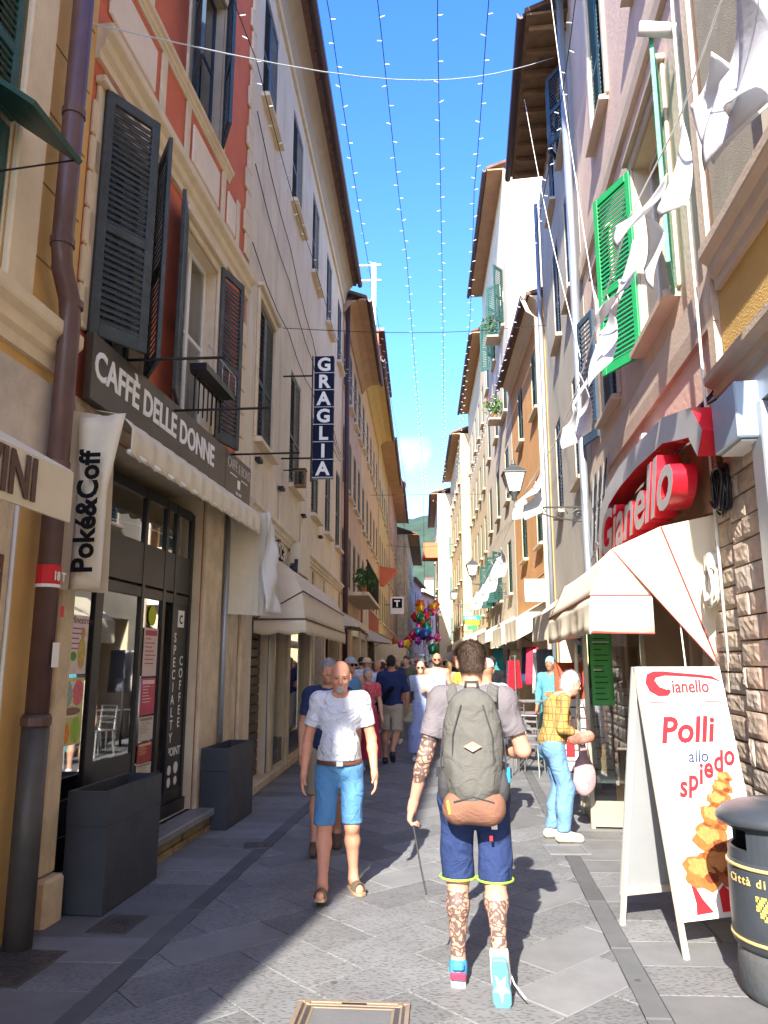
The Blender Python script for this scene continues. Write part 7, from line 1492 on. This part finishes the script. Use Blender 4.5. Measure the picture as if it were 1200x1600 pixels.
s_ = SDF(np.array(hpx(0, .08, -.08)) - .08, np.array(hpx(0, .08, -.08)) + .08, .005); s_.cap(hpx(-.022, .086, -.055), hpx(.022, .086, -.055), .0060, .0060, .006); s_.ell(hpx(0, .074, -.096), (.034, .020, .024), .01); s_.cap(hpx(-.026, .080, -.058), hpx(-.026, .074, -.09), .007, .008, .01); s_.cap(hpx(.026, .080, -.058), hpx(.026, .074, -.09), .007, .008, .01); link('grey_beard', s_.mesh('beard', HR['grey']), bald)
for sd in 'LR':
    an, to = J['an' + sd], J['to' + sd]; d = (to - an); lowz = min(an.z - .05, to.z - .028); b = MB(); fw = Vector((d.x, d.y, 0)).normalized(); rt = Vector((fw.y, -fw.x, 0)); pitch_ = math.atan2(d.z + .055, math.hypot(d.x, d.y)); fw = (fw * math.cos(pitch_) + Vector((0, 0, math.sin(pitch_)))); up_ = rt.cross(fw)
    org = an + Vector((0, 0, -.062)) - fw * .06; ring = [(0, .030), (.06, .036), (.15, .042), (.20, .046), (.245, .036), (.262, 0)]; ring = ring + [(u, -w) for u, w in ring[-2::-1]]; n = len(ring)
    b.add([tuple(org + fw * u + rt * w + up_ * k_) for k_ in (-.022, .0) for u, w in ring], [(i, (i + 1) % n, n + (i + 1) % n, n + i) for i in range(n)] + [tuple(range(n))[::-1], tuple(range(n, 2 * n))]); b.obj('sandal_sole', mat('tan_cork', (.34, .22, .13), var=.1, bump=.05), bald, bevel=.003)
    for u0, w_ in ((.15, .045), (.20, .035)):
        b = MB(); b.grid(lambda u, v_: tuple(org + fw * (u0 + w_ * (v_ - .5)) + rt * (.046 * math.cos(math.pi * u)) + up_ * (.005 + .062 * math.sin(math.pi * u))), 12, 2); b.obj('sandal_strap', mat('olive_brown_strap', (.12, .09, .06), var=.2, bump=.1), bald, solid=.005)
# ---- others
NV = cloth_mat('navy_cotton', (.022, .032, .085), wr=.5)
def shirt_c(n, c): return cloth_mat('shirt_' + n, c, wr=.5, scale=8)
m2 = person('grey haired man in dark navy shirt walking half hidden behind the bald man', (-.86, 7.15), R(186), dict(elL=(-.27, -.02, 1.12), wrL=(-.29, .04, .87), anR=(.1, .15, .10), toR=(.11, .30, .05), anL=(-.1, -.15, .12), toL=(-.1, -.04, .03)), 1.66, fat=1.1, belly=.03, skin=SK[1], shirt=NV, sleeve=.7, bottom=cloth_mat('khaki', (.24, .19, .13)), bhem=.5, bwide=1.15, shoe=mat('brown_shoe', (.10, .06, .04), var=.1, bump=.05), hair=HR['grey'], h=.011)
pv_ = person('man in white cap and tan vest over patterned shirt, just beyond the backpack', (.66, 8.15), R(-3), dict(elR=(.27, -.04, 1.14), wrR=(.30, .06, .90), knL=(-.1, .06, .49), anL=(-.1, .12, .09), toL=(-.11, .26, .03), anR=(.1, -.13, .11), toR=(.1, 0, .03)), 1.66, fat=1.12, skin=SK[1], shirt=mat('blue_white_print_shirt', (.42, .46, .55), var=.6, scale=45, bump=.05), sleeve=.8, hem=.9, bottom=cloth_mat('grey_blue_trousers', (.10, .13, .19), wr=.5), bhem=.12, shoe=m_sh1, hair=cloth_mat('white_cap_cotton', (.72, .68, .58)), hairstyle='cap', h=.010)
Jv = root_j[pv_.name][0]; s_ = SDF((-.3, -.3, .85), (.3, .3, 1.5), .010); s_.ell((0, 0, 1.28), (.195, .15, .21), .05); s_.ell((0, 0, 1.05), (.185, .145, .16), .05); s_.cap((-.15, -.01, 1.41), (.15, -.01, 1.41), .06, .06, .03); s_.folds(.004); s_.cut((0, 0, .93), (0, 0, -1)); s_.ell((0, .03, 1.5), (.07, .09, .09), .005, '-'); s_.ell((0, .22, 1.2), (.06, .15, .5), .01, '-')
link('vest', s_.mesh('vest', cloth_mat('tan_vest_cotton', (.40, .27, .15), wr=.5)), pv_)
wm = person('woman in pale blue dress and sunglasses facing the viewer with a shoulder bag', (-.03, 13.5), R(176), dict(elL=(-.22, .02, 1.12), wrL=(-.10, .20, 1.22), elR=(.23, 0, 1.12)), 1.65, fat=.95, skin=SK[0], shirt=shirt_c('pale_blue', (.36, .42, .60)), sleeve=.7, hem=.85, bottom=shirt_c('periwinkle', (.30, .36, .62)), bhem=.14, bwide=1.5, skirt=True, shoe=m_sh1, hair=HR['auburn'], hairstyle='fringe', glasses=m_sgl, h=.012)
bgw = thing('shoulder_bag', 'patterned tote bag at the side of the woman in blue', 'bag', (-.30, 13.4, .62 + GZ)); b = MB(); b.box((-.15, -.05, 0), (.14, .05, .32)); b.obj('pouch', mat('patterned_canvas', (.34, .30, .22), var=.5, scale=30, bump=.1), bgw, bevel=.03); b = MB(); b.tube([(-.1, 0, .32), (-.03, 0, .62), (.05, 0, .80), (.08, 0, .6), (.1, 0, .32)], .012, 6); b.obj('strap', m_leather, bgw)
nvm = person('man from behind in navy shirt and beige shorts stepping out of the shade', (-.52, 13.1), R(-8), dict(elL=(-.26, 0, 1.13), wrL=(-.25, .12, .92), elR=(.26, 0, 1.13), wrR=(.24, .12, .92), knR=(.09, -.02, .5), anR=(.06, -.22, .20), toR=(.06, -.18, .07)), 1.74, fat=1.12, skin=SK[1], shirt=cloth_mat('deep_navy_cotton', (.018, .030, .095), wr=.5), sleeve=.95, bottom=cloth_mat('beige_shorts', (.36, .31, .24), wr=.5), bhem=.53, bwide=1.3, shoe=m_black, hair=HR['dark'], h=.011)
gb = thing('guitar_bag', 'black guitar shaped bag slung beside the man in navy', 'bag', (-.86, 12.8, .55 + GZ), 0); s_ = SDF((-.35, -.2, -.15), (.5, .2, .85), .012); s_.ell((0, 0, .05), (.14, .07, .15), .05); s_.ell((.03, 0, .25), (.10, .065, .10), .05); s_.cap((.05, 0, .3), (.36, 0, .66), .05, .04, .04); o = link('body', s_.mesh('guitar_bag', mat('black_nylon', (.006, .006, .007), rough=.8, spec=.1, var=.1, bump=.1)), gb)
ht = person('person in straw hat and white T-shirt with a dark crossbody strap', (-.98, 13.8), R(178), {}, 1.70, skin=SK[1], shirt=shirt_c('white', (.52, .55, .64)), sleeve=.7, bottom=cloth_mat('grey_shorts', (.12, .12, .14)), bhem=.5, shoe=m_sh1, hair=mat('straw', (.55, .42, .28), var=.2, bump=.2, bscale=120), hairstyle='hat', h=.012)
b = MB(); b.tube([(-.10, .13, 1.44), (-.03, .155, 1.30), (.08, .16, 1.15), (.15, .12, .98)], .014, 6); b.obj('crossbody_strap', m_text_k, ht)
gc = person('person in grey cap and blue vest top turned to the right, behind the bald man', (-1.05, 11.4), R(215), {}, 1.70, fat=1.08, skin=SK[1], shirt=shirt_c('steel_blue', (.10, .22, .38)), tank=True, bottom=cloth_mat('grey_shorts', (.12, .12, .14)), bhem=.5, shoe=m_black, hair=cloth_mat('grey_cap_cotton', (.33, .34, .36)), hairstyle='cap', h=.012, glasses=m_sgl)
tk = person('bearded man in white tank top and sunglasses above the woman in blue', (.27, 14.6), R(180), {}, 1.80, fat=1.08, skin=SK[1], shirt=shirt_c('tank_white', (.40, .45, .62)), tank=True, bottom=cloth_mat('grey_shorts', (.12, .12, .14)), bhem=.5, shoe=m_sh1, hair=HR['dark'], hairstyle='fringe', glasses=m_sgl, h=.012)
hx_ = root_j[tk.name][1]; s_ = SDF(np.array(hx_(0, .03, -.07)) - .1, np.array(hx_(0, .03, -.07)) + .1, .008); s_.ell(hx_(0, .035, -.075), (.066, .062, .048), .01); s_.ell(hx_(0, .11, -.055), (.03, .05, .02), .01, '-'); link('beard', s_.mesh('beard', HR['dark']), tk)
ye = person('white haired person in yellow plaid shirt and jeans bending forward by the showcase', (1.25, 7.66), R(-82), dict(head=(0, .20, 1.50), neck=(0, .09, 1.37), chest=(0, .04, 1.20), belly=(0, .0, 1.04), pelvis=(0, -.03, .91), shL=(-.165, .06, 1.34), shR=(.165, .06, 1.34), elL=(-.20, .02, 1.07), elR=(.20, .02, 1.07), wrL=(-.15, .22, .97), wrR=(.15, .24, 1.0), hipL=(-.09, -.03, .88), hipR=(.09, -.03, .88), knL=(-.10, .08, .49), knR=(.10, .06, .49), anL=(-.10, -.04, .085), anR=(.10, .02, .085), toL=(-.115, .12, .03), toR=(.115, .18, .03)), 1.66, fat=.98, skin=SK[0], shirt=None, bottom=denim('washed_jeans', (.13, .25, .42)), bhem=.10, bwide=1.05, shoe=mat('cream_shoe', (.62, .52, .38), var=.05, bump=.02), hair=HR['white'], hairstyle='bob', h=.009, head_pitch=-.35)
m_pl = cloth_mat('yellow_plaid_cotton', (.40, .25, .07), wr=.4); nt = m_pl.node_tree; tc = nt.nodes.new('ShaderNodeTexCoord'); sp = nt.nodes.new('ShaderNodeSeparateXYZ'); nt.links.new(tc.outputs['Object'], sp.inputs[0]); acc = None
for ax_, fq in (('X', 95.0), ('Y', 95.0), ('Z', 95.0)):
    a1 = nt.nodes.new('ShaderNodeMath'); a1.operation = 'MULTIPLY'; a1.inputs[1].default_value = fq; a2 = nt.nodes.new('ShaderNodeMath'); a2.operation = 'SINE'; a3 = nt.nodes.new('ShaderNodeMath'); a3.operation = 'GREATER_THAN'; a3.inputs[1].default_value = .86
    nt.links.new(sp.outputs[ax_], a1.inputs[0]); nt.links.new(a1.outputs[0], a2.inputs[0]); nt.links.new(a2.outputs[0], a3.inputs[0])
    if acc is None: acc = a3.outputs[0]
    else: mm = nt.nodes.new('ShaderNodeMath'); mm.operation = 'MAXIMUM'; nt.links.new(acc, mm.inputs[0]); nt.links.new(a3.outputs[0], mm.inputs[1]); acc = mm.outputs[0]
mxp = nt.nodes.new('ShaderNodeMix'); mxp.data_type = 'RGBA'; mxp.inputs[6].default_value = (.40, .25, .07, 1); mxp.inputs[7].default_value = (.20, .13, .06, 1); nt.links.new(acc, mxp.inputs[0]); nt.links.new(mxp.outputs[2], nt.nodes['Principled BSDF'].inputs['Base Color'])
J = root_j[ye.name][0]; t_ = SDF((-.4, -.35, .75), (.4, .45, 1.5), .009); t_.ell(J['chest'], (.175, .125, .20), .06, rx=.25); t_.ell(J['belly'], (.165, .125, .17), .06); t_.ell(J['pelvis'] + Vector((0, 0, .04)), (.17, .13, .13), .05); t_.cap(J['shL'], J['shR'], .06, .06, .04)
for sd in 'LR': t_.cap(J['sh' + sd], J['el' + sd], .064, .055, .03); t_.cap(J['el' + sd], J['el' + sd].lerp(J['wr' + sd], .4), .055, .05, .02)
t_.folds(.004); t_.cut((0, 0, .84), (0, 0, -1)); t_.ell(J['neck'] + Vector((0, .04, .06)), (.065, .07, .05), .005, '-'); link('shirt', t_.mesh('shirt', m_pl), ye)
hb = thing('handbag', 'brown and white handbag held by the person in the plaid shirt', 'bag', (1.47, 7.52, .92 + GZ)); s_ = SDF((-.2, -.15, -.15), (.2, .15, .2), .009); s_.cap((-.07, 0, .0), (.07, 0, .02), .06, .055, .03, flat=(1, 1.3)); s_.folds(.006, fx=20); link('pouch', s_.mesh('pouch', mat('brown_white_print', (.30, .12, .08), var=.6, scale=30, bump=.1, stain=.5, stain_col=(.6, .55, .5))), hb); b = MB(); b.tube([(-.06, 0, .05), (-.03, 0, .22), (.03, 0, .36), (.06, 0, .2), (.07, 0, .05)], .008, 5); b.obj('strap', m_leather, hb)
plb = thing('plastic_bag', 'pink and white carrier bag carried beside the plaid shirt', 'bag', (1.56, 7.9, .35 + GZ)); s_ = SDF((-.2, -.15, -.05), (.2, .15, .75), .010); s_.ell((0, 0, .18), (.11, .06, .18), .05); s_.cap((0, 0, .3), (-.02, -.05, .62), .05, .012, .05); s_.folds(.008, fx=18); link('pouch', s_.mesh('pouch', mat('pinkish_plastic', (.40, .26, .28), rough=.4, var=.3, scale=12, bump=.1)), plb)
bl = person('person in a turquoise patterned headscarf and tunic sitting at the steel tables', (2.1, 13.0), R(150), dict(pelvis=(0, -.05, .95), elL=(-.25, .05, 1.15), wrL=(-.12, .25, 1.15)), 1.72, skin=SK[3], shirt=mat('turquoise_print', (.08, .27, .34), var=.6, scale=30, bump=.1), sleeve=1.6, hem=.7, bottom=mat('turquoise_cloth', (.04, .28, .32), var=.15, bump=.1), bhem=.12, bwide=1.4, skirt=True, shoe=m_black, hair=mat('turquoise_scarf', (.20, .50, .58), var=.5, scale=30, bump=.1), hairstyle='long', h=.013)
person('dark haired person in black top near the clothes rail', (1.28, 14.6), R(10), {}, 1.74, skin=SK[3], shirt=shirt_c('black', (.012, .012, .014)), sleeve=.7, bottom=m_black, bhem=.12, shoe=m_black, hair=HR['dark'], h=.013)
person('woman with long dark hair in white blouse right of the backpacker\'s head', (.74, 11.2), R(-5), {}, 1.60, fat=.95, skin=SK[0], shirt=shirt_c('ivory', (.55, .51, .44)), sleeve=.8, bottom=cloth_mat('beige_shorts', (.36, .31, .24)), bhem=.5, shoe=m_sh1, hair=HR['dark'], hairstyle='long', h=.012)
person('person in red and white patterned dress beside the straw hat', (-.86, 12.3), R(200), {}, 1.55, fat=.95, skin=SK[0], shirt=mat('red_white_print', (.50, .08, .10), var=.7, scale=25, bump=.1), sleeve=.6, hem=.8, bottom=mat('crimson_cloth', (.45, .02, .06), var=.2, bump=.1), bhem=.2, bwide=1.4, skirt=True, shoe=m_sh1, hair=HR['grey'], hairstyle='bob', h=.013)
# short tufts of hair standing off the nearer heads
def tufts(root, n, L, m, only=None):
    src = [c for c in root.children if c.name.startswith('hair')][0]; me = src.data; b = MB(); nv = len(me.vertices); r2 = random.Random(5)
    for k in range(n):
        v_ = me.vertices[r2.randrange(nv)]; p = v_.co; nr = v_.normal; t_ = (Vector((0, -.25, -.9)) - nr * nr.dot(Vector((0, -.25, -.9)))).normalized() if nr.length > 0 else Vector((0, 0, 1))
        d = (nr * r2.uniform(.3, .8) + t_ * .8 + Vector((r2.uniform(-.3, .3), r2.uniform(-.3, .3), r2.uniform(-.2, .2)))).normalized(); sd = d.cross(nr).normalized() * .0016; q = p - nr * .003
        b.add([tuple(q - sd), tuple(q + sd), tuple(p + d * L * r2.uniform(.6, 1.2))], [(0, 1, 2)])
    o = b.obj('hair_strands', m, root, recalc=False); o['kind'] = 'stuff'
tufts(pb, 5200, .020, HR['brown']); tufts(m2, 2500, .022, HR['grey']); tufts(ye, 3500, .035, HR['white']); tufts(nvm, 1500, .03, HR['dark'])
# ---- the crowd further down: a few built figures, copied with other clothes
crowd_src = []
walk1 = dict(knR=(.1, .10, .49), anR=(.1, .18, .09), toR=(.11, .33, .04), knL=(-.1, -.02, .49), anL=(-.1, -.20, .12), toL=(-.1, -.08, .03), wrR=(.26, -.06, .88), wrL=(-.26, .16, .90))
HID = [('short', False), ('long', True), ('fringe', False), ('bob', True), ('hat', False), ('cap', False)]
for k, (hs, fem) in enumerate(HID):
    src = person('x', (0, 200), 0, walk1, 1.72 if not fem else 1.63, fat=1.05 if not fem else .95, skin=SK[k % 3], shirt=shirt_c('base', (.5, .5, .5)), sleeve=.7, bottom=cloth_mat('grey_shorts', (.12, .12, .14)), bhem=.5 if k % 2 == 0 else .14, bwide=1.2, skirt=fem and k == 3, shoe=m_sh1, hair=HR['dark'], hairstyle=hs, h=.018, face=True, hands=False, fold=.004)
    crowd_src.append(src)
SHC = [('white', (.52, .55, .64)), ('navy2', (.03, .04, .10)), ('pink', (.60, .12, .28)), ('ivory', (.55, .51, .44)), ('black', (.012, .012, .014)), ('red', (.50, .03, .04)), ('olive', (.12, .13, .07)), ('sky_blue', (.22, .38, .60)), ('mustard', (.5, .3, .05)), ('teal', (.03, .22, .24)), ('grey', (.22, .22, .23)), ('striped_tan', (.4, .3, .2))]
HCN = dict(short=['dark', 'brown', 'grey'], long=['brown', 'blond', 'dark'], fringe=['dark', 'grey', 'blond'], bob=['white', 'auburn', 'brown'])
hatm = [('straw', mat('straw', (.5, .4, .3))), ('white', MATS['white_cap_cotton']), ('red', mat('red_cap', (.45, .03, .04), bump=.05))]
spots = [(-1.3, 16.2), (-.55, 16.0), (-.95, 17.4), (.15, 17.0), (.85, 17.4), (-1.5, 18.6), (-.3, 18.4), (.55, 19.0), (1.3, 18.9), (-.9, 20.0), (0, 20.3), (-1.6, 21.6), (.9, 21.2), (-.5, 22.1), (.35, 22.5), (1.5, 22.8), (-1.2, 23.6), (-.1, 24.2), (.75, 24.6), (-.7, 25.6), (1.2, 26.0), (.2, 26.6), (-1.4, 27.0), (-.4, 28.2), (.7, 28.8), (1.4, 30), (-.9, 30.2), (.1, 31), (-1.3, 33), (.8, 33.5), (-.3, 35), (1.2, 36.5), (.3, 38.5), (-.8, 40), (.9, 42), (-.2, 45), (.6, 48), (-1.0, 51), (.1, 56), (-.5, 62)]
for k in range(30):
    y = 16.5 + k * .62; spots.append((rnd.uniform(-1.7, 1.2), y + rnd.uniform(-.2, .2)))
spots = [p for i, p in enumerate(spots) if i < 40 or all(math.hypot(p[0] - q[0], p[1] - q[1]) > .48 for q in spots[:i])]
used = {}
for k, (x, y) in enumerate(spots):
    i = k % 6; hs = HID[i][0]; c = copy_tree(crowd_src[i]); c.location = (x + rnd.uniform(-.12, .12), y, GZ); back = rnd.random() < .55; c.rotation_euler = (0, 0, rnd.uniform(-.35, .35) + (0 if back else math.pi)); q = rnd.uniform(.95, 1.05) * c.scale[0]; c.scale = (q, q, q)
    for t_ in range(12):
        sn, sc3 = SHC[(k * 5 + t_) % 12]; hc = HCN[hs][(k // 6 + t_) % 3] if hs in HCN else hatm[(k // 6 + t_) % 3][0]; far_ = 'nearer' if y < 22 else ('mid' if y < 32 else 'far')
        if (sn, hc, hs, back, far_) not in used: break
    used[(sn, hc, hs, back, far_)] = 1
    for ch in c.children:
        ch.name = ch.name.split('.')[0]
        if ch.name.startswith('shirt'): ch.material_slots[0].link = 'OBJECT'; ch.material_slots[0].material = shirt_c(sn, sc3)
        if ch.name.startswith(('hair', 'hat', 'cap')): ch.material_slots[0].link = 'OBJECT'; ch.material_slots[0].material = HR[hc] if hs in HCN else hatm[[a[0] for a in hatm].index(hc)][1]
        if ch.name.startswith(('shorts', 'skirt', 'trousers')): ch.material_slots[0].link = 'OBJECT'; ch.material_slots[0].material = [cloth_mat('grey_shorts', (.12, .12, .14)), cloth_mat('beige_shorts', (.36, .31, .24)), denim('dark_denim', (.03, .05, .10)), cloth_mat('khaki', (.24, .19, .13))][k % 4]
    hw = dict(short='short %s hair', long='long %s hair', fringe='cropped %s hair', bob='%s bobbed hair', hat='%s hat', cap='%s cap')[hs] % hc
    tag(c, 'person with %s in %s top, %s, in the %s crowd' % (hw, sn.replace('navy2', 'navy').replace('_', ' '), 'seen from behind' if back else 'facing the viewer', far_), 'person', 'people in the street')
for src in crowd_src:
    for ch in list(src.children): bpy.data.objects.remove(ch)
    bpy.data.objects.remove(src)
